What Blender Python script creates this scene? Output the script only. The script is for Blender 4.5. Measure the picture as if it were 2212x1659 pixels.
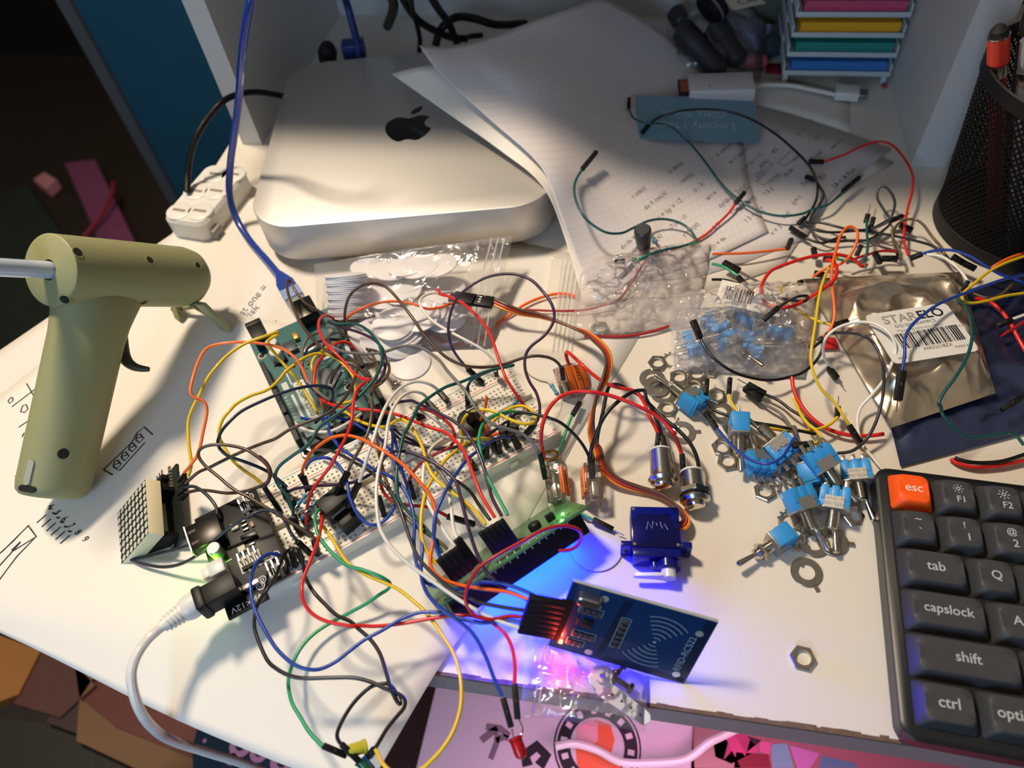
import bpy, bmesh, math, random
from mathutils import Vector, Matrix, noise, Euler

for o in list(bpy.data.objects):
    bpy.data.objects.remove(o)
SC = bpy.context.scene
COL = SC.collection
S = 0.01            # everything below is written in centimetres
R = math.radians

# ------------------------------------------------------------------ camera
FPX, CW, CH, CAMH = 1590.4, 2212.0, 1659.0, 33.17
AX = Vector((0.99197042, 0.12647012, 0.0))            # camera axes are rows of this rotation
ROT = Matrix(((0.99197042, 0.12647012, 0.0),
              (-0.10028449, 0.78658299, -0.60928665),
              (-0.07705656, 0.60439433, 0.79295005)))
cam_d = bpy.data.cameras.new('camera')
cam_d.sensor_width = 36.0
cam_d.lens = 36.0 * FPX / CW
cam_d.clip_start = 0.01
cam_d.clip_end = 20
cam_d.dof.use_dof = True
cam_d.dof.focus_distance = 0.375
cam_d.dof.aperture_fstop = 8.0
cam = bpy.data.objects.new('camera', cam_d)
cam.matrix_world = Matrix.Translation((0, 0, CAMH * S)) @ ROT.to_4x4()
COL.objects.link(cam)
SC.camera = cam

# ------------------------------------------------------------------ world, lights, exposure
SC.view_settings.view_transform = 'Standard'
SC.view_settings.look = 'None'
SC.view_settings.gamma = 1
SC.view_settings.use_curve_mapping = False
SC.view_settings.exposure = 0.06
W = bpy.data.worlds.new('room_air')
SC.world = W
W.use_nodes = True
wn = W.node_tree.nodes
# the unseen room: a warm lit ceiling above, dim walls and floor below
wl_ = W.node_tree.links
tc_ = wn.new('ShaderNodeTexCoord')
sx_ = wn.new('ShaderNodeSeparateXYZ')
cr_ = wn.new('ShaderNodeValToRGB')
wl_.new(tc_.outputs['Generated'], sx_.inputs[0])
wl_.new(sx_.outputs['Z'], cr_.inputs[0])
e_ = cr_.color_ramp.elements
e_[0].position, e_[0].color = 0.0, (0.03, 0.03, 0.035, 1)
e_[1].position, e_[1].color = 0.75, (0.26, 0.215, 0.165, 1)
k_ = e_.new(0.35)
k_.color = (0.062, 0.06, 0.064, 1)
wl_.new(cr_.outputs[0], wn['Background'].inputs[0])
wn['Background'].inputs[1].default_value = 0.8


def area(name, loc, target, size, power, color, sy=None):
    d = bpy.data.lights.new(name, 'AREA')
    d.energy = power
    d.color = color
    d.size = size * S
    if sy:
        d.shape = 'RECTANGLE'
        d.size_y = sy * S
    o = bpy.data.objects.new(name, d)
    COL.objects.link(o)
    o.location = Vector(loc) * S
    v = Vector(target) - Vector(loc)
    o.rotation_euler = v.to_track_quat('-Z', 'Y').to_euler()
    return o


def point(name, loc, power, color, radius=0.3):
    d = bpy.data.lights.new(name, 'POINT')
    d.energy = power
    d.color = color
    d.shadow_soft_size = radius * S
    o = bpy.data.objects.new(name, d)
    COL.objects.link(o)
    o.location = Vector(loc) * S
    return o


area('ceiling_lamp', (-40, 62, 108), (-4, 26, 0), 15, 14.8, (1.0, 0.83, 0.63))
area('blue_fill', (-34, -44, 36), (-18, 8, 0), 30, 2.7, (0.46, 0.69, 1.0))  # unseen bluish fill, added to cool the paper at the front left
area('under_desk_pink_lamp', (8, 2, -6), (6, -6, -30), 14, 0.55, (1.0, 0.42, 0.72))


# ------------------------------------------------------------------ pixel rays (frame 2212 x 1659)
def P(px, py, h=0.0):
    d = ROT @ Vector((px - CW / 2, -(py - CH / 2), -FPX))
    t = (CAMH - h) / (-d.z)
    return Vector((d.x * t, d.y * t, h))


ZR = {'a': (400, 580, 3.95), 'b': (900, 560, 3.95), 'c': (200, 950, 3.95), 'd': (560, 900, 3.95),
      'e': (1000, 950, 3.95), 'f': (1060, 1200, 3.95), 'g': (1540, 860, 3.95), 'h': (560, 1240, 3.95),
      'i': (1340, 480, 2.989), 'j': (1652, 480, 3.95), 'k': (0, 480, 2.989), 'l': (0, 0, 2.989),
      'm': (740, 0, 2.989), 'n': (1472, 0, 2.989), 'o': (0, 1100, 2.968), 'p': (0, 0, 1.0),
      'q': (670, 500, 4.809), 'r': (1900, 780, 7.09), 's': (1200, 150, 2.911), 't': (520, 640, 6.9125),
      'u': (940, 1420, 3.16), 'v': (1440, 0, 4.254), 'w': (0, 880, 5.267), 'x': (0, 490, 4.254),
      'y': (1200, 500, 3.687)}


def Z(r, x, y):
    a, b, s = ZR[r]
    return (a + x / s, b + y / s)


def trace(txt):
    out, r = [], 'p'
    for tok in txt.split():
        if tok in ZR:
            r = tok
            continue
        q = tok.split(',')
        x, y = Z(r, float(q[0]), float(q[1]))
        out.append((x, y, float(q[2]) if len(q) > 2 else None))
    return out


UD, ND = Vector((0.9659, -0.2588, 0)), Vector((0.2588, 0.9659, 0))     # along / away across the desk


def D(u, n, z=0.0):
    return UD * u + ND * n + Vector((0, 0, z))


DESK = Matrix(((UD.x, ND.x, 0, 0), (UD.y, ND.y, 0, 0), (0, 0, 1, 0), (0, 0, 0, 1)))


def frame2(a, b, h, flip=False):
    """frame with origin at pixel a, x axis towards pixel b, both at height h (cm matrix)"""
    A, B = P(*a, h), P(*b, h)
    x = (B - A).normalized()
    y = Vector((0, 0, 1)).cross(x)
    return Matrix(((x.x, y.x, 0, A.x), (x.y, y.y, 0, A.y), (0, 0, 1, A.z), (0, 0, 0, 1)))


def frame3(o, x, y):
    x = Vector(x).normalized()
    y = Vector(y)
    y = (y - x * x.dot(y)).normalized()
    z = x.cross(y)
    return Matrix(((x.x, y.x, z.x, o[0]), (x.y, y.y, z.y, o[1]), (x.z, y.z, z.z, o[2]), (0, 0, 0, 1)))


def cm(M):
    M = M.copy()
    M.translation = M.translation * S
    return M


def rz(a):
    return Matrix.Rotation(a, 4, 'Z')


def tr(x, y, z=0):
    return Matrix.Translation((x, y, z))


# ------------------------------------------------------------------ materials
def lin(c):
    if isinstance(c, str):
        c = [int(c[i:i + 2], 16) / 255 for i in (0, 2, 4)]
        c = [x / 12.92 if x <= 0.04045 else ((x + 0.055) / 1.055) ** 2.4 for x in c]
    return (c[0], c[1], c[2], 1)


MATS = {}


def mat(name, col, rough=0.5, metal=0.0, var=0.06, scale=60.0, bump=0.0, bscale=200.0, coat=0.0,
        emit=None, es=0.0, clear=0.0, spec=0.5, ccol=None):
    """procedural principled material; noise varies its colour; clear > 0 lets light straight through"""
    if name in MATS:
        return MATS[name]
    m = bpy.data.materials.new(name)
    m.use_nodes = True
    nt = m.node_tree
    n = nt.nodes
    b = n['Principled BSDF']
    c = lin(col)
    tc = n.new('ShaderNodeTexCoord')
    ns = n.new('ShaderNodeTexNoise')
    ns.inputs['Scale'].default_value = scale
    ns.inputs['Detail'].default_value = 3
    nt.links.new(tc.outputs['Object'], ns.inputs['Vector'])
    mx = n.new('ShaderNodeMix')
    mx.data_type = 'RGBA'
    mx.inputs['A'].default_value = tuple(x * (1 - var) for x in c[:3]) + (1,)
    mx.inputs['B'].default_value = tuple(min(1, x * (1 + var)) for x in c[:3]) + (1,)
    nt.links.new(ns.outputs['Fac'], mx.inputs['Factor'])
    nt.links.new(mx.outputs['Result'], b.inputs['Base Color'])
    b.inputs['Roughness'].default_value = rough
    b.inputs['Metallic'].default_value = metal
    b.inputs['Specular IOR Level'].default_value = spec
    b.inputs['Coat Weight'].default_value = coat
    if bump:
        n2 = n.new('ShaderNodeTexNoise')
        n2.inputs['Scale'].default_value = bscale
        n2.inputs['Detail'].default_value = 4
        nt.links.new(tc.outputs['Object'], n2.inputs['Vector'])
        bp = n.new('ShaderNodeBump')
        bp.inputs['Strength'].default_value = bump
        bp.inputs['Distance'].default_value = 0.002
        nt.links.new(n2.outputs['Fac'], bp.inputs['Height'])
        nt.links.new(bp.outputs['Normal'], b.inputs['Normal'])
    if emit:
        b.inputs['Emission Color'].default_value = lin(emit)
        b.inputs['Emission Strength'].default_value = es
    if clear:
        t = n.new('ShaderNodeBsdfTransparent')
        t.inputs[0].default_value = lin(ccol or 'ffffff')
        ms = n.new('ShaderNodeMixShader')
        ms.inputs[0].default_value = clear
        nt.links.new(b.outputs[0], ms.inputs[1])
        nt.links.new(t.outputs[0], ms.inputs[2])
        nt.links.new(ms.outputs[0], n['Material Output'].inputs['Surface'])
    MATS[name] = m
    return m


def film(name, tint='ffffff', body=0.12, bump=0.5, bscale=90.0, col='d8dae4', rough=0.12, ior=1.5):
    """thin clear plastic film: transparent, with crinkled glossy reflections and a little milky body"""
    if name in MATS:
        return MATS[name]
    m = bpy.data.materials.new(name)
    m.use_nodes = True
    nt = m.node_tree
    n = nt.nodes
    n.remove(n['Principled BSDF'])
    tc = n.new('ShaderNodeTexCoord')
    ns = n.new('ShaderNodeTexNoise')
    ns.inputs['Scale'].default_value = bscale
    ns.inputs['Detail'].default_value = 3
    ns.inputs['Distortion'].default_value = 1.2
    nt.links.new(tc.outputs['Object'], ns.inputs['Vector'])
    bp = n.new('ShaderNodeBump')
    bp.inputs['Strength'].default_value = bump
    bp.inputs['Distance'].default_value = 0.004
    nt.links.new(ns.outputs['Fac'], bp.inputs['Height'])
    t = n.new('ShaderNodeBsdfTransparent')
    t.inputs[0].default_value = lin(tint)
    g = n.new('ShaderNodeBsdfGlossy')
    g.inputs['Color'].default_value = (1, 1, 1, 1)
    g.inputs['Roughness'].default_value = rough
    nt.links.new(bp.outputs[0], g.inputs['Normal'])
    d0 = n.new('ShaderNodeBsdfDiffuse')
    d0.inputs[0].default_value = lin(col)
    d1 = n.new('ShaderNodeBsdfTranslucent')
    d1.inputs[0].default_value = lin(col)
    d = n.new('ShaderNodeMixShader')
    nt.links.new(d0.outputs[0], d.inputs[1])
    nt.links.new(d1.outputs[0], d.inputs[2])
    m1 = n.new('ShaderNodeMixShader')
    m1.inputs[0].default_value = body
    nt.links.new(t.outputs[0], m1.inputs[1])
    nt.links.new(d.outputs[0], m1.inputs[2])
    fr = n.new('ShaderNodeFresnel')
    fr.inputs[0].default_value = ior
    nt.links.new(bp.outputs[0], fr.inputs['Normal'])
    m2 = n.new('ShaderNodeMixShader')
    nt.links.new(fr.outputs[0], m2.inputs[0])
    nt.links.new(m1.outputs[0], m2.inputs[1])
    nt.links.new(g.outputs[0], m2.inputs[2])
    nt.links.new(m2.outputs[0], n['Material Output'].inputs['Surface'])
    MATS[name] = m
    return m


def glow(name, col, strength):
    if name in MATS:
        return MATS[name]
    m = bpy.data.materials.new(name)
    m.use_nodes = True
    b = m.node_tree.nodes['Principled BSDF']
    b.inputs['Base Color'].default_value = lin(col)
    b.inputs['Emission Color'].default_value = lin(col)
    b.inputs['Emission Strength'].default_value = strength
    MATS[name] = m
    return m


# ------------------------------------------------------------------ mesh builder (centimetres)
class MB:
    def __init__(s):
        s.v, s.f, s.mi, s.k = [], [], [], 0
        s.uv = None

    def add(s, vs, fs, M=None):
        b = len(s.v)
        for v in vs:
            v = Vector(v)
            s.v.append(M @ v if M else v)
        for f in fs:
            s.f.append([b + i for i in f])
            s.mi.append(s.k)
        return s

    def box(s, x0, x1, y0, y1, z0, z1, M=None, bev=0.0):
        if bev > 0:
            bm = bmesh.new()
            bmesh.ops.create_cube(bm, size=1)
            for v in bm.verts:
                v.co = Vector(((x0 + x1) / 2 + v.co.x * (x1 - x0), (y0 + y1) / 2 + v.co.y * (y1 - y0), (z0 + z1) / 2 + v.co.z * (z1 - z0)))
            bmesh.ops.bevel(bm, geom=bm.edges[:], offset=bev, segments=2, affect='EDGES', profile=0.5)
            bm.verts.index_update()
            s.add([v.co.copy() for v in bm.verts], [[v.index for v in f.verts] for f in bm.faces], M)
            bm.free()
            return s
        vs = [(x, y, z) for z in (z0, z1) for y in (y0, y1) for x in (x0, x1)]
        return s.add(vs, [(0, 2, 3, 1), (4, 5, 7, 6), (0, 1, 5, 4), (2, 6, 7, 3), (0, 4, 6, 2), (1, 3, 7, 5)], M)

    def prism(s, poly, z0, z1, M=None, sc=1.0, cap=True):
        n = len(poly)
        cx = sum(p[0] for p in poly) / n
        cy = sum(p[1] for p in poly) / n
        vs = [(p[0], p[1], z0) for p in poly] + [(cx + (p[0] - cx) * sc, cy + (p[1] - cy) * sc, z1) for p in poly]
        fs = [(i, (i + 1) % n, n + (i + 1) % n, n + i) for i in range(n)]
        if cap:
            fs += [list(range(n))[::-1], list(range(n, 2 * n))]
        return s.add(vs, fs, M)

    def loft(s, loops, M=None, cap=True, closed=True):
        n = len(loops[0])
        vs = [p for l in loops for p in l]
        fs = []
        for j in range(len(loops) - 1):
            for i in range(n if closed else n - 1):
                a, b = j * n + i, j * n + (i + 1) % n
                fs.append((a, b, b + n, a + n))
        if cap:
            fs.append(list(range(n))[::-1])
            fs.append(list(range((len(loops) - 1) * n, len(loops) * n)))
        return s.add(vs, fs, M)

    def lathe(s, prof, n=24, M=None, cap=True):
        loops = [[(r * math.cos(2 * math.pi * i / n), r * math.sin(2 * math.pi * i / n), z) for i in range(n)] for r, z in prof]
        return s.loft(loops, M, cap)

    def ring(s, ro, ri, z0, z1, n=28, M=None, hexo=False):
        N = n
        if hexo:
            def out(i):
                a = 2 * math.pi * i / N
                k = ((a + math.pi / 6) % (math.pi / 3)) - math.pi / 6
                return ro * math.cos(math.pi / 6) / math.cos(k)
        else:
            out = lambda i: ro
        L = []
        bev = min(0.03, (z1 - z0) * 0.25)
        for rr, z in ((1, z0), (1, z1 - bev), ('b', z1), ('i', z1), ('i', z0)):
            L.append([])
            for i in range(N):
                a = 2 * math.pi * i / N
                r = ri if rr == 'i' else (out(i) - bev if rr == 'b' else out(i))
                L[-1].append((r * math.cos(a), r * math.sin(a), z))
        L.append(L[0])
        return s.loft(L, M, cap=False)

    def cyl(s, p0, p1, r0, r1=None, n=16, cap=True):
        p0, p1 = Vector(p0), Vector(p1)
        r1 = r0 if r1 is None else r1
        q = (p1 - p0).to_track_quat('Z', 'Y').to_matrix().to_4x4()
        q.translation = p0
        L = (p1 - p0).length
        return s.lathe([(r0, 0), (r1, L)], n, q, cap)

    def rod(s, p0, p1, prof, n=18):
        """turned shape along p0 -> p1; prof = [(r, t in cm)]"""
        p0, p1 = Vector(p0), Vector(p1)
        q = (p1 - p0).to_track_quat('Z', 'Y').to_matrix().to_4x4()
        q.translation = p0
        return s.lathe(prof, n, q)

    def ball(s, c, r, sz=1.0, n=14):
        prof = [(max(0.001, r * math.sin(math.pi * i / 8)), -r * sz * math.cos(math.pi * i / 8)) for i in range(9)]
        return s.lathe(prof, n, tr(*c), cap=False)

    def tube(s, pts, r, n=8, cap=True):
        pts = [Vector(p) for p in pts]
        N = len(pts)
        rs = r if isinstance(r, (list, tuple)) else [r] * N
        t0 = (pts[1] - pts[0]).normalized()
        up = Vector((0, 0, 1)) if abs(t0.z) < 0.9 else Vector((1, 0, 0))
        nv = t0.cross(up).normalized()
        loops = []
        for i in range(N):
            t = (pts[min(i + 1, N - 1)] - pts[max(i - 1, 0)])
            if t.length < 1e-6:
                t = t0
            t.normalize()
            nv = nv - t * nv.dot(t)
            nv = nv.normalized() if nv.length > 1e-5 else t.orthogonal().normalized()
            bv = t.cross(nv)
            loops.append([pts[i] + (nv * math.cos(2 * math.pi * k / n) + bv * math.sin(2 * math.pi * k / n)) * rs[i] for k in range(n)])
            t0 = t
        return s.loft(loops, None, cap)

    def stroke(s, pts, w=0.05, z=0.006):
        """flat pen stroke through 2-D/3-D points lying in a plane (z up)"""
        pts = [Vector((p[0], p[1], p[2] if len(p) > 2 else 0)) for p in pts]
        vs, fs = [], []
        for i, p in enumerate(pts):
            t = pts[min(i + 1, len(pts) - 1)] - pts[max(i - 1, 0)]
            m = Vector((-t.y, t.x, 0))
            m = m.normalized() * w / 2 if m.length > 1e-6 else Vector((w / 2, 0, 0))
            vs += [p + m + Vector((0, 0, z)), p - m + Vector((0, 0, z))]
            if i:
                k = 2 * i
                fs.append((k - 2, k - 1, k + 1, k))
        return s.add(vs, fs)

    def build(s, name, m, parent=None, M=None, smooth=30, origin=None):
        """M: matrix (cm) of the object inside its parent; vertices are local to it"""
        me = bpy.data.meshes.new(name)
        o0 = Vector(origin) if origin is not None else Vector((0, 0, 0))
        me.from_pydata([tuple((v - o0) * S) for v in s.v], [], s.f)
        for x in (m if isinstance(m, (list, tuple)) else [m]):
            me.materials.append(x)
        me.polygons.foreach_set('material_index', s.mi)
        if smooth:
            me.polygons.foreach_set('use_smooth', [True] * len(me.polygons))
            me.update()
            me.set_sharp_from_angle(angle=R(smooth))
        me.validate()
        o = bpy.data.objects.new(name, me)
        COL.objects.link(o)
        if parent is not None:
            o.parent = parent
            if M is not None:
                o.matrix_local = cm(M)
        elif M is not None:
            o.matrix_world = cm(M)
        elif origin is not None:
            o.location = o0 * S
        return o


LABELS = {}


def tag(o, label, cat, group=None, kind=None):
    if label:
        o['label'] = label
        LABELS.setdefault(label, []).append((o.name, group))
    if cat:
        o['category'] = cat
    if group:
        o['group'] = group
    if kind:
        o['kind'] = kind
    return o


def thing(name, label, cat, M=None, group=None):
    o = bpy.data.objects.new(name, None)
    o.empty_display_size = 0.01
    COL.objects.link(o)
    if M is not None:
        o.matrix_world = cm(M)
    return tag(o, label, cat, group)


def children(o):
    return [c for c in bpy.data.objects if c.parent == o]


def copy_tree(o, kids=None):
    c = o.copy()
    COL.objects.link(c)
    for ch in (kids or children)(o):
        d = copy_tree(ch)
        d.parent = c
    return c


def text(body, size, name, m, parent, M, align='CENTER', depth=0.0, bold=0.0, sx=1.0):
    """lettering as a real mesh lying in the xy plane of M (cm)"""
    cu = bpy.data.curves.new(name, 'FONT')
    cu.body = body
    cu.size = size * S
    cu.align_x = align
    cu.align_y = 'CENTER'
    cu.extrude = depth * S
    cu.offset = bold * S
    cu.resolution_u = 3
    t = bpy.data.objects.new(name, cu)
    COL.objects.link(t)
    bpy.context.view_layer.update()
    me = bpy.data.meshes.new_from_object(t.evaluated_get(bpy.context.evaluated_depsgraph_get()))
    bpy.data.objects.remove(t)
    bpy.data.curves.remove(cu)
    me.name = name
    me.materials.clear()
    me.materials.append(m)
    if sx != 1.0:
        for v in me.vertices:
            v.co.x *= sx
    o = bpy.data.objects.new(name, me)
    COL.objects.link(o)
    o.parent = parent
    o.matrix_local = cm(M)
    return o


def rrect(x0, x1, y0, y1, r, z=0.0, n=6):
    out = []
    for cx, cy, a0 in ((x1 - r, y1 - r, 0), (x0 + r, y1 - r, 90), (x0 + r, y0 + r, 180), (x1 - r, y0 + r, 270)):
        for i in range(n + 1):
            a = R(a0 + 90 * i / n)
            out.append((cx + r * math.cos(a), cy + r * math.sin(a), z))
    return out


def catmull(p, sub=8):
    out = []
    n = len(p)
    for i in range(n - 1):
        a, b, c, d = p[max(i - 1, 0)], p[i], p[i + 1], p[min(i + 2, n - 1)]
        for k in range(sub):
            t = k / sub
            out.append(0.5 * ((2 * b) + (c - a) * t + (2 * a - 5 * b + 4 * c - d) * t * t + (3 * b - a - 3 * c + d) * t ** 3))
    out.append(p[-1])
    return out
# ------------------------------------------------------------------ materials in use
WHITE = mat('white_laminate', 'ddd6ca', 0.42, var=0.02, scale=12, bump=0.03, bscale=900)
PANEL = mat('white_panel', 'cfd0cf', 0.5, var=0.03, scale=14)
EDGE = mat('shaded_edge_grey', '8f8c88', 0.6, var=0.05)  # desk edge is white; the shade on its front is put into this grey
CHIP = mat('chipped_brown_edge', '6a5442', 0.85, var=0.4, scale=300, bump=0.5)
BLACK = mat('black_plastic', '08080a', 0.48, var=0.1, spec=.35)
MATTEB = mat('matte_black', '0b0b0c', 0.7, var=0.1)
STEEL = mat('nickel_plate', 'c6c0b4', 0.22, metal=1.0, var=0.08, scale=150)
ZINC = mat('zinc_plate', 'a9a59c', 0.33, metal=1.0, var=0.12, scale=180, bump=0.08)
TIN = mat('tinned_pin', 'cfcac0', 0.28, metal=1.0)
BRASS = mat('brass', 'b08a4a', 0.3, metal=1.0)
WPLAST = mat('white_plastic', 'dcdad4', 0.38, var=0.02)
INK = mat('black_ink', '1b1a22', 0.7)
PENCIL = mat('pencil_line', '77747c', 0.8)
PRINT = mat('grey_print_small', '55525c', 0.7)
WPRINT = mat('white_print', 'd8dade', 0.6)
PAPER = mat('white_paper', 'e6e1d8', 0.75, var=0.02, scale=8)
PAPER2 = mat('white_paper_under', 'ded9d0', 0.78, var=0.02, scale=8)

# ------------------------------------------------------------------ the setting
FLOORZ = -74
mb = MB().box(-420, 380, -220, 420, FLOORZ - 4, FLOORZ)
fl = mb.build('floor', mat('dark_floor', '2a211b', 0.6, var=0.4, scale=3), M=None)
tag(fl, 'dark floor far below the desk', None, kind='structure')
mb = MB().box(-42.2, 90, 71, 74, FLOORZ, 60)
wl = mb.build('wall_back', mat('teal_wall', '0e4a66', 0.6, var=0.08, scale=20), M=DESK)
wl.matrix_world = cm(DESK)
tag(wl, 'deep teal wall behind the desk', None, kind='structure')
# the wall's left end at world (-41, 83) in desk coordinates
ul = UD.dot(Vector((-41, 83.3, 0)))
me = MB().box(ul, 90, 70.5, 73.5, FLOORZ, 60)
wl.data.clear_geometry()
tmp = me.build('tmp_wall', MATS['teal_wall'])
wl.data = tmp.data
bpy.data.objects.remove(tmp)
mb = MB().box(ul - 1.6, ul, 69.9, 73.9, FLOORZ, 60)
o = mb.build('trim_1', mat('grey_trim', '4a525c', 0.5, var=0.1), M=DESK)
tag(o, 'narrow grey corner trim at the left end of the teal wall', None, kind='structure')
mb = MB().box(-330, ul - 1.6, 190, 196, FLOORZ, 90)
o = mb.build('wall_left', mat('dark_wall', '17150f', 0.7, var=0.5, scale=2), M=DESK)
tag(o, 'dark far wall to the left of the teal wall', None, kind='structure')


def blob(cx, cy, rx, ry, seed, n=18, rough=0.25):
    rnd = random.Random(seed)
    return [(cx + rx * (1 + rnd.uniform(-rough, rough)) * math.cos(2 * math.pi * i / n),
             cy + ry * (1 + rnd.uniform(-rough, rough)) * math.sin(2 * math.pi * i / n)) for i in range(n)]


# things on the dark floor, left of the desk
def pxpoly(pts, h):
    return [P(x, y, h) for x, y in pts]


def slab(name, pts, h, th, m, label, cat, group=None, parent=None):
    pts3 = pxpoly(pts, h)
    if sum(a.x * b.y - b.x * a.y for a, b in zip(pts3, pts3[1:] + pts3[:1])) < 0:
        pts3 = pts3[::-1]
    c = sum(pts3, Vector()) / len(pts3)
    c.z = h - th
    mb = MB().prism([(p.x, p.y) for p in pts3], h - th, h)
    o = mb.build(name, m, origin=c, smooth=0)
    tag(o, label, cat, group)
    return o


slab('cloth_strap', [(140, 352), (205, 345), (300, 540), (330, 640), (240, 640), (205, 500)], FLOORZ + 3, 2.5,
     mat('plum_cloth', '7c3f66', 0.8, var=0.25, scale=20), 'plum strip of cloth on the dark floor left of the desk', 'cloth')
slab('cloth_scrap', [(72, 388), (95, 372), (122, 388), (100, 408)], FLOORZ + 3, 2.5,
     mat('pink_cloth', 'c98890', 0.8, var=0.2, scale=20), 'small pink scrap on the dark floor beside the plum cloth', 'scrap')
ob = slab('green_rug', [(0, 420), (60, 400), (170, 560), (150, 700), (0, 760)], FLOORZ + 1.2, 1.0,
          mat('dark_green_rug', '1d2a22', 0.9, var=0.7, scale=6, bump=0.3), 'dark mottled green rug low on the floor at the left', 'rug')
mb = MB().tube(catmull([P(175, 520, FLOORZ + 4), P(215, 470, FLOORZ + 5), P(240, 425, FLOORZ + 6), P(245, 395, FLOORZ + 6)]), 0.5)
o = mb.build('pink_cord', mat('crimson_cord', '8c2440', 0.6), origin=P(215, 470, FLOORZ + 4))
tag(o, 'thin crimson cord curving over the plum cloth', 'cord')

# ------------------------------------------------------------------ desk with its hutch
desk = thing('desk', 'white laminate desk with a white hutch, cluttered with electronics', 'desk', DESK)
UL, UR, N0, N1 = -32.9, 52.0, 8.5, 68.8
mb = MB()
mb.box(UL, UR, N0, N1, -2.2, 0)
mb.build('desktop', WHITE, desk, smooth=0)
rnd = random.Random(4)
mb = MB().box(UL, UR, N0 - 0.12, N0 - 0.004, -2.15, -0.16)
mb.build('edge_band', EDGE, desk, smooth=0)
mb = MB()
x = UL
x = -9.0
while x < UR:
    w = rnd.uniform(0.15, 0.7)
    t = rnd.uniform(0.03, 0.13)
    mb.box(x, x + w, N0 - 0.10, N0 + t, -0.17, 0.004)
    x += w
mb.build('chipped_edge', CHIP, desk, smooth=0)
MB().box(-31.75, -30.1, 46.0, 68.6, 0, 22).build('side_panel', PANEL, desk, smooth=0)
MB().box(17.75, 20.0, 46.0, 68.6, 0, 22).build('side_panel', PANEL, desk, smooth=0)
MB().box(-30.1, 17.75, 66.6, 68.6, 0, 22).build('back_panel', PANEL, desk, smooth=0)
MB().box(-34.0, 22.0, 43.4, 68.8, 22, 24).build('shelf', PANEL, desk, smooth=0)
MB().box(UL + 1, UL + 3.2, N0 + 4, N1 - 1, FLOORZ, -2.2).build('leg_panel', PANEL, desk, smooth=0)
MB().box(UR - 3.2, UR - 1, N0 + 4, N1 - 1, FLOORZ, -2.2).build('leg_panel', PANEL, desk, smooth=0)


# ------------------------------------------------------------------ below the front edge
def rectpx(x0, y0, x1, y1, h, deep, tall, name, m, label, cat):
    """box whose far top edge runs from pixel (x0,y0) to (x1,y1)"""
    A, B = P(x0, y0, h), P(x1, y1, h)
    x = (B - A).normalized()
    y = Vector((x.y, -x.x, 0))          # towards the viewer
    L = (B - A).length
    M = Matrix(((x.x, y.x, 0, A.x), (x.y, y.y, 0, A.y), (0, 0, -1, A.z), (0, 0, 0, 1)))
    # keep a right-handed frame: x, y(toward viewer), z down
    T = thing(name, label, cat, M)
    MB().box(0, L, 0, deep, 0, tall, bev=0.3).build('carton', m, T)
    return T, L


WBOX = mat('white_card', 'd9cfd4', 0.6, var=0.03)
box1, L1 = rectpx(950, 1440, 1500, 1540, -24, 26, 20, 'printed_box', WBOX,
                  'white box with a round black emblem under the front edge of the desk', 'box')
# emblem, drawn flat on its top (local frame: z points down, so print sits at z = -0.02)
def onbox(px, py, h=-24):
    p = box1.matrix_world.inverted() @ (P(px, py, h) * S)
    return Vector((p.x / S, p.y / S, -0.03))


bpy.context.view_layer.update()
ec = onbox(1290, 1612)
er = (onbox(1385, 1612) - ec).length
EB = mat('emblem_black', '17131a', 0.6)
EO = mat('emblem_orange', 'e8683c', 0.6)
EPK = mat('emblem_pink', 'e9a3ab', 0.6)


def disc(mb, c, ro, ri=0.0, a0=0, a1=360, z=-0.03, n=40, sy=1.0):
    pts = []
    for i in range(n + 1):
        a = R(a0 + (a1 - a0) * i / n)
        pts += [(c[0] + ro * math.cos(a), c[1] + ro * sy * math.sin(a), z), (c[0] + ri * math.cos(a), c[1] + ri * sy * math.sin(a), z)]
    return mb.add(pts, [(2 * i, 2 * i + 1, 2 * i + 3, 2 * i + 2) for i in range(n)])


emb = MB()
disc(emb, ec, er, er * 0.96)
disc(emb, ec, er * 0.92, er * 0.62)
emb.k = 1
for k in range(14):
    a = R(k * 25.7)
    c = ec + Vector((math.cos(a), math.sin(a), 0)) * er * 0.77
    w = er * 0.075
    q = rz(a)
    emb.add([c + q @ Vector((-w, -w * .8, -0.02)), c + q @ Vector((w, -w * .8, -0.02)), c + q @ Vector((w, w * .8, -0.02)), c + q @ Vector((-w, w * .8, -0.02))], [(0, 1, 2, 3)])
emb.k = 2
body = [(-.5, .05), (-.35, -.35), (-.1, -.55), (.25, -.5), (.38, -.2), (.33, .1), (.6, .35), (.5, .5), (.2, .42), (.05, .62), (-.15, .75), (-.4, .45)]
emb.add([ec + Vector((p[0] * er, p[1] * er, -0.02)) for p in body], [list(range(len(body)))])
emb.k = 3
emb.add([ec + Vector((p[0] * er, p[1] * er, -0.03)) for p in [(-.5, -.3), (-.3, -.5), (-.05, -.52), (.0, -.1), (-.25, .1), (-.48, .0)]], [list(range(6))])
disc(emb, ec + Vector((.1 * er, -.3 * er, 0)), er * .14, z=-0.035)
emb.k = 0
disc(emb, ec + Vector((.1 * er, -.3 * er, 0)), er * .06, z=-0.045)
emb.build('round_emblem', [EB, WBOX, EO, EPK], box1, smooth=0)
sm = MB()
for (x0, y0, x1, y1, w) in ((1040, 1600, 1075, 1575, .5), (1060, 1640, 1075, 1585, .4), (1050, 1570, 1100, 1590, .45), (1072, 1600, 1098, 1596, .4)):
    sm.stroke([onbox(x0, y0), onbox((x0 + x1) / 2 + 5, (y0 + y1) / 2 - 6), onbox(x1, y1)], w, -0.01)
sm.build('grey_sketch', mat('grey_print', '7a6a72', 0.7), box1, smooth=0)
mk = MB()
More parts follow.
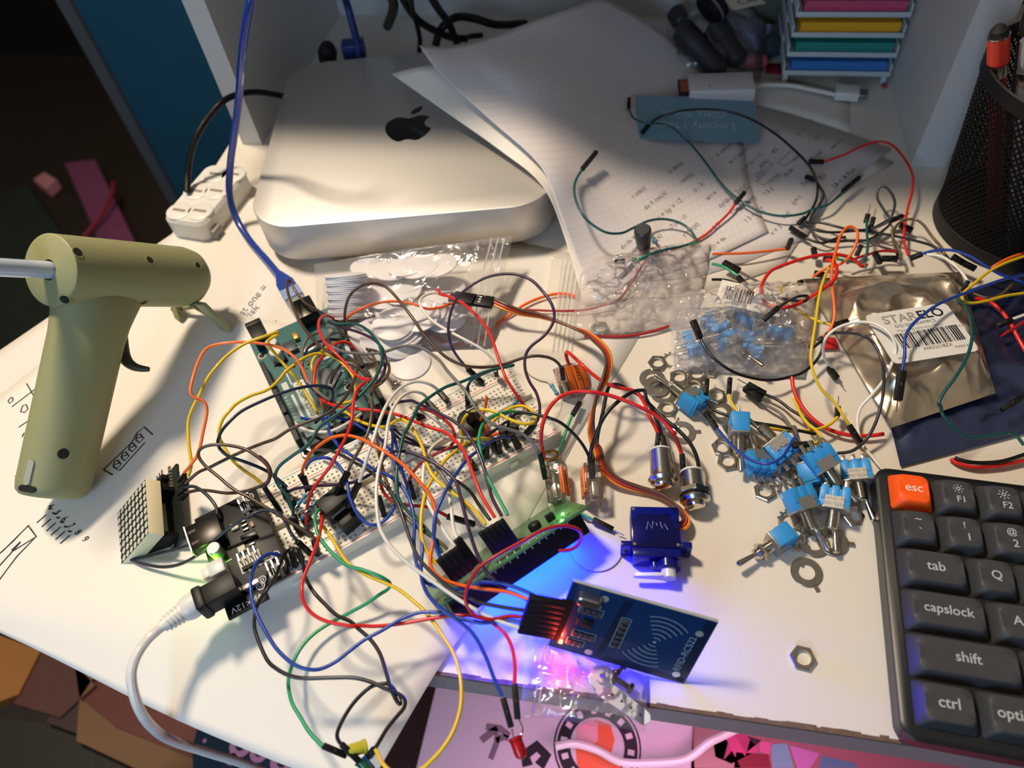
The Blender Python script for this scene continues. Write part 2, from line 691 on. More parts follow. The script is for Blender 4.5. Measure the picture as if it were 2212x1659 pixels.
q = [onbox(1140, 1655), onbox(1135, 1630), onbox(1160, 1612), onbox(1180, 1632), onbox(1165, 1655)]
mk.stroke(q, 0.75, -0.01)
mk.build('black_mark', EB, box1, smooth=0)

# sticker-covered case to the right
case, L2 = rectpx(1520, 1538, 2300, 1660, -25, 24, 3, 'sticker_case', mat('rose_case', 'b06a72', 0.6, var=0.1, scale=8),
                  'flat rose case covered in colourful stickers under the desk edge at the right', 'case')
bpy.context.view_layer.update()


def oncase(px, py, h=-25):
    p = case.matrix_world.inverted() @ (P(px, py, h) * S)
    return (p.x / S, p.y / S, -0.04)


for poly, colr, nm in (([(1495, 1560), (1560, 1580), (1600, 1659), (1500, 1659)], 'b98a88', 'tan'),
                       ([(1540, 1600), (1600, 1575), (1640, 1620), (1580, 1650), (1545, 1635)], 'd8457c', 'hot_pink'),
                       ([(1582, 1580), (1645, 1600), (1610, 1627)], '3a1424', 'maroon'),
                       ([(1590, 1625), (1660, 1630), (1665, 1659), (1585, 1659)], '8c1c30', 'crimson'),
                       ([(1665, 1608), (1700, 1606), (1715, 1659), (1668, 1659)], '7fa4b4', 'powder_blue'),
                       ([(1705, 1610), (1770, 1628), (1750, 1659), (1722, 1659)], 'c978b4', 'lilac'),
                       ([(1775, 1632), (1850, 1650), (1850, 1659), (1768, 1659)], '5c7f96', 'slate_blue'),
                       ([(1640, 1600), (1668, 1605), (1662, 1630), (1642, 1625)], 'e05a90', 'bright_pink')):
    pts = [oncase(*p) for p in poly]
    st = MB()
    st.add(pts, [list(range(len(pts)))])
    o = st.build('sticker', mat('sticker_' + nm, colr, 0.5), case, smooth=0)
    o['label'] = nm.replace('_', ' ') + ' sticker'

# white cable over the box
mb = MB().tube(catmull([P(1200, 1612, -22), P(1240, 1606, -22), P(1290, 1620, -22.5), P(1340, 1645, -22.5), P(1400, 1648, -22.5), P(1480, 1640, -22.5), P(1530, 1605, -22), P(1560, 1590, -22), P(1620, 1560, -22)]), 0.28)
o = mb.build('white_cable', WPLAST, origin=P(1290, 1620, -22.5))
tag(o, 'thin white cable lying across the round emblem under the desk', 'cable')

# patchwork of wooden crate boards at the bottom left
crate = thing('wooden_crate', 'patchwork of dark wooden boards below the left front edge of the desk', 'crate', tr(*P(150, 1550, -40)))
bpy.context.view_layer.update()
WPAL = [('8a5a26', 'ochre_wood'), ('4a2620', 'maroon_wood'), ('2e1a14', 'dark_wood'), ('6a4a2a', 'tan_wood'), ('5a241c', 'red_wood'), ('160f0c', 'black_wood')]
for (poly, ci, dz) in (([(-120, 1330), (88, 1405), (40, 1500), (-120, 1560)], 0, 0), ([(88, 1405), (160, 1430), (205, 1480), (130, 1550), (30, 1520), (40, 1500)], 1, -.3),
                       ([(160, 1430), (210, 1452), (172, 1510), (205, 1480)], 3, .3), ([(210, 1452), (440, 1570), (425, 1640), (250, 1570), (172, 1505)], 4, -.2),
                       ([(130, 1500), (172, 1505), (230, 1545), (180, 1590), (100, 1560)], 2, -.6), ([(172, 1505), (425, 1640), (420, 1720), (165, 1600)], 3, -.4),
                       ([(-120, 1545), (100, 1560), (180, 1590), (420, 1690), (420, 1800), (-120, 1800)], 5, -1.5)):
    pts = [P(x, y, -40 + dz) - P(150, 1550, -40) for x, y in poly]
    if sum(a.x * b.y - b.x * a.y for a, b in zip(pts, pts[1:] + pts[:1])) < 0:
        pts = pts[::-1]
    MB().prism([(p.x, p.y) for p in pts], -1.4 + dz, dz).build('board', mat(WPAL[ci][1], WPAL[ci][0], 0.6, var=0.35, scale=9, bump=0.1), crate, smooth=0)

# teal bag with pink printed shapes
bag0 = slab('printed_bag', [(430, 1555), (500, 1575), (660, 1640), (720, 1720), (420, 1720), (415, 1620)], -30, 1.0,
            mat('dark_teal_cloth', '1c3440', 0.8, var=0.15), 'dark teal bag with pink printed shapes below the desk edge', 'bag')
org = bag0.location / S
pr = MB()
for cx, cy, r, hole in ((520, 1610, 24, 1), (560, 1625, 20, 1), (610, 1645, 26, 1), (640, 1655, 16, 0), (500, 1640, 12, 0), (442, 1600, 4, 0), (441, 1630, 4, 0)):
    c = P(cx, cy, -29.97)
    rr = (P(cx + r, cy, -29.97) - c).length
    c = c - org
    disc(pr, c, rr, rr * 0.45 if hole else 0, z=c.z)
pr.build('pink_print', mat('pink_print', 'd79ab4', 0.7), bag0, smooth=0)
brown = slab('brown_board', [(880, 1500), (955, 1440), (955, 1720), (700, 1720)], -34, 2, mat('red_brown_wood', '4a2018', 0.6, var=0.3, scale=8),
             'red-brown wooden board showing between the paper and the white box', 'board')
# ------------------------------------------------------------------ silver mini computer
MACM = tr(-4.97, 46.67, .02) @ rz(-0.0643)
ALU = mat('satin_aluminium', 'd0ccc6', 0.45, metal=0.62, var=0.012, scale=400, bump=0.02, bscale=2500)
pc = thing('mini_computer', 'square silver mini computer with a black fruit logo on top', 'computer', MACM)
mb = MB()
loops = []
for hw, z in ((9.35, 0.5), (9.7, 0.62), (9.85, 0.9), (9.85, 3.5), (9.82, 3.57), (9.74, 3.6)):
    loops.append(rrect(-hw, hw, -hw, hw, 3.0 + (hw - 9.85), z, 14))
mb.loft(loops)
mb.build('case', ALU, pc, smooth=40)
MB().lathe([(8.2, 0.0), (8.3, 0.1), (8.3, 0.55)], 48).build('rubber_base', MATTEB, pc)
# logo outline on the lid, x right, y away
half = [(0.0, 1.02), (0.28, 1.12), (0.62, 1.27), (1.0, 1.28), (1.33, 1.12), (1.52, 0.93)]
bite = [(1.52, 0.93), (1.30, 0.72), (1.17, 0.42), (1.18, 0.10), (1.34, -0.20), (1.66, -0.42)]
low = [(1.66, -0.42), (1.50, -0.86), (1.18, -1.34), (0.80, -1.68), (0.50, -1.72), (0.22, -1.60), (0.0, -1.55)]
left = [(0.0, -1.55), (-0.25, -1.6), (-0.5, -1.72), (-0.82, -1.66), (-1.25, -1.2), (-1.58, -0.55), (-1.70, 0.1), (-1.58, 0.7), (-1.22, 1.12), (-0.75, 1.26), (-0.35, 1.14), (0.0, 1.02)]
pts = []
for seg in (half, bite, low, left):
    pts += catmull([Vector((a, b, 0)) for a, b in seg], 5)[:-1]
mb = MB()
mb.add([(p.x * 0.98 + 0.05, p.y * 0.98 - 0.15, 3.603) for p in pts], [list(range(len(pts)))])
leaf = [(0.02, 1.42), (0.05, 1.75), (0.25, 2.1), (0.6, 2.32), (0.82, 2.36), (0.8, 2.0), (0.6, 1.65), (0.3, 1.45)]
lp = catmull([Vector((a, b, 0)) for a, b in leaf + leaf[:1]], 5)[:-1]
mb.add([(p.x + 0.12, p.y - 0.12, 3.603) for p in lp], [list(range(len(lp)))])
mb.build('logo', mat('gloss_black', '050506', 0.12), pc, smooth=0)

# ------------------------------------------------------------------ power strip
strip_pts = [(345, 472), (437, 487), (492, 362), (424, 354)]
A, B = P(345, 472, 1.6), P(437, 487, 1.6)
Mst = frame2((345, 472), (437, 487), 0)
Mst.translation = P(345, 472, 1.6) - Vector((0, 0, 1.6))
wst = (B - A).length
lst = (P(492, 362, 1.6) - B).length
strip = thing('power_strip', 'white power strip at the left edge of the desk beside the mini computer', 'power strip', Mst)
mb = MB()
mb.loft([rrect(0, wst, 0, lst, 0.8, -1.2), rrect(0, wst, 0, lst, 0.8, 1.35), rrect(.15, wst - .15, .15, lst - .15, 0.7, 1.6)])
mb.build('housing', WPLAST, strip)
for i, (u, v) in enumerate(((.28, .16), (.72, .2), (.28, .5), (.72, .55), (.4, .82), (.78, .86))):
    mb = MB().lathe([(.92, 1.5), (.92, 1.64), (.84, 1.68)], 24, tr(u * wst, v * lst))
    so = mb.build('socket', WPLAST, strip)
    MB().box(u * wst - .5, u * wst + .5, v * lst - .12, v * lst + .12, 1.66, 1.70, bev=.01).build('slot', mat('slot_shadow', '8a8272', 0.8), so)
MB().box(wst, wst + .35, .3, 1.2, .2, .8, bev=.05).build('hook', EDGE, strip)

# ------------------------------------------------------------------ cables at the back


def cable(name, txt, r, m, label, cat='cable', n=12, sub=8, hs=None):
    pts = trace(txt)
    w = []
    for i, (x, y, h) in enumerate(pts):
        w.append(P(x, y, h if h is not None else 0.3))
    w = catmull(w, sub)
    o0 = w[0].copy()
    mb = MB().tube(w, r, n)
    o = mb.build(name, m, origin=o0)
    tag(o, label, cat)
    return o


usbm = mat('blue_cable_jacket', '213c92', 0.28, var=0.6, scale=700, coat=0.4)
usb = cable('usb_cable', 'p 548,-60,16.5 541,-5,15.5 530,60,14 522,130,12 517,200,9.5 508,280,7 498,350,4.6 496,420,2.4 510,470,1.0 536,515,.4 570,555,.5 606,598,.9',
            0.24, usbm, 'translucent blue data cable running down past the mini computer to the green board')
Mu = frame2((603, 592), (668, 694), 0.9)
for nm, x0, x1, w0, w1, h0, m in (('plug_grip', 0, 1.9, .45, 1.15, .55, usbm), ('plug_body', 1.9, 2.9, 1.2, 1.2, .85, mat('pale_blue_gel', '9fb4d8', 0.3, clear=.25)), ('metal_sleeve', 2.9, 4.4, 1.15, 1.15, .8, mat('dull_steel', 'b9bfb8', 0.35, metal=.8))):
    mb = MB()
    mb.loft([rrect(-w0 / 2, w0 / 2, -h0 / 2 * .8, h0 / 2 * .8, .12, 0), rrect(-w1 / 2, w1 / 2, -h0 / 2, h0 / 2, .12, (x1 - x0) * .6), rrect(-w1 / 2, w1 / 2, -h0 / 2, h0 / 2, .12, x1 - x0)])
    Q = Mu @ tr(x0, 0, 0) @ Matrix(((0, 0, 1, 0), (1, 0, 0, 0), (0, 1, 0, 0), (0, 0, 0, 1)))
    o = mb.build(nm, m, usb)
    Q.translation = Q.translation - usb.location / S
    o.matrix_local = cm(Q)

cable('power_cable', 'l 1830,622,3.4 1700,598,4.6 1600,598,5.2 1500,622,5.6 1420,672,5.8 1330,780,5.2 1270,880,4.6 1230,1000,3.6 1214,1120,2.6 1210,1240,1.9', 0.22, BLACK,
      'black power cable from behind the mini computer into the power strip')
cable('network_cable', 'm -30,-90,9 20,0,6.5 70,180,4.5 100,300,3.4 105,380,2.6', 0.3, mat('navy_jacket', '1c3076', 0.4), 'navy blue network cable plugged in behind the mini computer')
MB().box(-.9, .9, -.7, .7, 0, 1.4, bev=.1).build('boot', MATS['navy_jacket'], M=None)
o = bpy.data.objects['boot']
o.parent = bpy.data.objects['network_cable']
o.location = P(*Z('m', 88, 375), 2.2) * S - bpy.data.objects['network_cable'].location
for lab, tx, r in (('thick black cable looping behind the raised graph paper', 'm 1180,150,1 1000,160,2.2 850,120,3 740,110,3.4 660,160,3.2 620,220,2.4 600,300,1.6', .33),
                   ('black cable rising steeply behind the mini computer left of the thick loop', 'm 560,-40,9 620,60,6 680,140,4 720,230,2.6 740,280,1.6', .3),
                   ('thin black cable dropping beside the raised paper tip', 'm 440,-40,9 450,60,6 480,160,4 500,260,2.5 495,340,1.5', .2),
                   ('black cable crossing behind the raised paper toward the left', 'm 380,-30,8 430,60,5.5 500,140,4 600,200,3 700,240,2 800,250,1.4', .3),
                   ('short black cable end between the paper edge and the thick loop', 'm 810,238,1.6 850,232,1.6 900,228,1.4', .22)):
    cable('black_cable', tx, r, BLACK, lab)
cable('brown_cable', 'm 310,-30,8 330,30,6.5 320,90,5 290,170,3', .38, mat('olive_brown_jacket', '3a3226', 0.6), 'olive brown cable hanging at the back of the hutch above the mini computer')
bn = MB().rod(P(*Z('l', 2115, 395), 1.0), P(*Z('l', 2115, 270), 3.6), [(.35, 0), (.75, .3), (.8, 1.6), (.6, 2.4), (.2, 2.7)])
o = bn.build('rubber_plug', MATTEB, origin=P(*Z('l', 2115, 395), 1.0))
tag(o, 'small black rubber plug at the rear of the hutch behind the computer', 'plug')

# ------------------------------------------------------------------ papers


def sheet(name, net, m, label, cat='paper', sub=6, th=0.012, uvs=(1, 1), group=None, world=False):
    """sheet of paper from a net of (px, py, h) rows; smooth through all of them"""
    rows = [[(Vector(q) if world else P(*q)) for q in row] for row in net]
    rows = [catmull(r, sub) for r in rows]
    cols = list(zip(*rows))
    cols = [catmull(list(c), sub) for c in cols]
    nu, nv = len(cols), len(cols[0])
    org = cols[0][0].copy()
    vs = [p for c in cols for p in c]
    fs = [(i * nv + j, i * nv + j + 1, (i + 1) * nv + j + 1, (i + 1) * nv + j) for i in range(nu - 1) for j in range(nv - 1)]
    mb = MB().add(vs, fs)
    o = mb.build(name, m, origin=org, smooth=60)
    uv = o.data.uv_layers.new(name='UVMap')
    for p in o.data.polygons:
        for li in p.loop_indices:
            vi = o.data.loops[li].vertex_index
            uv.data[li].uv = ((vi // nv) / (nu - 1) * uvs[0], (vi % nv) / (nv - 1) * uvs[1])
    s = o.modifiers.new('thickness', 'SOLIDIFY')
    s.thickness = th * S
    s.offset = 0
    tag(o, label, cat, group)
    return o


def graphpaper():
    m = mat('graph_paper', 'd6d0d0', 0.75, var=0.01)
    nt = m.node_tree
    n = nt.nodes
    b = n['Principled BSDF']
    src = b.inputs['Base Color'].links[0].from_socket
    uv = n.new('ShaderNodeUVMap')
    sp = n.new('ShaderNodeSeparateXYZ')
    nt.links.new(uv.outputs[0], sp.inputs[0])
    outs = []
    for ax in (0, 1):
        f = n.new('ShaderNodeMath')
        f.operation = 'FRACT'
        nt.links.new(sp.outputs[ax], f.inputs[0])
        l = n.new('ShaderNodeMath')
        l.operation = 'LESS_THAN'
        l.inputs[1].default_value = 0.07
        nt.links.new(f.outputs[0], l.inputs[0])
        outs.append(l)
    mxx = n.new('ShaderNodeMath')
    mxx.operation = 'MAXIMUM'
    nt.links.new(outs[0].outputs[0], mxx.inputs[0])
    nt.links.new(outs[1].outputs[0], mxx.inputs[1])
    k = n.new('ShaderNodeMath')
    k.operation = 'MULTIPLY'
    k.inputs[1].default_value = 0.26
    nt.links.new(mxx.outputs[0], k.inputs[0])
    mx = n.new('ShaderNodeMix')
    mx.data_type = 'RGBA'
    mx.inputs['B'].default_value = lin('8a8894')
    nt.links.new(src, mx.inputs['A'])
    nt.links.new(k.outputs[0], mx.inputs['Factor'])
    nt.links.new(mx.outputs['Result'], b.inputs['Base Color'])
    return m


GRAPH = graphpaper()
PLAINP = mat('pencilled_sheet', 'd2cdce', 0.75, var=0.015)
# lowest sheets of the pile, flat on the desk
sheet('paper_sheet', [[(1300, 330, .05), (1600, 230, .05), (1835, 250, .05)], [(1250, 560, .05), (1560, 480, .05), (1790, 330, .05)]][0:0] or
      [[(1560, 165, .06), (1700, 170, .06), (1835, 200, .06)], [(1560, 240, .06), (1700, 245, .06), (1835, 292, .06)]], PAPER2,
      'blank white sheet under the white data cable at the back', sub=3)
sheet('paper_sheet', [[(1400, 290, .10), (1700, 270, .10), (1932, 352, .10)], [(1330, 480, .10), (1560, 480, .10), (1790, 440, .10)], [(1260, 640, .10), (1480, 640, .10), (1690, 575, .10)]], PAPER2,
      'lowest sheet of the pencilled pile with its right corner showing', sub=3)
sheet('paper_sheet', [[(1420, 170, .16), (1700, 245, .16), (1928, 322, .16)], [(1340, 400, .16), (1560, 420, .16), (1800, 420, .16)], [(1260, 600, .16), (1500, 600, .16), (1740, 515, .16)]], PLAINP,
      'sheet of pencilled maths with notes about a length at its right corner', sub=3)
sheet('paper_sheet', [[(845, 160, 5.6), (880, 150, 6.2), (925, 140, 6.6), (1010, 120, 6.4)],
                      [(960, 240, 4.9), (1000, 235, 5.2), (1060, 225, 5.4), (1120, 210, 5.0)],
                      [(1080, 325, 4.3), (1110, 322, 4.5), (1150, 318, 4.5), (1200, 312, 4.0)],
                      [(1172, 402, 3.9), (1195, 400, 3.6), (1225, 398, 3.0), (1270, 395, 2.2)],
                      [(1222, 520, 1.2), (1245, 520, 1.0), (1275, 518, .7), (1320, 515, .4)],
                      [(1262, 660, .22), (1290, 655, .22), (1330, 650, .22), (1370, 640, .22)]], PAPER,
      'white sheet curling up over the mini computer beneath the graph paper', sub=5)
gp = sheet('graph_paper', [[(905, 98, 8.0), (960, 100, 7.6), (1040, 84, 7.6), (1190, 32, 7.4), (1300, -6, 6.2)],
                           [(955, 165, 6.9), (1040, 165, 6.9), (1130, 150, 6.8), (1290, 90, 5.0), (1420, 60, 3.0)],
                           [(1060, 260, 5.6), (1130, 255, 5.4), (1220, 240, 4.5), (1370, 180, 2.1), (1500, 125, .9)],
                           [(1168, 360, 4.5), (1210, 360, 4.1), (1290, 345, 2.5), (1430, 280, .75), (1560, 200, .4)],
                           [(1212, 470, 2.4), (1250, 460, 2.0), (1320, 440, 1.4), (1460, 370, .6), (1600, 300, .3)],
                           [(1250, 570, .8), (1290, 555, .6), (1350, 530, .4), (1490, 470, .3), (1620, 400, .3)],
                           [(1290, 650, .3), (1330, 630, .3), (1400, 600, .3), (1530, 560, .3), (1660, 500, .3)]], GRAPH,
           'pale graph paper arching up from the desk over the mini computer', sub=5, uvs=(52, 38))


def script(o, items, m, name='pencil_writing'):
    """handwriting: (text, px, py, towards px, py, size cm, h)"""
    mb_all = []
    bpy.context.view_layer.update()
    inv = o.matrix_world.inverted()
    for (tx, x0, y0, x1, y1, size, h) in items:
        M = frame2((x0, y0), (x1, y1), h)
        Q = cm(M)
        t = text(tx, size, name, m, o, Matrix.Identity(4), align='LEFT')
        t.matrix_local = inv @ Q @ Matrix.Shear('XZ', 4, (0, 0)) if False else inv @ Q
        # hand wobble
        rnd = random.Random(tx)
        bpy.context.view_layer.update()
        for v in t.data.vertices:
            v.co.x += v.co.y * 0.2 + noise.noise(v.co * 900) * size * S * 0.05
            v.co.y += noise.noise(v.co * 700 + Vector((3, 1, 2))) * size * S * 0.08
        # drop the letters onto the sheet they are written on
        Mw = o.matrix_world @ t.matrix_local
        Mi, Oi = Mw.inverted(), o.matrix_world.inverted()
        for v in t.data.vertices:
            wv = Mw @ v.co
            ok, loc, nor, idx = o.ray_cast(Oi @ Vector((wv.x, wv.y, .3)), Vector((0, 0, -1)))
            wv.z = ((o.matrix_world @ loc).z if ok else wv.z) + .00025
            v.co = Mi @ wv
        mb_all.append(t)
    # join all lines into one pencil part
    base = mb_all[0]
    bm = bmesh.new()
    for t in mb_all:
        me = t.data.copy()
        me.transform(t.matrix_local)
        bm.from_mesh(me)
    base.matrix_local = Matrix.Identity(4)
    bm.to_mesh(base.data)
    bm.free()
    for t in mb_all[1:]:
        bpy.data.objects.remove(t)
    return base


words = ['dy/dx = 2x(y)', '2.00y + 2y(x)', '1.2 = 4/x', 'y cos(x)', 'dx = cos(x)', 'x + ky = 12', '(7(x) - y)', 'y = c(x)', 'dx/dt = 0.7', 'z(y) + 4x', '2y sin(x)', 'cos(y)', '(y - 2)', 'tan x']
rowsw = []
k = 0
for col_ in range(5):
    for row in range(7):
        x0 = 1285 + col_ * 78 + row * 28
        y0 = 505 - col_ * 62 + row * 16
        if x0 > 1660 or y0 > 580 or y0 < 330 or (col_ == 0 and row < 2):
            continue
        rowsw.append((words[k % len(words)], x0, y0, x0 + 62, y0 - 50, 0.46 + .1 * ((k * 7) % 3) / 2, .4))
        k += 1
script(gp, rowsw, PENCIL)
pl = [o for o in bpy.data.objects if o.get('label', '').startswith('sheet of pencilled maths')][0]
rows2 = []
for i, (x0, y0) in enumerate(((1672, 288), (1668, 330), (1722, 290), (1752, 345), (1694, 380), (1732, 400), (1795, 320), (1650, 420), (1690, 470), (1760, 300), (1640, 360), (1710, 440), (1770, 385), (1715, 345), (1665, 505))):
    rows2.append((['(1)', '4/2', 'y < x', '3x cos', 'dz/dt', '7(x)', 'my + x', '1.5 y', 'c(x)', 'nx 2', 'y(2x)', '(y+1)', '8.2', 'k/x', 'x = 3'][i], x0, y0, x0 + 60, y0 - 48, 0.5, .20))
rows2 += [('2A < A Part', 1800, 405, 1862, 350, .55, .20), ('Leagues', 1838, 402, 1880, 358, .5, .20)]
script(pl, rows2, PENCIL)
for q_, own, hz in (((1700, 345), pl, .185), ((1655, 385), pl, .185)):
    sm = MB()
    M = frame2(q_, (q_[0] + 62, q_[1] - 50), hz)
    sm.stroke([M @ Vector(p) for p in ((-.7, -.3, 0), (.9, -.35, 0), (.95, .35, 0), (-.75, .3, 0), (-.7, -.3, 0))], .045, 0)
    o = sm.build('pencil_box', PENCIL, own, smooth=0)
    for v in o.data.vertices:
        v.co -= own.location

# big white sheets at the front left, overhanging the desk edge
left = []


def dsk(u, n, z):
    return tuple(D(u, n, z))


sheet('drawing_sheet', [[dsk(-44, 15, -.6), dsk(-41.5, 20, .04), dsk(-32.2, 36.5, .04), dsk(-30.5, 40, .04)],
                        [dsk(-34, 15, .04), dsk(-32, 20, .04), dsk(-24, 36, .04), dsk(-22, 39, .04)],
                        [dsk(-18, 12, .04), dsk(-16, 20, .04), dsk(-13, 30, .04), dsk(-11, 37, .04)],
                        [dsk(-4, 14, .04), dsk(-3, 20, .04), dsk(0, 28, .04), dsk(2, 34, .04)]], PAPER2,
      'large white sheet under the hot glue gun reaching past the left edge of the desk', sub=5, world=True)
big = sheet('drawing_sheet', [[dsk(-41.5, 9.6, -.5), dsk(-41, 11.5, .1), dsk(-39, 17, .12), dsk(-36.5, 22, .09), dsk(-33.4, 29.5, .09)],
                              [dsk(-29.2, 7.5, -.35), dsk(-28.7, 9.4, .24), dsk(-27.3, 14.5, .12), dsk(-25.5, 21, .09), dsk(-23, 28, .09)],
                              [dsk(-18.4, 5.0, -.7), dsk(-18.0, 8.9, .26), dsk(-16.8, 13.5, .12), dsk(-15, 19, .09), dsk(-13, 26.5, .09)],
                              [dsk(-9.4, 3.4, -.6), dsk(-7.3, 8.5, .24), dsk(-5.6, 12.3, .12), dsk(-4.2, 17, .09), dsk(-1.5, 24.5, .09)]], PAPER,
             'big white sheet with pen drawings hanging over the front edge of the desk', sub=6, world=True)
pd = MB()


def ink(zone, pts, w=.07, h=.105):
    pd.stroke([P(*Z(zone, *q), h) for q in pts], w, .012)


# the seven-segment display drawing, right of the glue gun handle
ink('w', [(1180, 710), (1500, 400), (1560, 290), (1640, 225), (1740, 315)])
ink('w', [(1180, 710), (1285, 772)])
ink('w', [(1290, 680), (1360, 722), (1650, 400)])
for bx, by in ((1335, 650), (1425, 555), (1510, 455), (1590, 350)):
    ink('w', [(bx - 45, by + 20), (bx - 30, by - 35), (bx + 5, by - 45), (bx + 45, by), (bx - 5, by + 55), (bx - 45, by + 20)])
    ink('w', [(bx - 28, by + 5), (bx + 28, by - 18)])
# tick marks and digits
for i in range(6):
    x, y = 430 + 54 * i, 1322 + 48 * i
    ink('w', [(x, y), (x + 105, y - 95)])
for i in range(6):
    x, y = 600 + 45 * i, 1150 + 52 * i
    ink('w', [(x - 40, y), (x - 25, y + 14), (x + 5, y + 8)])
# long bracket at the far left
ink('w', [(40, 1659), (340, 1350), (430, 1480), (150, 1659)])
ink('w', [(150, 1640), (250, 1540)])
ink('o', [(0, 300), (90, 215), (185, 112), (240, 180), (120, 310), (0, 470)], h=.11)
ink('o', [(0, 380), (80, 290), (140, 218)], h=.11)
# axes near the handle
ink('x', [(245, 1440), (312, 1556)])
ink('x', [(110, 1655), (325, 1490)])
ink('x', [(100, 1570), (75, 1600), (90, 1625), (118, 1600), (118, 1570), (100, 1570)])
ink('w', [(250, 10), (235, 50), (280, 60), (320, 20), (300, -30), (262, -20), (250, 10)])
ink('w', [(215, 228), (330, 150)])
ink('w', [(255, 340), (270, 300), (300, 290)])
ink('w', [(200, 765), (180, 785), (195, 808)])
o = pd.build('pen_drawing', INK, big, smooth=0)
bpy.context.view_layer.update()
for v in o.data.vertices:
    v.co -= big.location
    ok, loc, nor, idx = big.ray_cast(Vector((v.co.x, v.co.y, .3)), Vector((0, 0, -1)))
    if ok:
        v.co.z = loc.z + .0002
script(big, [('4   5   6   7   8   9', 106, 1092, 166, 1148, .5, .15)], INK, 'pen_digits')
under = [o for o in bpy.data.objects if o.get('label', '').startswith('large white sheet under')][0]
script(under, [('just one =', 507, 692, 575, 615, .8, .07), ('disk', 528, 690, 568, 648, .8, .07), ('card', 562, 726, 598, 700, .8, .07)], PENCIL)

# ------------------------------------------------------------------ hot glue gun
SAGE = mat('sage_plastic', '97976c', 0.55, var=0.02, scale=30)
SAGED = mat('hole_dark', '1a1a10', 0.8)
Bk, Fr = P(105, 583, 9.8), P(425, 600, 2.9)
ax = (Fr - Bk).normalized()
Kb = P(112, 1068, 1.55)
Jn = Bk + (Fr - Bk) * 0.31
hd = (Kb - Jn).normalized()
side = ax.cross(hd).normalized()
if side.z < 0:
    side = -side
up = side.cross(ax).normalized()
if up.dot(hd) > 0:
    up = -up
GM = Matrix(((ax.x, side.x, up.x, Bk.x), (ax.y, side.y, up.y, Bk.y), (ax.z, side.z, up.z, Bk.z), (0, 0, 0, 1)))
if GM.determinant() < 0:
    side = -side
    GM = Matrix(((ax.x, side.x, up.x, Bk.x), (ax.y, side.y, up.y, Bk.y), (ax.z, side.z, up.z, Bk.z), (0, 0, 0, 1)))
gun = thing('hot_glue_gun', 'sage green cordless hot glue gun resting on its stand and handle', 'glue gun', GM)
Lb = (Fr - Bk).length
rb = 1.78
mb = MB()
XZ = Matrix(((0, 0, 1, 0), (1, 0, 0, 0), (0, 1, 0, 0), (0, 0, 0, 1)))   # lathe z -> local x
mb.lathe([(.52, .35), (.52, -.02), (.6, 0), (rb - .12, 0), (rb, .1), (rb, Lb - 1.4), (rb - .15, Lb - .7), (rb - .55, Lb - .15), (rb - 1.1, Lb + .1), (.3, Lb + .15)], 48, XZ, cap=False)
gi = GM.inverted()
kb = gi @ Kb
jn = gi @ Jn
hl = (kb - jn)
hdir = hl.normalized()
sdir = Vector((0, 1, 0))
fdir = sdir.cross(hdir).normalized()


def oval(c, a, b, n=32):
    return [c + fdir * (a * math.cos(2 * math.pi * i / n)) + sdir * (b * math.sin(2 * math.pi * i / n)) for i in range(n)]


hl_len = hl.length
loops = []
for t, a, b in ((.04, 2.9, 1.2), (.10, 2.6, 1.45), (.16, 2.3, 1.56), (.22, 2.05, 1.6), (.30, 1.92, 1.6), (.55, 1.88, 1.58), (.8, 1.86, 1.55), (.95, 1.84, 1.52), (.985, 1.76, 1.46), (1.0, 1.6, 1.3)):
    loops.append(oval(jn + hl * t, a, b))
mb.loft(loops)
mb.build('shell', SAGE, gun, smooth=50)
# trigger in front of the handle
tp = jn + hl * .33 + fdir * 1.2
sgn = 1 if (gi @ P(280, 760, 5) - jn).dot(fdir) > 0 else -1
T0 = gi @ P(255, 715, 4.6)
T1 = gi @ P(268, 770, 3.7)
T2 = gi @ P(290, 792, 3.2)
T3 = gi @ P(322, 798, 3.0)
T00 = gi @ P(240, 680, 5.2)
mb = MB().tube(catmull([T00, T0, T1, T2, T3], 6), [.55 - .42 * i / 24 for i in range(25)], 12)
mb.build('trigger', mat('dark_olive_plastic', '3a3a2c', 0.5), gun)
# nozzle
MB().lathe([(.62, Lb - .05), (.5, Lb + .25), (.2, Lb + .75), (.12, Lb + .95)], 20, XZ).build('nozzle', mat('warm_metal', '8d8a7c', 0.35, metal=.8), gun)
# stand legs
for a, b in (((432, 655, 2.6), (492, 714, .12)), ((360, 612, 2.2), (388, 690, .12))):
    A_, B_ = gi @ P(*a), gi @ P(*b)
    d = (B_ - A_).normalized()
    w = d.cross(Vector((0, 0, 1))).normalized()
    Q = frame3(A_, d, w)
    MB().box(0, (B_ - A_).length, -.45, .45, -.14, .14, Q, bev=.06).build('stand_leg', SAGE, gun)
MB().tube([gi @ P(372, 668, .5), gi @ P(420, 662, .9), gi @ P(470, 690, .5)], .16).build('stand_bar', SAGE, gun)
# screw holes: (px, py) on the surface, sunk discs facing the viewer side
bpy.context.view_layer.update()


def hit(px, py):
    """first hit of the pixel ray with the shell"""
    o = [c for c in gun.children if c.name.startswith('shell')][0]
    org = Vector((0, 0, CAMH * S))
    d = (ROT @ Vector((px - CW / 2, -(py - CH / 2), -FPX))).normalized()
    inv = o.matrix_world.inverted()
    ok, loc, nor, idx = o.ray_cast(inv @ org, (inv.to_3x3() @ d).normalized())
    return (Vector(loc) / S, Vector(nor)) if ok else (None, None)


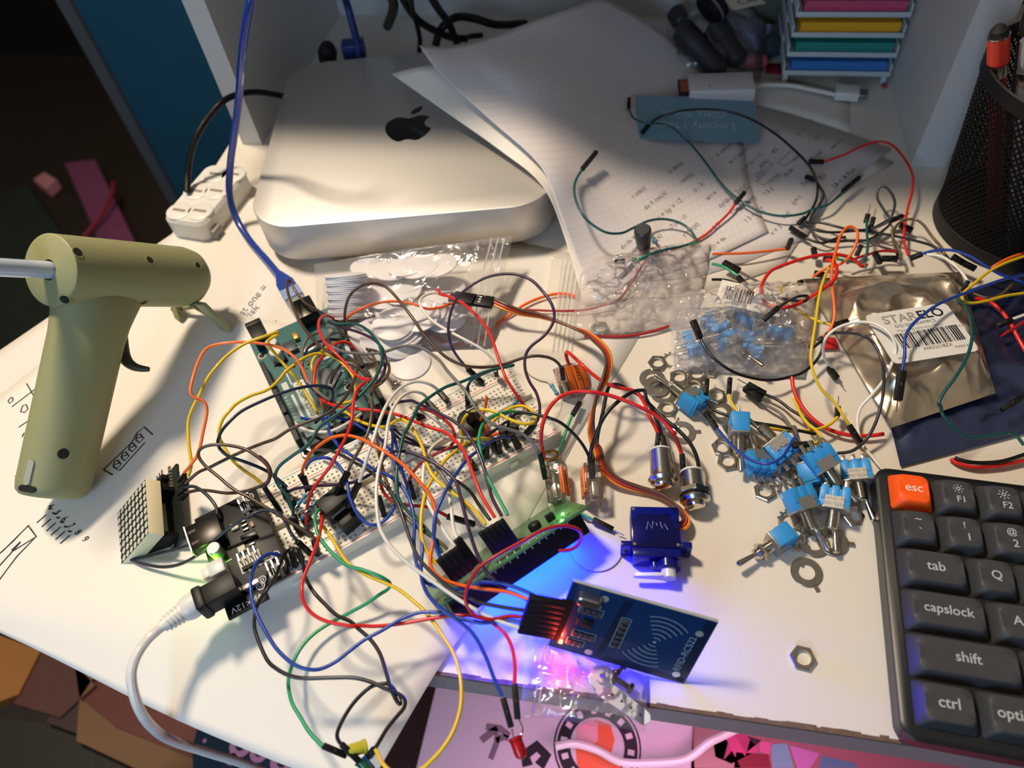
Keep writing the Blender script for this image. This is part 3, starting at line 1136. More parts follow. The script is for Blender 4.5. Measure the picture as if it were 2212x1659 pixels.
for x, y, r in ((168, 545, .27), (324, 562, .24), (427, 573, .2), (140, 647, .25), (310, 654, .22), (137, 980, .3), (418, 655, .3)):
    c, nn = hit(x, y)
    if c is None:
        continue
    Q = nn.to_track_quat('Z', 'Y').to_matrix().to_4x4()
    Q.translation = c
    hb = MB()
    hb.ring(r * 1.12, r * .9, -.01, .012, 20, Q)
    hb.k = 1
    hb.lathe([(r * .92, .0), (r * .92, .008)], 20, Q)
    hb.build('screw_hole', [SAGE, SAGED], gun)
for x, y, w, h_, m, nm in ((60, 1056, .82, .3, MATTEB, 'charging_port'), (64, 1020, .3, 1.25, mat('pale_grey_light', 'a9a8a0', 0.4), 'indicator_light')):
    c, nn = hit(x, y)
    if c is None:
        continue
    Q = frame3(c, fdir if abs(fdir.dot(nn)) < .9 else sdir, hdir)
    xx = nn.cross(hdir).normalized()
    Q = frame3(c, xx, hdir)
    mb = MB()
    if nm == 'charging_port':
        mb.loft([rrect(-w / 2, w / 2, -h_ / 2, h_ / 2, h_ / 2.05, -.1), rrect(-w / 2, w / 2, -h_ / 2, h_ / 2, h_ / 2.05, .02)], Q)
    else:
        mb.loft([rrect(-w / 2, w / 2, -h_ / 2, h_ / 2, w / 2.05, -.1), rrect(-w / 2, w / 2, -h_ / 2, h_ / 2, w / 2.05, .03)], Q)
    mb.build(nm, m, gun)
# glue stick pushed into the back
g1 = Bk + ax * .3
g0 = Bk - ax * 6.5
mb = MB().cyl(g1, g0, .43, .43, 20)
o = mb.build('glue_stick', mat('milky_glue', 'c3d0e4', 0.25, var=.03, coat=.6), origin=g1)
tag(o, 'milky white glue stick sticking out of the back of the glue gun', 'glue stick')
# ------------------------------------------------------------------ solderless breadboard
BBM = tr(-12.96, 14.40, .02) @ rz(0.427)
ABSW = mat('ivory_plastic', 'e2ddd0', 0.45, var=0.015, scale=20)
HOLE = mat('hole_shadow', '8a8373', 0.9)
bb = thing('breadboard', 'white solderless breadboard crowded with jumper wires in the middle of the desk', 'breadboard', BBM)
mb = MB()
mb.box(0.2, 16.7, 1.0, 2.66, 0.0, .85, bev=.05)
mb.box(0.2, 16.7, 2.92, 4.55, 0.0, .85, bev=.05)
mb.box(0.2, 16.7, 2.66, 2.92, 0.0, .55)
mb.k = 1
for c in range(63):
    for r in range(5):
        for y0 in (1.30, 3.20):
            x, y = .55 + c * .254, y0 + r * .254
            mb.add([(x - .055, y - .055, .853), (x + .055, y - .055, .853), (x + .055, y + .055, .853), (x - .055, y + .055, .853)], [(0, 1, 2, 3)])
mb.build('terminal_block', [ABSW, HOLE], bb, smooth=0)
RL, BL = mat('red_print_line', 'd0455a', 0.6), mat('blue_print_line', '4b8fc4', 0.6)
for y0, (ry, by) in ((0.0, (.13, .87)), (4.58, (.15, .80))):
    mb = MB().box(.2, 16.7, y0, y0 + .97, 0, .85, bev=.05)
    mb.k = 1
    for c in range(50):
        for r in (0, 1):
            x, y = 1.0 + c * .254 + (c // 5) * .254, y0 + .37 + r * .254
            mb.add([(x - .055, y - .055, .853), (x + .055, y - .055, .853), (x + .055, y + .055, .853), (x - .055, y + .055, .853)], [(0, 1, 2, 3)])
    for k, yy in ((2, y0 + ry), (3, y0 + by)):
        mb.k = k
        mb.add([(.5, yy - .02, .854), (16.4, yy - .02, .854), (16.4, yy + .02, .854), (.5, yy + .02, .854)], [(0, 1, 2, 3)])
    rail = mb.build('power_rail', [ABSW, HOLE, RL, BL], bb, smooth=0)
    text('+', .5, 'plus_sign', RL, rail, tr(16.45, y0 + ry + .12, .855))
    text('-', .5, 'minus_sign', BL, rail, tr(16.45, y0 + by - .12, .855))
for x in (1.5, 7.5, 13.5):
    MB().box(x, x + .5, -.18, .02, .1, .5, bev=.04).build('side_tab', ABSW, bb)
for i, L in enumerate('abcdefghij'):
    y = 1.30 + (i % 5) * .254 + (0 if i < 5 else 1.9)
    text(L, .2, 'row_letter', PENCIL, bb, tr(16.42, y, .855) @ rz(R(-90)))

# small parts pushed into the breadboard ---------------------------------


def inbb(x, y, z=.85):
    return BBM @ tr(x, y, z)


def component(name, label, cat, M, group=None):
    return thing(name, label, cat, M, group)


DARKP = mat('dark_part', '16161a', 0.35)
# potentiometer: round black body with a slotted shaft
pot = component('potentiometer', 'round black knob component standing on the right half of the breadboard', 'potentiometer', inbb(12.85, 2.7))
MB().lathe([(.62, .25), (.72, .3), (.72, .85), (.5, .95)], 28).build('body', BLACK, pot)
sh = MB().lathe([(.28, .9), (.28, 1.9), (.24, 2.2)], 20, Matrix.Rotation(R(8), 4, 'X')).build('shaft', BLACK, pot)
MB().box(-.22, .22, -.03, .03, 2.15, 2.215, Matrix.Rotation(R(8), 4, 'X')).build('slot', WPLAST, sh)
for x in (-.25, 0, .25):
    MB().box(x - .04, x + .04, -.65, -.55, -.1, .4).build('pin', TIN, pot)
# big black round buzzer/capacitor block in the middle with two plugs
blk = component('relay_block', 'black block module in the middle of the breadboard with two long plugs on top', 'module', inbb(4.9, 1.75) @ rz(.25))
MB().box(-.75, .75, -.5, .5, .5, 1.7, bev=.08).build('body', BLACK, blk)
MB().box(-.5, .45, -1.15, -.45, .0, 1.0, bev=.05).build('foot_block', BLACK, blk)
MB().box(-.6, .5, -.52, -.5, 1.1, 1.3).build('sticker', mat('grey_tape', '8a8478', .6), blk)


def resistor(M, label, group='resistors on the breadboard', bend=.45, col='3f87a8'):
    t = component('resistor', label, 'resistor', M, group)
    mb = MB().rod((-.33, 0, bend), (.33, 0, bend), [(.02, 0), (.1, .02), (.12, .08), (.12, .16), (.09, .2), (.09, .46), (.12, .5), (.12, .58), (.1, .64), (.02, .66)], 14)
    b = mb.build('body', mat('blue_resistor', col, .35), t)
    for x, c in ((-.13, '6a2a1c'), (0, '1a1a1a'), (.13, 'b0852e')):
        MB().cyl((x - .02, 0, bend), (x + .02, 0, bend), .094).build('colour_band', mat('band_' + c, c, .4), b)
    for s in (-1, 1):
        MB().tube([(s * .32, 0, bend), (s * .5, 0, bend), (s * .56, 0, bend - .06), (s * .56, 0, -.05)], .025, 6).build('lead', TIN, t)
    return t


for i, (x, y, a, b) in enumerate(((3.55, 3.05, .5, .9), (3.85, 2.75, .4, 1.2), (3.95, 2.45, .3, .9), (3.4, 2.35, .2, .6))):
    resistor(inbb(x, y) @ rz(a), ['pale blue resistor at the back of the left resistor cluster', 'pale blue resistor bowed highest in the left cluster', 'pale blue resistor nearest the black block module', 'pale blue resistor lowest in the left cluster'][i], bend=b)
for i, (x, y, a) in enumerate(((14.9, 2.2, 1.2), (15.3, 2.4, .4), (14.6, 2.0, .2))):
    resistor(inbb(x, y) @ rz(a), ['blue resistor standing at the right end of the breadboard', 'blue resistor lying across the right end of the breadboard', 'blue resistor under the yellow loop on the breadboard'][i], bend=.5 + .2 * i)
for i, (x, y) in enumerate(((3.05, 3.6), (3.3, 2.55), (10.8, 5.0))):
    t = component('push_button', ['small black round button near the back rail of the breadboard', 'small black round button beside the left resistors', 'tiny black square button on the back rail'][i], 'button', inbb(x, y))
    MB().box(-.25, .25, -.25, .25, 0, .3, bev=.03).build('body', BLACK, t)
    MB().lathe([(.2, .3), (.2, .55), (.15, .6)], 16).build('cap', BLACK, t)
for i, (x, y) in enumerate(((14.0, 1.35), (14.6, 1.2), (13.2, 1.0), (12.5, .95))):
    t = component('transistor', ['black half-round transistor beside the blue arc wire', 'black transistor right of the half-round one on the breadboard', 'black transistor at the front rail', 'small black transistor left of the others at the front rail'][i], 'transistor', inbb(x, y))
    MB().prism([(math.cos(R(a)) * .24, math.sin(R(a)) * .24) for a in range(-40, 221, 20)], .25, .75).build('case', DARKP, t)
    for q in (-.12, 0, .12):
        MB().cyl((q, 0, -.1), (q, 0, .3), .02, n=6).build('pin', TIN, t)

# ------------------------------------------------------------------ breadboard power supply
PM = BBM @ tr(-1.35, -.45, 2.0)
ps = thing('power_supply_board', 'black breadboard power supply board with a glowing green light', 'power board', PM)
PCBK = mat('black_circuit_board', '0a0a0c', 0.45, var=.15, spec=.3)
pw, pl_ = 3.15, 5.2
MB().box(0, pw, 0, pl_, -.16, 0, bev=.02).build('circuit_board', PCBK, ps)
ub = MB().box(-.35, 1.15, 3.15, 4.55, 0, .62, bev=.04).build('usb_socket', mat('dull_black_metal', '24221f', .3, metal=.7), ps)
MB().box(-.42, -.36, 3.1, 4.6, .02, .66).build('socket_lip', ZINC, ub)
for y in (3.5, 4.15):
    MB().box(-.30, .05, y - .08, y + .08, .62, .64).build('spring', MATS['dull_black_metal'], ub)
jk = MB()
jk.box(-.45, 1.0, .0, .95, 0, 1.1, bev=.05)
jk.box(-.85, -.4, -.1, 1.05, -.05, 1.2, bev=.12)
jk.build('power_jack', BLACK, ps)
bt = MB().box(.0, .75, 1.35, 2.1, 0, .75, bev=.08).build('switch', mat('milky_plastic', 'cfd2cc', .35), ps)
MB().box(-.3, .1, 1.45, 2.0, .2, .7, bev=.08).build('switch_button', WPLAST, bt)
led = MB().box(.15, .4, 2.25, 2.45, 0, .1).build('green_light', glow('green_glow', '6dff18', 90), ps)
cp = MB().lathe([(.3, 0), (.32, .05), (.32, .7), (.28, .75)], 20, tr(.55, 2.7)).build('capacitor', mat('grey_capacitor', '8f918c', .3, metal=.4), ps)
for x0, y0, n_ in ((1.3, 1.3, 4), (2.3, .15, 3), (2.2, 4.15, 3)):
    hd_ = MB()
    for i in range(n_):
        hd_.box(x0 + i * .254 * (1 if n_ > 3 else .4), x0 + i * .254 * (1 if n_ > 3 else .4) + .22, y0, y0 + .5, 0, .3, bev=.02)
    h_ = hd_.build('pin_header', ABSW, ps)
    for i in range(n_):
        MB().box(x0 + i * .254 + .08, x0 + i * .254 + .14, y0 + .1, y0 + .5, .3, .75).build('pin', TIN, h_)
for (x, y, w, h, z, m, nm) in ((1.7, 2.6, .75, .35, .2, DARKP, 'regulator'), (1.45, 3.5, .35, .35, .15, mat('beige_part', 'c9c2b0', .5), 'chip'), (1.4, 2.2, .35, .3, .15, MATS['beige_part'], 'chip'),
                               (2.3, 2.6, .18, .35, .1, mat('tan_part', '9c7a5a', .5), 'chip'), (2.3, 3.2, .18, .3, .1, MATS['tan_part'], 'chip'), (2.3, 3.8, .18, .3, .1, MATS['tan_part'], 'chip'),
                               (1.0, .2, .8, .25, .3, TIN, 'solder_tab'), (1.9, 3.2, .3, .1, .1, TIN, 'solder_tab'), (1.9, 3.45, .3, .1, .1, TIN, 'solder_tab'), (1.9, 3.7, .3, .1, .1, TIN, 'solder_tab'), (1.9, 2.3, .3, .1, .1, TIN, 'solder_tab')):
    MB().box(x, x + w, y, y + h, 0, z, bev=.02).build(nm, m, ps)
mb = MB()
for cx, cy in ((2.75, 4.9), (2.3, 4.95), (2.9, .7), (2.85, 1.25), (1.9, .4), (1.75, .15)):
    disc(mb, (cx, cy), .2, .16, z=.004, n=16)
    disc(mb, (cx, cy), .09, .06, z=.004, n=12)
for x0, x1, y0, y1 in ((1.2, 2.9, 1.15, 1.2), (1.2, 1.25, 1.2, 2.0), (.1, 1.0, 2.15, 2.19)):
    mb.add([(x0, y0, .004), (x1, y0, .004), (x1, y1, .004), (x0, y1, .004)], [(0, 1, 2, 3)])
mb.build('board_print', WPRINT, ps, smooth=0)
text('Vin<12V', .42, 'lettering', WPRINT, ps, tr(1.05, -.22 + .4, .012) @ rz(R(0)) if False else tr(.75, -.33, -.0) @ rz(0))
MB().box(0, 1.9, -.6, 0, -.16, 0, bev=.02).build('board_lip', PCBK, ps)
bpy.data.objects['lettering'].matrix_local = cm(tr(.95, -.3, .012) @ rz(R(180)))
for x in (0.6, 2.6):
    MB().box(x, x + .25, .8, 4.6, -1.15, -.16).build('pin_strip', BLACK, ps)
point('green_board_led', (PM @ Vector((.0, 2.65, .5))), 0.008, (0.35, 1.0, 0.1), .15)

# white barrel plug with its cable
plug = cable('power_lead', 'p 452,1283,2.45 405,1312,2.5 360,1346,2.6 318,1382,2.8 291,1425,2.8 284,1470,2.5 300,1530,1.6 330,1572,.4 372,1600,-2 450,1626,-4 540,1655,-6 640,1700,-9', .21,
             WPLAST, 'white power lead with a ribbed barrel plug curling over the front edge of the desk')
a_, b_ = P(452, 1283, 2.45), P(352, 1352, 2.6)
L_ = (b_ - a_).length
mb = MB().rod(a_, b_, [(.35, -.2), (.52, 0), (.56, .15), (.58, L_ * .45), (.5, L_ * .55)] + sum([[(.46 - .02 * i, L_ * (.56 + .08 * i)), (.46 - .02 * i, L_ * (.6 + .08 * i)), (.38 - .02 * i, L_ * (.605 + .08 * i)), (.38 - .02 * i, L_ * (.635 + .08 * i))] for i in range(5)], []) + [(.3, L_)], 24)
o = mb.build('barrel_plug', WPLAST, plug)
for v in o.data.vertices:
    v.co -= plug.location

# ------------------------------------------------------------------ microcontroller board
MGM = tr(-15.49, 30.77, .55) @ rz(-1.153)
PCBT = mat('teal_circuit_board', '0f5a5c', 0.42, var=.12, scale=40, coat=.2)
mg = thing('controller_board', 'teal microcontroller board lying under a tangle of jumper wires', 'circuit board', MGM)
MB().prism([(0, 0), (9.65, 0), (9.9, .25), (9.9, 1.4), (10.16, 1.65), (10.16, 4.9), (9.9, 5.15), (9.7, 5.33), (0, 5.33)], -.16, 0).build('circuit_board', PCBT, mg, smooth=0)
mb = MB()
mb.box(-.2, 1.15, .3, 1.15, 0, 1.05, bev=.06)
mb.box(-.45, -.1, .25, 1.2, 0, 1.1, bev=.04)
mb.build('power_jack', BLACK, mg)
MB().lathe([(.32, -.46), (.32, -.44)], 20, Matrix(((0, 0, 1, 0), (0, 1, 0, .72), (-1, 0, 0, .55), (0, 0, 0, 1)))).build('jack_mouth', MATTEB, mg)
MB().box(-.6, 1.0, 3.25, 4.45, 0, 1.05, bev=.05).build('usb_socket', mat('dark_steel', '3b3a34', .3, metal=.9), mg)
for x in (1.55, 2.35):
    c_ = MB().lathe([(.38, 0), (.4, .1), (.38, .15), (.38, .75), (.33, .8)], 24, tr(x, 1.15)).build('capacitor', mat('bright_can', 'd9d6cc', .3, metal=.6), mg)
    MB().box(x - .42, x + .42, .73, 1.57, 0, .1).build('foot', BLACK, c_)
CB = mat('board_chip', '3a3f44', .45)
for x, y, w, h, z, a, m, nm in ((5.35, 3.05, 1.35, 1.35, .14, 45, mat('grey_chip', '62666a', .5), 'main_chip'), (2.0, 2.05, .85, .7, .3, 0, CB, 'regulator'), (2.95, 4.3, .7, .7, .12, 45, CB, 'usb_chip'),
                                (1.35, 2.6, .55, .3, .3, 0, mat('gold_part', 'b98d3c', .4, metal=.6), 'fuse'), (2.75, 3.0, .45, 1.1, .28, 0, mat('silver_can', 'd3d0c4', .25, metal=.8), 'crystal'),
                                (3.3, 1.7, .3, .2, .08, 0, CB, 'chip'), (3.6, 2.5, .3, .2, .08, 0, CB, 'chip'), (4.3, 1.9, .4, .15, .1, 0, TIN, 'chip'), (4.35, 2.1, .4, .12, .1, 0, TIN, 'chip'),
                                (3.9, 3.6, .2, .4, .1, 0, mat('white_part', 'cfcfc8', .5), 'chip'), (5.0, 4.2, .25, .18, .1, 30, MATS['white_part'], 'chip'), (2.1, 4.6, .5, .3, .15, 0, TIN, 'reset_button')):
    MB().box(-w / 2, w / 2, -h / 2, h / 2, 0, z, bev=.03).build(nm, m, mg, tr(x, y) @ rz(R(a)))
for x0, x1, y in ((2.75, 4.9, .2), (5.1, 7.0, .2), (7.2, 9.1, .2), (1.5, 4.1, 5.1), (4.3, 6.3, 5.1), (6.5, 9.0, 5.1)):
    hb = MB().box(x0, x1, y - .13, y + .13, 0, .85, bev=.02)
    hb.k = 1
    n_ = int((x1 - x0) / .254)
    for i in range(n_):
        xx = x0 + .127 + i * .254
        hb.add([(xx - .05, y - .05, .853), (xx + .05, y - .05, .853), (xx + .05, y + .05, .853), (xx - .05, y + .05, .853)], [(0, 1, 2, 3)])
    hb.build('socket_strip', [BLACK, mat('socket_hole', '4a4a48', .8)], mg, smooth=0)
hb = MB().box(9.25, 9.85, .6, 4.9, 0, .85, bev=.02).build('socket_strip', BLACK, mg)
o = MB().box(4.55, 7.6, 1.2, 1.85, 0, .006).build('name_label', mat('pale_silkscreen', 'c9d4d0', .6), mg, smooth=0)
text('MEGA 2560', .55, 'lettering', mat('teal_print', '1c4e50', .6), o, tr(6.05, 1.52, .008), sx=.98)
lt = MB()
for x0, x1, y0, y1 in ((4.2, 4.9, .62, .95), (5.3, 7.2, .85, 1.0), (3.3, 3.7, 1.3, 1.45), (3.3, 4.6, 1.12, 1.2)):
    lt.add([(x0, y0, .004), (x1, y0, .004), (x1, y1, .004), (x0, y1, .004)], [(0, 1, 2, 3)])
lt.build('white_print', MATS['pale_silkscreen'], mg, smooth=0)
for i in range(8):
    text('2' + str(i), .2, 'pin_number', WPRINT, mg, tr(5.3 + i * .27, .55, .006) @ rz(R(90)))
text('DIGITAL', .26, 'pin_number', WPRINT, mg, tr(8.3, .6, .006))
for x, y in ((1.5, .35), (9.5, .3), (6.6, 3.9)):
    mb = MB()
    disc(mb, (x, y), .26, .17, z=.006, n=20)
    mb.k = 1
    disc(mb, (x, y), .17, 0, z=.007, n=20)
    mb.build('mounting_hole', [TIN, MATTEB], mg, smooth=0)
for k_ in range(34):
    rr_ = random.Random(k_)
    MB().box(-.07, .07, -.035, .035, 0, .06).build('surface_part', [TIN, CB, MATS['white_part']][k_ % 3], mg, tr(rr_.uniform(1.6, 8.8), rr_.uniform(1.9, 4.6)) @ rz(rr_.choice((0, 1.57, .785))))

# ------------------------------------------------------------------ red LED matrix module
MXM = frame3((-20.59, 17.13, .05), (.7416, .1683, .6494), (-.2386, .9709, .0208))
mx = thing('led_matrix', 'square dot matrix display with pale dots standing on edge at the left', 'display', MXM)
CREAM = mat('cream_housing', 'e6dcb8', .5, var=.02)
MB().box(0, 3.2, 0, 3.2, -.75, 0, bev=.02).build('housing', CREAM, mx)
mb = MB()
mb.add([(0.02, .02, .006), (3.18, .02, .006), (3.18, 3.18, .006), (.02, 3.18, .006)], [(0, 1, 2, 3)])
mb.build('face', MATTEB, mx, smooth=0)
DOT = mat('pale_dot', 'c9c6b4', .5)
for i in range(8):
    for j in range(8):
        mb = MB()
        disc(mb, (.2 + i * .4, .2 + j * .4), .158, 0, z=.012, n=18)
        mb.build('dot', DOT, mx, smooth=0)
pcb = MB().box(-.1, 3.3, -.2, 4.4, -1.75, -1.6).build('circuit_board', mat('dark_green_board', '1c2620', .45), mx)
MB().box(.2, 3.0, .1, .35, -1.6, -.75).build('socket_row', BLACK, mx)
MB().box(.2, 3.0, 2.85, 3.1, -1.6, -.75).build('socket_row', BLACK, mx)
MB().box(.7, 2.4, 3.25, 3.7, -1.6, -1.35).build('driver_chip', DARKP, mx)
MB().box(.9, 2.5, 3.95, 4.2, -1.6, -1.2).build('pin_header', BLACK, mx)
for i in range(5):
    MB().box(1.0 + .29 * i, 1.07 + .29 * i, 4.1, 4.7, -1.42, -1.36).build('pin', TIN, mx)
MB().lathe([(.22, -1.6), (.22, -1.1)], 16, tr(.5, 3.4)).build('capacitor', BLACK, mx)
for k_ in range(7):
    MB().box(2.6, 2.75, 3.3 + .2 * k_, 3.42 + .2 * k_, -1.6, -1.5).build('surface_part', TIN, mx)
text('MAX7219 8x8', .28, 'lettering', WPRINT, mx, frame3((1.6, -.19, -1.5), (1, 0, 0), (0, -.35, 1)) if False else tr(1.6, .02, -1.59))

# ------------------------------------------------------------------ character display lying face down with a blue backlight
A0, B0 = P(945, 1308, 2.9), P(1260, 1097, 2.9)
xd = (B0 - A0).normalized()
back = Vector((-xd.y, xd.x, 0))
tl = R(51)
yd = back * math.cos(tl) + Vector((0, 0, -1)) * math.sin(tl)
LCM = frame3(A0, xd, yd)
lcd = thing('character_display', 'green display board tipped forward on its long edge with a bright blue backlight', 'display', LCM)
GRN = mat('green_circuit_board', '4c7a52', .4, var=.1, coat=.3)
LL = 8.0
MB().box(0, LL, 0, 3.6, -.16, 0, bev=.02).build('circuit_board', GRN, lcd)
MB().box(.42, 7.6, .25, 3.1, -1.2, -.16, bev=.06).build('bezel', BLACK, lcd)
MB().box(.8, 7.2, .95, 2.55, -1.212, -1.205).build('screen', glow('blue_backlight', '0003ff', 6), lcd)
mb = MB()
for i in range(16):
    mb.lathe([(.04, -.3), (.05, -.16), (.05, .02), (.02, .12)], 8, tr(.9 + i * .254 * 1.55, .12))
mb.build('solder_pins', TIN, lcd)
for x in (.2, 7.8):
    mb = MB()
    disc(mb, (x, .25), .16, .09, z=.006, n=18)
    mb.build('mounting_hole', BRASS, lcd, smooth=0)
MB().box(6.2, 6.6, 1.0, 1.3, 0, .35, bev=.03).build('contrast_knob', BLACK, lcd, M=tr(.1, 0))
MB().lathe([(.3, 0), (.32, .25), (.25, .35)], 20, tr(5.7, 1.4)).build('chip_blob', BLACK, lcd)
MB().lathe([(.4, 0), (.35, .12), (.1, .2)], 20, tr(4.6, .9) @ Matrix.Scale(.5, 4, (0, 1, 0))).build('chip_blob', BLACK, lcd)
for k_ in range(8):
    MB().box(5.0 + .3 * k_, 5.12 + .3 * k_, .5, .58, 0, .06).build('surface_part', TIN, lcd)
text('LCD1602', .3, 'lettering', WPRINT, lcd, tr(4.9, .42, .006))
MB().box(7.0, 7.1, .9, 1.0, 0, .06).build('green_light', glow('green_dot', '60ff50', 20), lcd)
point('green_display_led', (LCM @ Vector((7.0, 1.0, .5))), 0.0022, (0.2, 1.0, 0.2), .1)
# backlight really lights the desk under and before it
q = area('blue_backlight_lamp', LCM @ Vector((4.0, 1.7, -1.02)), LCM @ Vector((4.0, 1.7, -3)), 6.2, 0.7, (0.0, 0.003, 1.0), sy=1.5)
q.matrix_world = cm(LCM @ tr(4.0, 1.7, -1.25))
q.data.spread = R(118)

# ------------------------------------------------------------------ card reader module (blue board)
RFM = frame3((.12, 10.22, 1.35), (.9217, -.3158, -.2251), (.3245, .3102, .8936))
rf = thing('rfid_reader', 'dark blue reader board with printed arcs and a red light propped at the front', 'circuit board', RFM)
PCBB = mat('navy_circuit_board', '06305e', .35, var=.1, scale=30, coat=.25)
PCBD = mat('navy_board_dark', '04203f', .35, var=.1)
mb = MB().prism([(0, 0), (6, 0), (6, 4), (0, 4)], -.14, 0)
mb.build('circuit_board', PCBB, rf, smooth=0)
MB().box(0, 6, 3.985, 4.015, -.145, .005).build('board_edge', mat('pale_board_edge', 'a9b0ac', .6), rf, smooth=0)
mb = MB()
mb.add([(2.0, .2, .004), (2.25, .2, .004), (2.6, 3.8, .004), (2.2, 3.8, .004)], [(0, 1, 2, 3)])
mb.add([(5.6, .1, .004), (5.95, .1, .004), (5.95, 3.9, .004), (5.55, 3.9, .004)], [(0, 1, 2, 3)])
mb.add([(2.1, .05, .004), (5.9, .05, .004), (5.9, .35, .004), (2.5, .35, .004)], [(0, 1, 2, 3)])
mb.build('antenna_trace', PCBD, rf, smooth=0)
SILK = mat('grey_blue_print', '8ea0a8', .6)
mb = MB()
cx, cy = 4.05, 1.95
for k_ in range(6):
    r_ = .24 + k_ * .245
    sp = 38 - k_ * .5
    for base in (88, 268):
        disc(mb, (cx, cy), r_ + .03, r_ - .01, base - sp - 8, base + sp - 8, z=.008, n=26)
disc(mb, (cx, cy), .07, 0, z=.008, n=16)
mb.build('printed_arcs', SILK, rf, smooth=0)
text('RFID-RC522', .42, 'lettering', SILK, rf, tr(5.42, 1.75, .008) @ rz(R(90)) @ Matrix.Scale(1, 4))
for x, y in ((1.45, 3.55), (5.55, 3.1), (1.7, .3), (5.5, .45)):
    mb = MB()
    disc(mb, (x, y), .17, 0, z=.007, n=24)
    mb.build('mounting_hole', mat('bright_hole_ring', 'e3e3e3', .25, metal=.6), rf, smooth=0)
mb = MB()
blocks = [(.75, 2.65), (1.0, 2.65), (1.25, 2.65), (1.5, 2.65), (.85, 1.2), (1.1, 1.2), (1.35, 1.2), (1.6, 1.2), (.75, .65), (1.0, .65), (1.25, .65), (2.6, 2.65), (2.6, 2.35), (2.6, 2.05), (2.6, 1.75), (2.6, 1.45), (2.6, 1.15)]
for i, (x, y) in enumerate(blocks):
    sx_, sy_ = (.09, .16) if i < 11 else (.16, .1)
    MB().box(x - sx_, x + sx_, y - sy_, y + sy_, 0, .09, bev=.01).build('surface_part', CB, rf)
    MB().box(x - sx_ * .9, x - sx_ * .2, y - sy_ * .9, y - sy_ * .2, 0, .1).build('solder_pad', TIN, rf)
for x0, x1, y0, y1 in ((.62, 1.64, 2.42, 2.88), (.72, 1.74, .98, 1.42), (.62, 1.4, .45, .85), (2.38, 2.82, .98, 2.84)):
    for a in ((x0, y0, x1, y0 + .03), (x0, y1 - .03, x1, y1), (x0, y0, x0 + .03, y1), (x1 - .03, y0, x1, y1)):
        mb.add([(a[0], a[1], .006), (a[2], a[1], .006), (a[2], a[3], .006), (a[0], a[3], .006)], [(0, 1, 2, 3)])
mb.build('outline_print', SILK, rf, smooth=0)
MB().box(.95, 1.4, 1.75, 2.2, 0, .1, bev=.02).build('reader_chip', DARKP, rf)
MB().box(.7, .78, 1.8, 2.15, 0, .08).build('copper_part', mat('copper', 'b5734f', .35, metal=.8), rf)
cr = MB()
cr.loft([rrect(.35, 1.35, 3.2, 3.65, .2, 0), rrect(.35, 1.35, 3.2, 3.65, .2, .38), rrect(.4, 1.3, 3.25, 3.6, .18, .42)])
cr.build('crystal_can', TIN, rf)
MB().box(.35, .5, .42, .56, 0, .08).build('red_light', glow('red_glow', 'ff2a10', 120), rf)
point('red_board_led', (RFM @ Vector((.42, .5, .35))), 0.011, (1.0, 0.06, 0.03), .08)
MB().box(-.15, .3, .75, 2.95, 0, .3).build('pin_header', BLACK, rf)

# ------------------------------------------------------------------ servo
BLUC = mat('clear_blue_plastic', '0a1670', .12, var=.03, clear=.6, ccol='5a68e8', spec=.9)
BLUD = mat('blue_plastic', '0b1880', .2, var=.05, clear=.3, ccol='3040e0')
SVM = frame2((1362, 1190), (1474, 1193), 0.0)
sv = thing('micro_servo', 'translucent blue micro servo lying flat with a white horn', 'servo', SVM @ tr(.0, 0, 0))
sw = (P(1468, 1160, .9) - P(1366, 1160, .9)).length
mb = MB().box(0, 2.25, -.35, 1.75, .02, 1.22, bev=.06)
mb.build('case', BLUC, sv)
MB().box(.05, 2.2, -.8, -.35, .02, 1.22, bev=.05).build('gear_case', BLUD, sv)
for x0, x1 in ((-.5, .03), (2.22, 2.75)):
    e = MB().box(x0, x1, -.3, -.02, .05, 1.18, bev=.04).build('mounting_ear', BLUD, sv)
    MB().lathe([(.1, 0), (.1, .02)], 14, tr((x0 + x1) / 2, -.31, .6) @ Matrix.Rotation(R(90), 4, 'X')).build('ear_hole', MATTEB, e)
mb = MB()
mb.cyl((1.65, -.8, .62), (1.65, -1.15, .62), .56, n=28)
mb.cyl((1.05, -.8, .62), (1.05, -1.1, .62), .28, n=20)
mb.build('gear_tower', BLUD, sv)
hn = MB()
hn.cyl((1.65, -1.15, .62), (1.65, -1.6, .62), .34, .32, n=24)
Q = Matrix.Rotation(R(90), 4, 'X')
hp = [(1.65 + .3 * math.cos(R(a)), .62 + .3 * math.sin(R(a))) for a in range(-80, 81, 20)] + [(.2 + .15 * math.cos(R(a)), .62 + .15 * math.sin(R(a))) for a in range(100, 261, 20)]
hn.add([(p[0], -1.4, p[1]) for p in hp] + [(p[0], -1.56, p[1]) for p in hp], [list(range(len(hp))), list(range(len(hp), 2 * len(hp)))[::-1]] + [(i, (i + 1) % len(hp), len(hp) + (i + 1) % len(hp), len(hp) + i) for i in range(len(hp))])
hn.build('horn', mat('white_nylon', 'd4d8e4', .35), sv)
MB().box(.3, 1.9, .0, 1.55, .2, 1.0, bev=.15).build('motor', mat('servo_innards', '1c2348', .4, metal=.3), sv)
MB().cyl((.55, .1, .65), (.55, 1.5, .65), .3, n=18).build('motor_can', TIN, sv)
for x, y in ((.12, -.2), (2.1, -.2), (.12, 1.6)):
    MB().lathe([(.08, 1.2), (.08, 1.24)], 10, tr(x, y)).build('screw', STEEL, sv)
mb = MB()
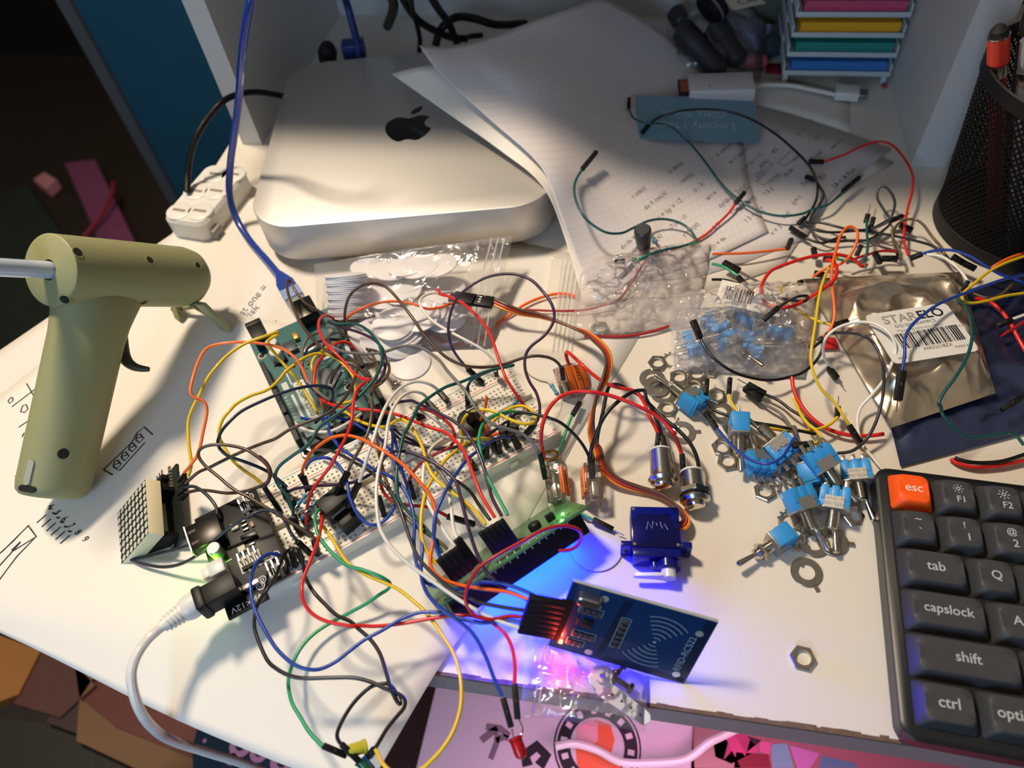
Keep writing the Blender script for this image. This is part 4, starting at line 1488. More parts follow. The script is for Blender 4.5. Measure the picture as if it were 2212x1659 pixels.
for zz_ in ([(.7, .55), (.78, .95), (.95, .6), (1.02, .98)], [(1.35, .95), (1.42, .6), (1.55, .85), (1.68, .55)], [(1.15, .9), (1.2, .75)]):
    mb.stroke([(a_, b_, 1.222) for a_, b_ in zz_], .035, .003)
mb.build('scratched_mark', mat('faint_blue_print', '8890c8', .4), sv, smooth=0)
bpy.context.view_layer.update()
# its three-strand lead, curving up and back to a black plug
lead_tr = trace('b 655,362,1.6 760,408,1.6 880,450,1.4 1050,482,1.3 1200,530,1.3 1350,590,1.4 1440,625,1.6 1530,690,2.0 1610,775,2.6 1640,870,3.0 1620,980,3.2 1570,1100,3.0 1530,1200,2.6 1500,1320,2.2 1490,1450,1.8 1520,1590,1.4 e 1150,90,1.3 1185,210,1.0 1245,300,.7 1350,370,.5 1500,420,.4 1650,460,.4 1780,530,.5 1870,610,.6 1905,680,.6 1885,730,.65 1845,738,.7')
cen = catmull([P(x, y, h) for x, y, h in lead_tr], 8)
inv = sv.matrix_world.inverted()
for k_, (c_, nm) in enumerate((('5a3322', 'brown_strand'), ('b8331f', 'red_strand'), ('e08a24', 'orange_strand'))):
    pts = []
    for i, p in enumerate(cen):
        t = (cen[min(i + 1, len(cen) - 1)] - cen[max(i - 1, 0)])
        t.z = 0
        s_ = Vector((-t.y, t.x, 0)).normalized()
        tw = math.sin(i / len(cen) * 9.0 + 2.2)
        pts.append(p + s_ * (1 - k_) * .16 * tw + Vector((0, 0, (1 - k_) * .16 * math.sqrt(max(0, 1 - tw * tw)))))
    mb = MB().tube([inv @ (p * S) / S for p in pts], .088, 8)
    mb.build('lead_' + nm, mat(nm, c_, .4), sv)


def onlocal(parent, M):
    """matrix for a part given its world matrix (cm)"""
    bpy.context.view_layer.update()
    return parent.matrix_world.inverted() @ cm(M)


Mc = frame2(Z('b', 655, 372), Z('b', 470, 345), 1.6)
mb = MB().box(0, 1.35, -.4, .4, -.13, .13, bev=.03)
mb.k = 1
for y in (-.2, 0, .2):
    mb.box(.75, .9, y - .05, y + .05, .12, .15)
o = mb.build('plug', [BLACK, WPLAST], sv)
o.matrix_local = onlocal(sv, Mc)

# ------------------------------------------------------------------ keyboard
KM = tr(17.805, 15.083, 0.02) @ rz(-.303)
kb_ = thing('keyboard', 'dark grey low keyboard with an orange escape key at the right', 'keyboard', KM)
KB = mat('charcoal_case', '131418', .38, var=.05)
mb = MB()
x0, x1, y0, y1 = -1.42, 29.6, -10.95, 1.35
mb.loft([rrect(x0 + .15, x1, y0 + .15, y1 - .15, .6, .15, 8), rrect(x0, x1 + .1, y0, y1, .7, .35, 8), rrect(x0, x1 + .1, y0, y1, .7, 1.15, 8), rrect(x0 + .12, x1, y0 + .12, y1 - .12, .6, 1.25, 8)])
mb.build('case', KB, kb_, smooth=40)
MB().box(x0 + .45, x1 - .4, y0 + .4, y1 - .35, 1.2, 1.26).build('plate', MATTEB, kb_, smooth=0)
for (x, y) in ((x0 + 2, y0 + 1.5), (x0 + 2, y1 - 1.5), (x1 - 2, y0 + 1.5), (x1 - 2, y1 - 1.5)):
    MB().lathe([(.5, 0), (.5, .2)], 16, tr(x, y)).build('rubber_foot', MATTEB, kb_)
KG = mat('charcoal_key', '3b3c40', .55, var=.03, scale=100)
KO = mat('orange_key', 'ff5a10', .5, var=.02)
KL = mat('key_legend', 'b9bcc0', .5)
U = 1.905


def key(row, pos, w, legends, m=KG):
    """pos: left edge in key units from the left edge of the escape column"""
    cxk = (pos + w / 2 - .5) * U
    M = tr(cxk, -row * U, 1.22)
    hw = w * U / 2 - .06
    hh = U / 2 - .06
    mb = MB()
    loops = []
    for f, z in ((0, 0), (.02, .12), (.17, .5), (.22, .62), (.27, .665)):
        rr = .14 + f * .9
        loops.append(rrect(-hw + f, hw - f, -hh + f * .75, hh - f * .9, rr, z, 5))
    loops.append(rrect(-hw + .55, hw - .55, -hh + .5, hh - .5, .25, .64, 5))
    mb.loft(loops)
    o = mb.build('key', m, kb_, M, smooth=40)
    for (s_, size, dx, dy) in legends:
        text(s_, size, 'legend', KL, o, tr(dx, dy, .672 if abs(dx) + abs(dy) > .01 else .668), bold=.004)
    return o


esc = key(0, 0, 1, [('esc', .6, 0, .0)], KO)
esc['label'] = 'orange escape key'
bpy.data.objects[esc.children[0].name].data.materials[0] = mat('esc_legend', 'f0e0d4', .5)


def sunglyph(o, big):
    mb = MB()
    disc(mb, (0, .25), .1, .055, z=.674, n=16)
    for i in range(8):
        a = R(45 * i)
        c, s = math.cos(a), math.sin(a)
        r0, r1, w = .16, .16 + (.07 if not big else .1), .02
        mb.add([(r0 * c - w * s, .25 + r0 * s + w * c, .674), (r0 * c + w * s, .25 + r0 * s - w * c, .674), (r1 * c + w * s, .25 + r1 * s - w * c, .674), (r1 * c - w * s, .25 + r1 * s + w * c, .674)], [(0, 1, 2, 3)])
    mb.build('sun_symbol', KL, o, smooth=0)


sunglyph(key(0, 1, 1, [('F1', .45, .08, -.3)]), False)
sunglyph(key(0, 2, 1, [('F2', .45, .08, -.3)]), True)
key(0, 3, 1, [('F3', .45, .08, -.3)])
key(1, 0, 1, [('~', .5, 0, .3), ('`', .5, .05, -.3)])
key(1, 1, 1, [('!', .45, 0, .28), ('1', .5, .12, -.28)])
key(1, 2, 1, [('@', .42, 0, .28), ('2', .5, .08, -.28)])
key(1, 3, 1, [('3', .5, 0, -.28)])
key(2, 0, 1.5, [('tab', .6, 0, 0)])
key(2, 1.5, 1, [('Q', .55, 0, 0)])
key(2, 2.5, 1, [('W', .55, 0, 0)])
key(3, 0, 1.75, [('capslock', .56, 0, 0)])
key(3, 1.75, 1, [('A', .55, 0, 0)])
key(3, 2.75, 1, [('S', .55, 0, 0)])
key(4, 0, 2.25, [('shift', .58, 0, 0)])
key(4, 2.25, 1, [('Z', .55, 0, 0)])
key(5, 0, 1.25, [('ctrl', .6, 0, 0)])
key(5, 1.25, 1.25, [('option', .58, 0.05, 0)])
key(5, 2.5, 1.25, [('command', .5, 0, 0)])
for r_ in range(6):
    for c_ in range(4, 15):
        key(r_, c_ + (0, 0, -.5, -.25, -.75, -.25)[r_], 1, [])

# ------------------------------------------------------------------ mesh pen cup and pens
cup = thing('pen_cup', 'tall black wire mesh pen cup at the right edge', 'pen cup', tr(32.75, 32.95, .02))
BM = mat('black_wire_mesh', '050506', .6, spec=.15)
Hc, rb_, rt_ = 10.4, 4.75, 5.7
mb = MB()
NS = 96
for fam in (-1, 1):
    for k_ in range(NS):
        a0 = 2 * math.pi * k_ / NS
        vs, fs = [], []
        seg = 22
        for i in range(seg + 1):
            t = i / seg
            r_ = rb_ + (rt_ - rb_) * t + fam * .012
            a = a0 + fam * t * 10.4 / 5.0 * .62
            wa = .085 / r_
            z = .9 + (Hc - 1.6) * t
            vs += [(r_ * math.cos(a - wa), r_ * math.sin(a - wa), z), (r_ * math.cos(a + wa), r_ * math.sin(a + wa), z)]
            if i:
                fs.append((2 * i - 2, 2 * i - 1, 2 * i + 1, 2 * i))
        mb.add(vs, fs)
mb.build('mesh_wall', BM, cup, smooth=0)
MB().lathe([(rb_ + .02, 1.0), (rb_ + .06, .95), (rb_ + .1, .0), (rb_ - .1, 0), (rb_ - .1, .95)], 64, cap=False).build('base_rim', BLACK, cup)
MB().lathe([(rb_ - .1, .1), (rb_ - .1, .2)], 48).build('bottom', BLACK, cup)
MB().lathe([(rt_ - .05, Hc - .85), (rt_ + .1, Hc - .8), (rt_ + .12, Hc), (rt_ + .02, Hc + .06), (rt_ - .1, Hc - .02), (rt_ - .08, Hc - .8)], 64, cap=False).build('top_rim', BLACK, cup)


def pen(name, label, a, b, prof, m, parts=()):
    a, b = Vector(a), Vector(b)
    M = (b - a).to_track_quat('Z', 'Y').to_matrix().to_4x4()
    M.translation = a
    t = thing(name, label, 'pen', M)
    fz = (b - a).length / max(z for pr in [prof] + [q[1] for q in parts] for r, z in pr)
    prof = [(r, z * fz) for r, z in prof]
    parts = [(nm, [(r, z * fz) for r, z in pr], mm) for nm, pr, mm in parts]
    MB().lathe(prof, 20).build('barrel', m, t)
    for nm, pr, mm in parts:
        MB().lathe(pr, 20).build(nm, mm, t)


RED = mat('red_gloss', 'd93a20', .25, var=.02)
pen('pen', 'red pen with a black end button leaning in the mesh cup', (31.0, 32.6, .4), (26.9, 34.7, 12.6), [(.3, 0), (.42, 1), (.42, 13.0), (.44, 14.6)], mat('dark_red_gloss', '8e1c24', .3),
    (('red_collar', [(.46, 13.3), (.52, 13.4), (.52, 15.0), (.46, 15.1)], RED), ('end_button', [(.46, 15.1), (.42, 15.5), (.2, 15.8)], MATTEB), ('chrome_band', [(.53, 15.05), (.53, 15.15)], STEEL), ('silver_band', [(.44, 12.4), (.46, 12.5), (.46, 13.2)], STEEL)))
pen('pen', 'silver pen leaning to the right in the mesh cup', (31.2, 30.6, .4), (27.9, 33.4, 12.4), [(.3, 0), (.45, 1), (.47, 12), (.45, 13.5)], mat('silver_gloss', 'aeb2bc', .25, metal=.8),
    (('clip', [(.5, 11.2), (.52, 11.3), (.5, 11.8)], STEEL),))
pen('pen', 'dark pen behind the red one in the mesh cup', (32.5, 34.5, .4), (29.2, 36.0, 12.8), [(.3, 0), (.42, 1), (.44, 14), (.3, 15.2)], mat('black_brown_gloss', '231a1a', .35),
    (('chrome_ring', [(.46, 13.2), (.46, 13.4)], STEEL),))
pen('marker', 'pale marker hidden inside the mesh cup', (33.5, 32.0, .4), (34.5, 31.0, 12.5), [(.3, 0), (.5, 1), (.5, 11), (.4, 12)], mat('pale_plastic', 'b8bac0', .4))
# ------------------------------------------------------------------ nuts and washers (one of each kind, then copies)
def place(proto, first, M, label, group=None):
    o = proto if first else copy_tree(proto)
    o.matrix_world = cm(M)
    tag(o, label, o['category'], group)
    return o


NUTM = STEEL
nut = MB().ring(.56, .33, 0, .2, 36, hexo=True).build('hex_nut', NUTM, smooth=25)
nut['category'] = 'nut'
nuts = [((1420, 787), .3, 0, 'hex nut nearest the flat washer pile, at the far left of the scatter'), ((1466, 818), .8, 0, 'hex nut tucked under the bag corner beside the left toggle lever'),
        ((1504, 811), .1, 0, 'hex nut right of the toggle lever under the clear bag edge'), ((1499, 836), .5, .12, 'hex nut touching the top of the left blue toggle switch'),
        ((1532, 800), .2, .05, 'hex nut seen through the lower edge of the clear bag'), ((1547, 858), .9, 0, 'hex nut right of the left blue toggle switch under a short black plug'),
        ((1441, 884), .4, 0, 'hex nut below the three flat washers'), ((1559, 969), .1, 0, 'upper hex nut of the pair left of the blue switch pile'),
        ((1571, 999), .6, 0, 'lower hex nut of the pair left of the blue switch pile'), ((1651, 1064), .95, 0, 'lone hex nut below the left part of the switch pile'),
        ((1841, 1116), .5, 0, 'hex nut leaning by the rightmost toggle lever near the keyboard'), ((1733, 1423), .15, 0, 'lone hex nut at the front of the bare desk left of the keyboard'),
        ((1708, 1026), .7, .2, 'hex nut lying on a lock washer in the middle of the switch pile'), ((1296, 712), .2, .1, 'hex nut alone under the left part of the bubbled bag'),
        ((1582, 928), .2, 0, 'hex nut half hidden behind the upright blue switch')]
for i, (p, a, h, lab) in enumerate(nuts):
    M = tr(*P(*p, h)) @ rz(a)
    if i == 10:
        M = M @ Matrix.Rotation(R(20), 4, 'X')
    place(nut, i == 0, M, lab, 'hex nuts')
wsh = MB().ring(.72, .36, 0, .06, 40).build('flat_washer', ZINC, smooth=25)
wsh['category'] = 'washer'
for i, (p, a, h, lab) in enumerate((((1409, 819), 0, 0, 'flat washer at the left of the pile, partly under another'), ((1419, 835), .5, .08, 'flat washer on top of the pile of three'),
                                    ((1434, 851), 1, 0, 'flat washer at the lower right of the pile of three'), ((1555, 891), 0, .02, 'flat washer beside the blue wire plug'),
                                    ((1768, 1050), .3, .05, 'flat washer in shade under the blue switches'))):
    place(wsh, i == 0, tr(*P(*p, h)) @ rz(a), lab, 'flat washers')
tw_ = MB().ring(.72, .37, 0, .06, 40)
tw_.box(.66, .98, -.1, .1, 0, .06)
tw_.box(-.39, -.27, -.06, .06, 0, .06)
tw = tw_.build('tab_washer', ZINC, smooth=25)
tw['category'] = 'washer'
for i, (p, a, h, lab) in enumerate((((1473, 935), -.1, 0, 'tabbed washer at the upper left by the red and black leads'), ((1758, 1174), .4, .02, 'tabbed washer under the tip of the left hanging lever'),
                                    ((1798, 1170), -.3, .07, 'tabbed washer under the tip of the second hanging lever'), ((1742, 1237), -1.35, 0, 'tabbed washer lying alone below the switch pile'))):
    place(tw, i == 0, tr(*P(*p, h)) @ rz(a), lab, 'tabbed washers')
lw_ = MB().ring(.5, .38, 0, .05, 40)
for k in range(12):
    a = 2 * math.pi * k / 12
    lw_.box(-.06, .06, .46, .6, 0, .07, rz(a) @ Matrix.Rotation(R(18), 4, 'Y'))
lw = lw_.build('lock_washer', TIN, smooth=25)
lw['category'] = 'washer'
for i, (p, a, h, t_, lab) in enumerate((((1451, 779), 0, 0, 0, 'toothed lock washer half under the corner of the clear bag'), ((1445, 913), .3, 0, 0, 'toothed lock washer under the red and black button leads'),
                                        ((1706, 1126), .1, .1, 8, 'toothed lock washer above the horizontal toggle switch'), ((1720, 1165), .6, .3, 35, 'toothed lock washer leaning on the rear of the horizontal toggle switch'),
                                        ((1703, 1055), .2, .08, 5, 'toothed lock washer between the two front switches'), ((1689, 1020), .5, .1, 8, 'toothed lock washer under the nut in the middle of the pile'))):
    place(lw, i == 0, tr(*P(*p, h)) @ rz(a) @ Matrix.Rotation(R(t_), 4, 'X'), lab, 'toothed lock washers')
brt = MB().ring(.5, .32, 0, .12, 32).build('brass_ring', BRASS, M=tr(*P(1189, 986, .7)) @ Matrix.Rotation(R(-25), 4, 'X'))
tag(brt, 'small brass ring nut behind the middle lever connector', 'nut')

# ------------------------------------------------------------------ toggle switches
BLUSW = mat('sky_blue_plastic', '2f8fd0', .42, var=.03)


def threads(r, z0, z1, step=.075):
    pr = []
    z = z0
    while z < z1:
        pr += [(r, z), (r + .035, z + step * .4), (r, z + step * .8)]
        z += step
    return pr + [(r, z1)]


def make_switch():
    t = thing('toggle_switch', '', 'switch')
    mb = MB()
    mb.box(-.68, .68, -.42, .42, -.95, -.02, bev=.03)
    for x in (-.46, 0, .46):
        mb.box(x - .17, x + .17, -.46, .46, -1.08, -.35, bev=.03)
    mb.build('body', BLUSW, t)
    br = MB()
    br.box(-.7, .7, -.44, .44, -.03, .05, bev=.02)
    br.box(-.42, .42, .43, .475, -.55, .03)
    br.box(-.42, .42, -.475, -.43, -.55, .03)
    fr = br.build('metal_frame', mat('grey_frame', 'a8a69e', .35, metal=.7, var=.1), t)
    text('MTS-102', .23, 'stamped_text', PENCIL, fr, frame3((0, .478, -.17), (-1, 0, 0), (0, 0, 1)))
    text('6A 125VAC', .19, 'stamped_text', PENCIL, fr, frame3((0, .478, -.42), (-1, 0, 0), (0, 0, 1)))
    MB().lathe([(.27, .04)] + threads(.27, .06, .92) + [(.2, .98)], 22).build('bushing', STEEL, t)
    MB().lathe([(.15, .9), (.1, 1.02), (.11, 1.2), (.15, 1.9), (.14, 2.02), (.06, 2.08)], 16, Matrix.Rotation(R(9), 4, 'Y')).build('lever', STEEL, t)
    for x in (-.46, 0, .46):
        q = MB()
        q.box(x - .1, x + .1, -.03, .03, -1.55, -1.05, bev=.02)
        q.build('terminal', TIN, t)
    return t


swp = make_switch()


def sw(first, pb, hb, pt, ht, roll, label, flip=1):
    """body centre pixel/height, lever tip pixel/height, roll about the axis: 0 = wide face up"""
    b, t = P(*pb, hb), P(*pt, ht)
    z = (t - b).normalized()
    y = Vector((0, 0, 1))
    y = (y - z * y.dot(z)).normalized()
    y = Matrix.Rotation(R(roll), 3, z) @ y
    x = y.cross(z)
    c = b + z * .5
    M = Matrix(((x.x, y.x, z.x, c.x), (x.y, y.y, z.y, c.y), (x.z, y.z, z.z, c.z), (0, 0, 0, 1)))
    return place(swp, first, M, label, 'blue toggle switches')


sw(True, (1497, 866), .5, (1420, 805), .5, 25, 'blue toggle switch at the left, its lever pointing up to the washer pile')
sw(False, (1596, 920), 1.0, (1598, 1024), .35, 90, 'blue toggle switch on end at the left of the pile, lever pointing straight down')
sw(False, (1640, 1000), .5, (1612, 908), .5, 20, 'blue toggle switch low in the pile behind the blue wire arc, lever pointing up')
sw(False, (1688, 968), 1.0, (1630, 905), 1.3, -20, 'blue toggle switch in the middle of the pile under the yellow wire plug')
sw(False, (1750, 1025), .5, (1725, 950), .9, 60, 'blue toggle switch with a small white square, beneath the big one')
sw(False, (1773, 992), 1.5, (1822, 1066), .7, 15, 'topmost blue toggle switch spanning the middle of the pile')
sw(False, (1850, 1022), .6, (1871, 1122), .45, 15, 'blue toggle switch at the right of the pile nearest the keyboard')
sw(False, (1729, 1080), 1.0, (1770, 1176), .4, -12, 'blue toggle switch at the front of the pile with its lever on a tabbed washer')
sw(False, (1803, 1080), .9, (1791, 1182), .4, 12, 'blue toggle switch at the front right with a brightly threaded neck')
ls = sw(False, (1686, 1166), .5, (1590, 1226), .35, 90, 'blue toggle switch lying apart at the front, lever pointing left, nut on its neck')
MB().ring(.46, .28, .55, .72, 36, hexo=True).build('nut', STEEL, ls)
for c in list(ls.children):
    if c.name.startswith('metal_frame'):
        for g in list(c.children):
            bpy.data.objects.remove(g)
MB().box(-.15, -.02, .425, .43, -.7, -.55).build('white_square', WPRINT, ls)

# ------------------------------------------------------------------ metal push buttons
for i, (a, ha, b, hb, lab) in enumerate((((1427, 975), .75, (1433, 1050), .75, 'left threaded metal push button with a domed cap'),
                                         ((1494, 1020), .75, (1503, 1094), .75, 'right threaded metal push button with a nut behind its flange'))):
    A_, B_ = P(*a, ha), P(*b, hb)
    M = (B_ - A_).to_track_quat('Z', 'Y').to_matrix().to_4x4()
    M.translation = A_
    L_ = (B_ - A_).length
    t = thing('push_button', lab, 'push button', M, 'metal push buttons')
    MB().lathe([(.5, -.06), (.58, 0), (.58, .08)], 28).build('white_ring', WPLAST, t)
    MB().lathe([(.55, .06)] + threads(.56, .1, L_ - .45, .07) + [(.5, L_ - .4)], 32).build('barrel', STEEL, t)
    MB().lathe([(.5, L_ - .5), (.72, L_ - .42), (.74, L_ - .3), (.6, L_ - .16), (.46, L_ - .14)], 36).build('flange', STEEL, t)
    if i:
        MB().ring(.78, .58, L_ - .85, L_ - .6, 36, hexo=True).build('nut', STEEL, t)
        MB().ring(.72, .58, L_ - .58, L_ - .52, 30).build('rubber_washer', MATTEB, t)
    MB().lathe([(.46, L_ - .15), (.47, L_ - .02), (.4, L_ + .06), (.2, L_ + .1), (.02, L_ + .11)], 32).build('cap', mat('polished_cap', 'dcd6ca', .12, metal=1.0, var=.02), t)

# ------------------------------------------------------------------ lever connectors
CLR = film('clear_plastic', body=.03, bump=.1, bscale=300, col='ffffff', rough=.04, ior=1.45)
ORG = mat('orange_lever', 'e06a1a', .4, var=.03)


def wago(M, label, ways, w=.56):
    W_ = ways * w + .1
    t = thing('lever_connector', label, 'connector', M, 'clear lever connectors')
    mb = MB().box(0, W_, 0, 1.9, 0, .85, bev=.06)
    mb.box(w, w + .06, .05, 1.3, .05, .8)
    mb.build('clear_housing', CLR, t)
    for i in range(ways):
        MB().box(.12 + i * w, i * w + w - .02, .35, 1.75, .72, .93, bev=.04).build('orange_lever', ORG, t)
        MB().box(.18 + i * w, i * w + w - .1, .2, 1.0, .15, .5, bev=.05).build('spring_clamp', TIN, t)
    text('221', .4, 'print', INK, t, tr(W_ / 2, 1.1, .935) @ rz(R(90)))
    text('AWG 24-12', .18, 'print', INK, t, tr(W_ - .2, .9, .938) @ rz(R(90)))
    return t


def pose(pa, ha, pb, hb, zup, roll=0):
    """frame: y from a to b, z about zup"""
    A_, B_ = P(*pa, ha), P(*pb, hb)
    y = (B_ - A_).normalized()
    z = Vector(zup)
    z = (z - y * z.dot(y)).normalized()
    x = y.cross(z)
    return Matrix(((x.x, y.x, z.x, A_.x), (x.y, y.y, z.y, A_.y), (x.z, y.z, z.z, A_.z), (0, 0, 0, 1)))


wago(pose((1215, 868), .1, (1197, 812), .9, (.62, -.15, .77)), 'clear three-way lever connector at the top with an open orange lever face', 3)
wago(pose((1183, 1086), 1.0, (1172, 1006), 1.5, (.95, -.2, .3)), 'clear lever connector beside the breadboard end touching the green board', 2)
wago(pose((1297, 1096), .05, (1289, 1004), .3, (-1, 0, .1)), 'clear lever connector standing alone above the blue glow', 2)

# loose resistor beside the connector
t = thing('resistor', 'blue resistor with long bent leads loose on the desk left of the top connector', 'resistor', frame2((1191, 832), (1204, 852), .15))
MB().rod((-.05, 0, 0), (.75, 0, 0), [(.03, 0), (.12, .03), (.13, .12), (.1, .2), (.1, .58), (.13, .66), (.12, .76), (.03, .8)], 14).build('body', MATS['blue_resistor'], t)
bpy.context.view_layer.update()
inv = t.matrix_world.inverted()
for tx in ('b 920,920,.1 940,960,.1 980,1000,.12 1050,1035,.15 1110,1050,.15 1140,1075,.15', 'b 1210,1155,.15 1240,1220,.1 1230,1290,.08 1200,1350,.08 1160,1390,.08'):
    MB().tube([inv @ (p * S) / S for p in catmull([P(x, y, h) for x, y, h in trace(tx)], 6)], .03, 6).build('lead', TIN, t)
t2 = resistor(tr(*P(1412, 520, .5)) @ rz(1.9), 'blue resistor with bent leads on the graph paper beside the black barrel', None, bend=.15)

# ------------------------------------------------------------------ white round tags
tagm = mat('white_tag', 'dfdde0', .45, var=.01)
td = MB().lathe([(1.22, 0), (1.25, .015), (1.25, .085), (1.22, .1)], 44).build('round_tag', tagm, smooth=40)
td['category'] = 'tag'
tags = []
tags.append((tr(*P(885, 785, .12)), 'round white tag lying outside the bag beside the breadboard', None))
tags.append((tr(*P(1288, 1182, .02)), 'round white tag on the desk between the blue glow and the servo', None))
# leaning stack at the left inside the bag
s0, s1 = P(742, 645, .15), P(752, 590, .15)
nst = 22
for i in range(nst):
    f = i / (nst - 1)
    q_ = rz(.12) @ Matrix.Rotation(R(-38), 4, 'X') @ Matrix.Rotation(R(8), 4, 'Y')
    c = P(757, 684, .85) + (q_.to_3x3() @ Vector((0, 0, 1))) * (.118 * i)
    M = tr(*c) @ q_ @ tr(.06 * math.sin(i * 1.7), 0)
    tags.append((M, 'round white tag in the leaning row at the left of the clear bag', 'round tags in the clear bag'))
for i in range(9):
    c = P(790 + 11 * i, 742 - 5 * (i % 3) - i, .9 - .05 * i)
    M = tr(*c) @ rz(-.3 + .06 * i) @ Matrix.Rotation(R(26 - i), 4, 'Y') @ Matrix.Rotation(R(14), 4, 'X')
    tags.append((M, 'round white tag in the slanted row at the lower left of the clear bag', 'slanted round tags in the bag'))
for i, (x, y, h, ax_, ay) in enumerate(((800, 580, 1.3, -16, 8), (822, 582, 1.35, -14, 6), (845, 584, 1.5, -12, 4), (880, 576, 1.7, -14, -2), (905, 578, 1.8, -10, -6), (945, 575, 1.9, -10, -6))):
    M = tr(*P(x, y, h)) @ rz(-.1) @ Matrix.Rotation(R(ax_), 4, 'X') @ Matrix.Rotation(R(ay), 4, 'Y')
    tags.append((M, 'round white tag in the far row of the clear bag by the computer', 'far round tags in the bag'))
for (x, y, h, lab) in ((830, 640, 1.1, 'round white tag in the middle of the bag under the brown wire'), (868, 628, 1.35, 'round white tag on top in the middle of the bag'), (848, 660, .9, 'round white tag half hidden beneath the middle ones'),
                       (962, 628, 1.0, 'round white tag at the right of the bag under the black plug'), (905, 683, 1.2, 'round white tag below the orange wire in the bag'), (920, 676, 1.0, 'round white tag beneath the one below the orange wire'),
                       (965, 688, .8, 'round white tag at the lower right inside the bag'), (948, 660, .9, 'round white tag under the white wire loop in the bag'), (850, 700, 1.25, 'round white tag topping the lower stack in the bag'),
                       (858, 706, 1.0, 'second round white tag of the lower stack in the bag'), (866, 712, .85, 'third round white tag of the lower stack in the bag'), (874, 718, .7, 'lowest round white tag of the lower stack in the bag')):
    rr_ = random.Random(x)
    M = tr(*P(x, y, h)) @ Matrix.Rotation(R(rr_.uniform(-6, 6)), 4, 'X') @ Matrix.Rotation(R(rr_.uniform(-6, 6)), 4, 'Y')
    tags.append((M, lab, 'round tags in the middle of the bag'))
for i, (M, lab, g) in enumerate(tags):
    place(td, i == 0, M, lab, g)


# ------------------------------------------------------------------ bags
def pillow(name, corners, m, label, cat='bag', bulge=1.0, n=36, wr=.35, seed=0, fr=.5, flat=.04, parts=None, h0=.05, M=None, wf=.16):
    """bag of film: corners are four points (cm) in order; two skins joined at the edge, wrinkled"""
    c = [Vector(q) for q in corners]
    off = Vector((seed * 7.3, seed * 3.1, 0))
    T = thing(name, label, cat, tr(*c[0]))

    def grid(top):
        vs, fs = [], []
        for i in range(n + 1):
            for j in range(n + 1):
                u, v = i / n, j / n
                p = (c[0] * (1 - u) + c[1] * u) * (1 - v) + (c[3] * (1 - u) + c[2] * u) * v
                e = (max(0, math.sin(math.pi * u)) ** fr) * (max(0, math.sin(math.pi * v)) ** fr)
                w = noise.fractal(p * wf * 3 + off, 1.0, 2.0, 4) * wr
                rg = abs(noise.noise(p * wf * 5 + off * 2)) * wr * .8
                edge = Vector((noise.noise(p * .5 + off), noise.noise(p * .5 - off), 0)) * .12
                z = (bulge + w - rg) * e if top else 0.0
                p = p + edge + Vector((0, 0, max(z, .02) if top else -0.0))
                vs.append(p - c[0])
        for i in range(n):
            for j in range(n):
                a = i * (n + 1) + j
                f = (a, a + n + 1, a + n + 2, a + 1)
                fs.append(f)
        return vs, fs
    vs, fs = grid(True)
    MB().add(vs, fs).build('top_film', m, T, smooth=50)
    vs, fs = grid(False)
    MB().add(vs, fs).build('bottom_film', m, T, smooth=50)
    return T


F1 = film('clear_film', body=.10, bump=.35, bscale=45, ior=1.42)
F2 = film('bubbled_film', body=.24, bump=.5, bscale=70, col='faf4f6', ior=1.36)
F3 = film('clear_film_soft', body=.09, bump=.45, bscale=60, rough=.16)
tb = pillow('tag_bag', [P(690, 770, .1), P(1060, 752, .1), P(1108, 508, 2.4), P(678, 572, 1.2)], F1, 'clear zip bag full of round white tags in front of the mini computer', bulge=1.35, wr=.3, seed=1)
zp = MB()
for k_ in (0, 1, 2):
    q0, q1 = P(1018 + 14 * k_, 748, .3), P(1062 + 14 * k_, 515, 2.5)
    zp.tube([q0 - tb.location / S, (q0 + q1) / 2 - tb.location / S + Vector((0, 0, .7)), q1 - tb.location / S], .05, 6)
zp.build('zip_seal', film('zip_film', body=.45, bump=.1, col='fbfbfb', ior=1.3), tb)
bb2 = pillow('bubble_bag', [P(1225, 735, .15), P(1500, 700, .3), P(1536, 520, .5), P(1255, 565, .3)], F2, 'wrinkled clear bag lying over the graph paper and red wires', bulge=1.3, wr=.8, seed=2, n=60, wf=.4)
mx_ = MB()
for k_ in range(5):
    x_ = 1192 + 10 * k_
    mx_.tube([P(x_ + 2, 760, .1) - bb2.location / S, P(x_ + 14, 640, .35) - bb2.location / S, P(x_ + 24, 560, .5) - bb2.location / S], .05, 6)
mx_.build('zip_seal', MATS['zip_film'], bb2)
fl2 = MB()
q = [P(1160, 770, .06), P(1262, 770, .06), P(1262, 545, .45), P(1190, 545, .3)]
fl2.add([v_ - bb2.location / S for v_ in q], [(0, 1, 2, 3)])
fl2.build('bag_flap', F3, bb2)
sb = pillow('switch_bag', [P(1455, 800, .2), P(1738, 815, .2), P(1765, 610, 1.0), P(1440, 640, 1.0)], F2, 'clear bag holding blue toggle switches with a barcode slip', bulge=2.0, wr=.8, seed=5, n=60, wf=.35)
for i, (x, y, h, a) in enumerate(((1590, 750, .8, .3), (1650, 745, .9, 1.2), (1560, 690, .9, 2.0), (1640, 690, 1.0, .8), (1690, 700, .9, 2.6), (1520, 735, .7, 1.6))):
    o = copy_tree(swp)
    o.matrix_world = cm(tr(*P(x, y, h)) @ rz(a) @ Matrix.Rotation(R(80), 4, 'X'))
    tag(o, ['blue toggle switch at the bottom centre inside the clear bag', 'blue toggle switch at the bottom right inside the clear bag', 'blue toggle switch deep in the middle of the clear bag', 'blue toggle switch beneath the barcode slip in the clear bag',
            'blue toggle switch at the right end inside the clear bag', 'blue toggle switch at the left end inside the clear bag'][i], 'switch', 'toggle switches inside the clear bag')
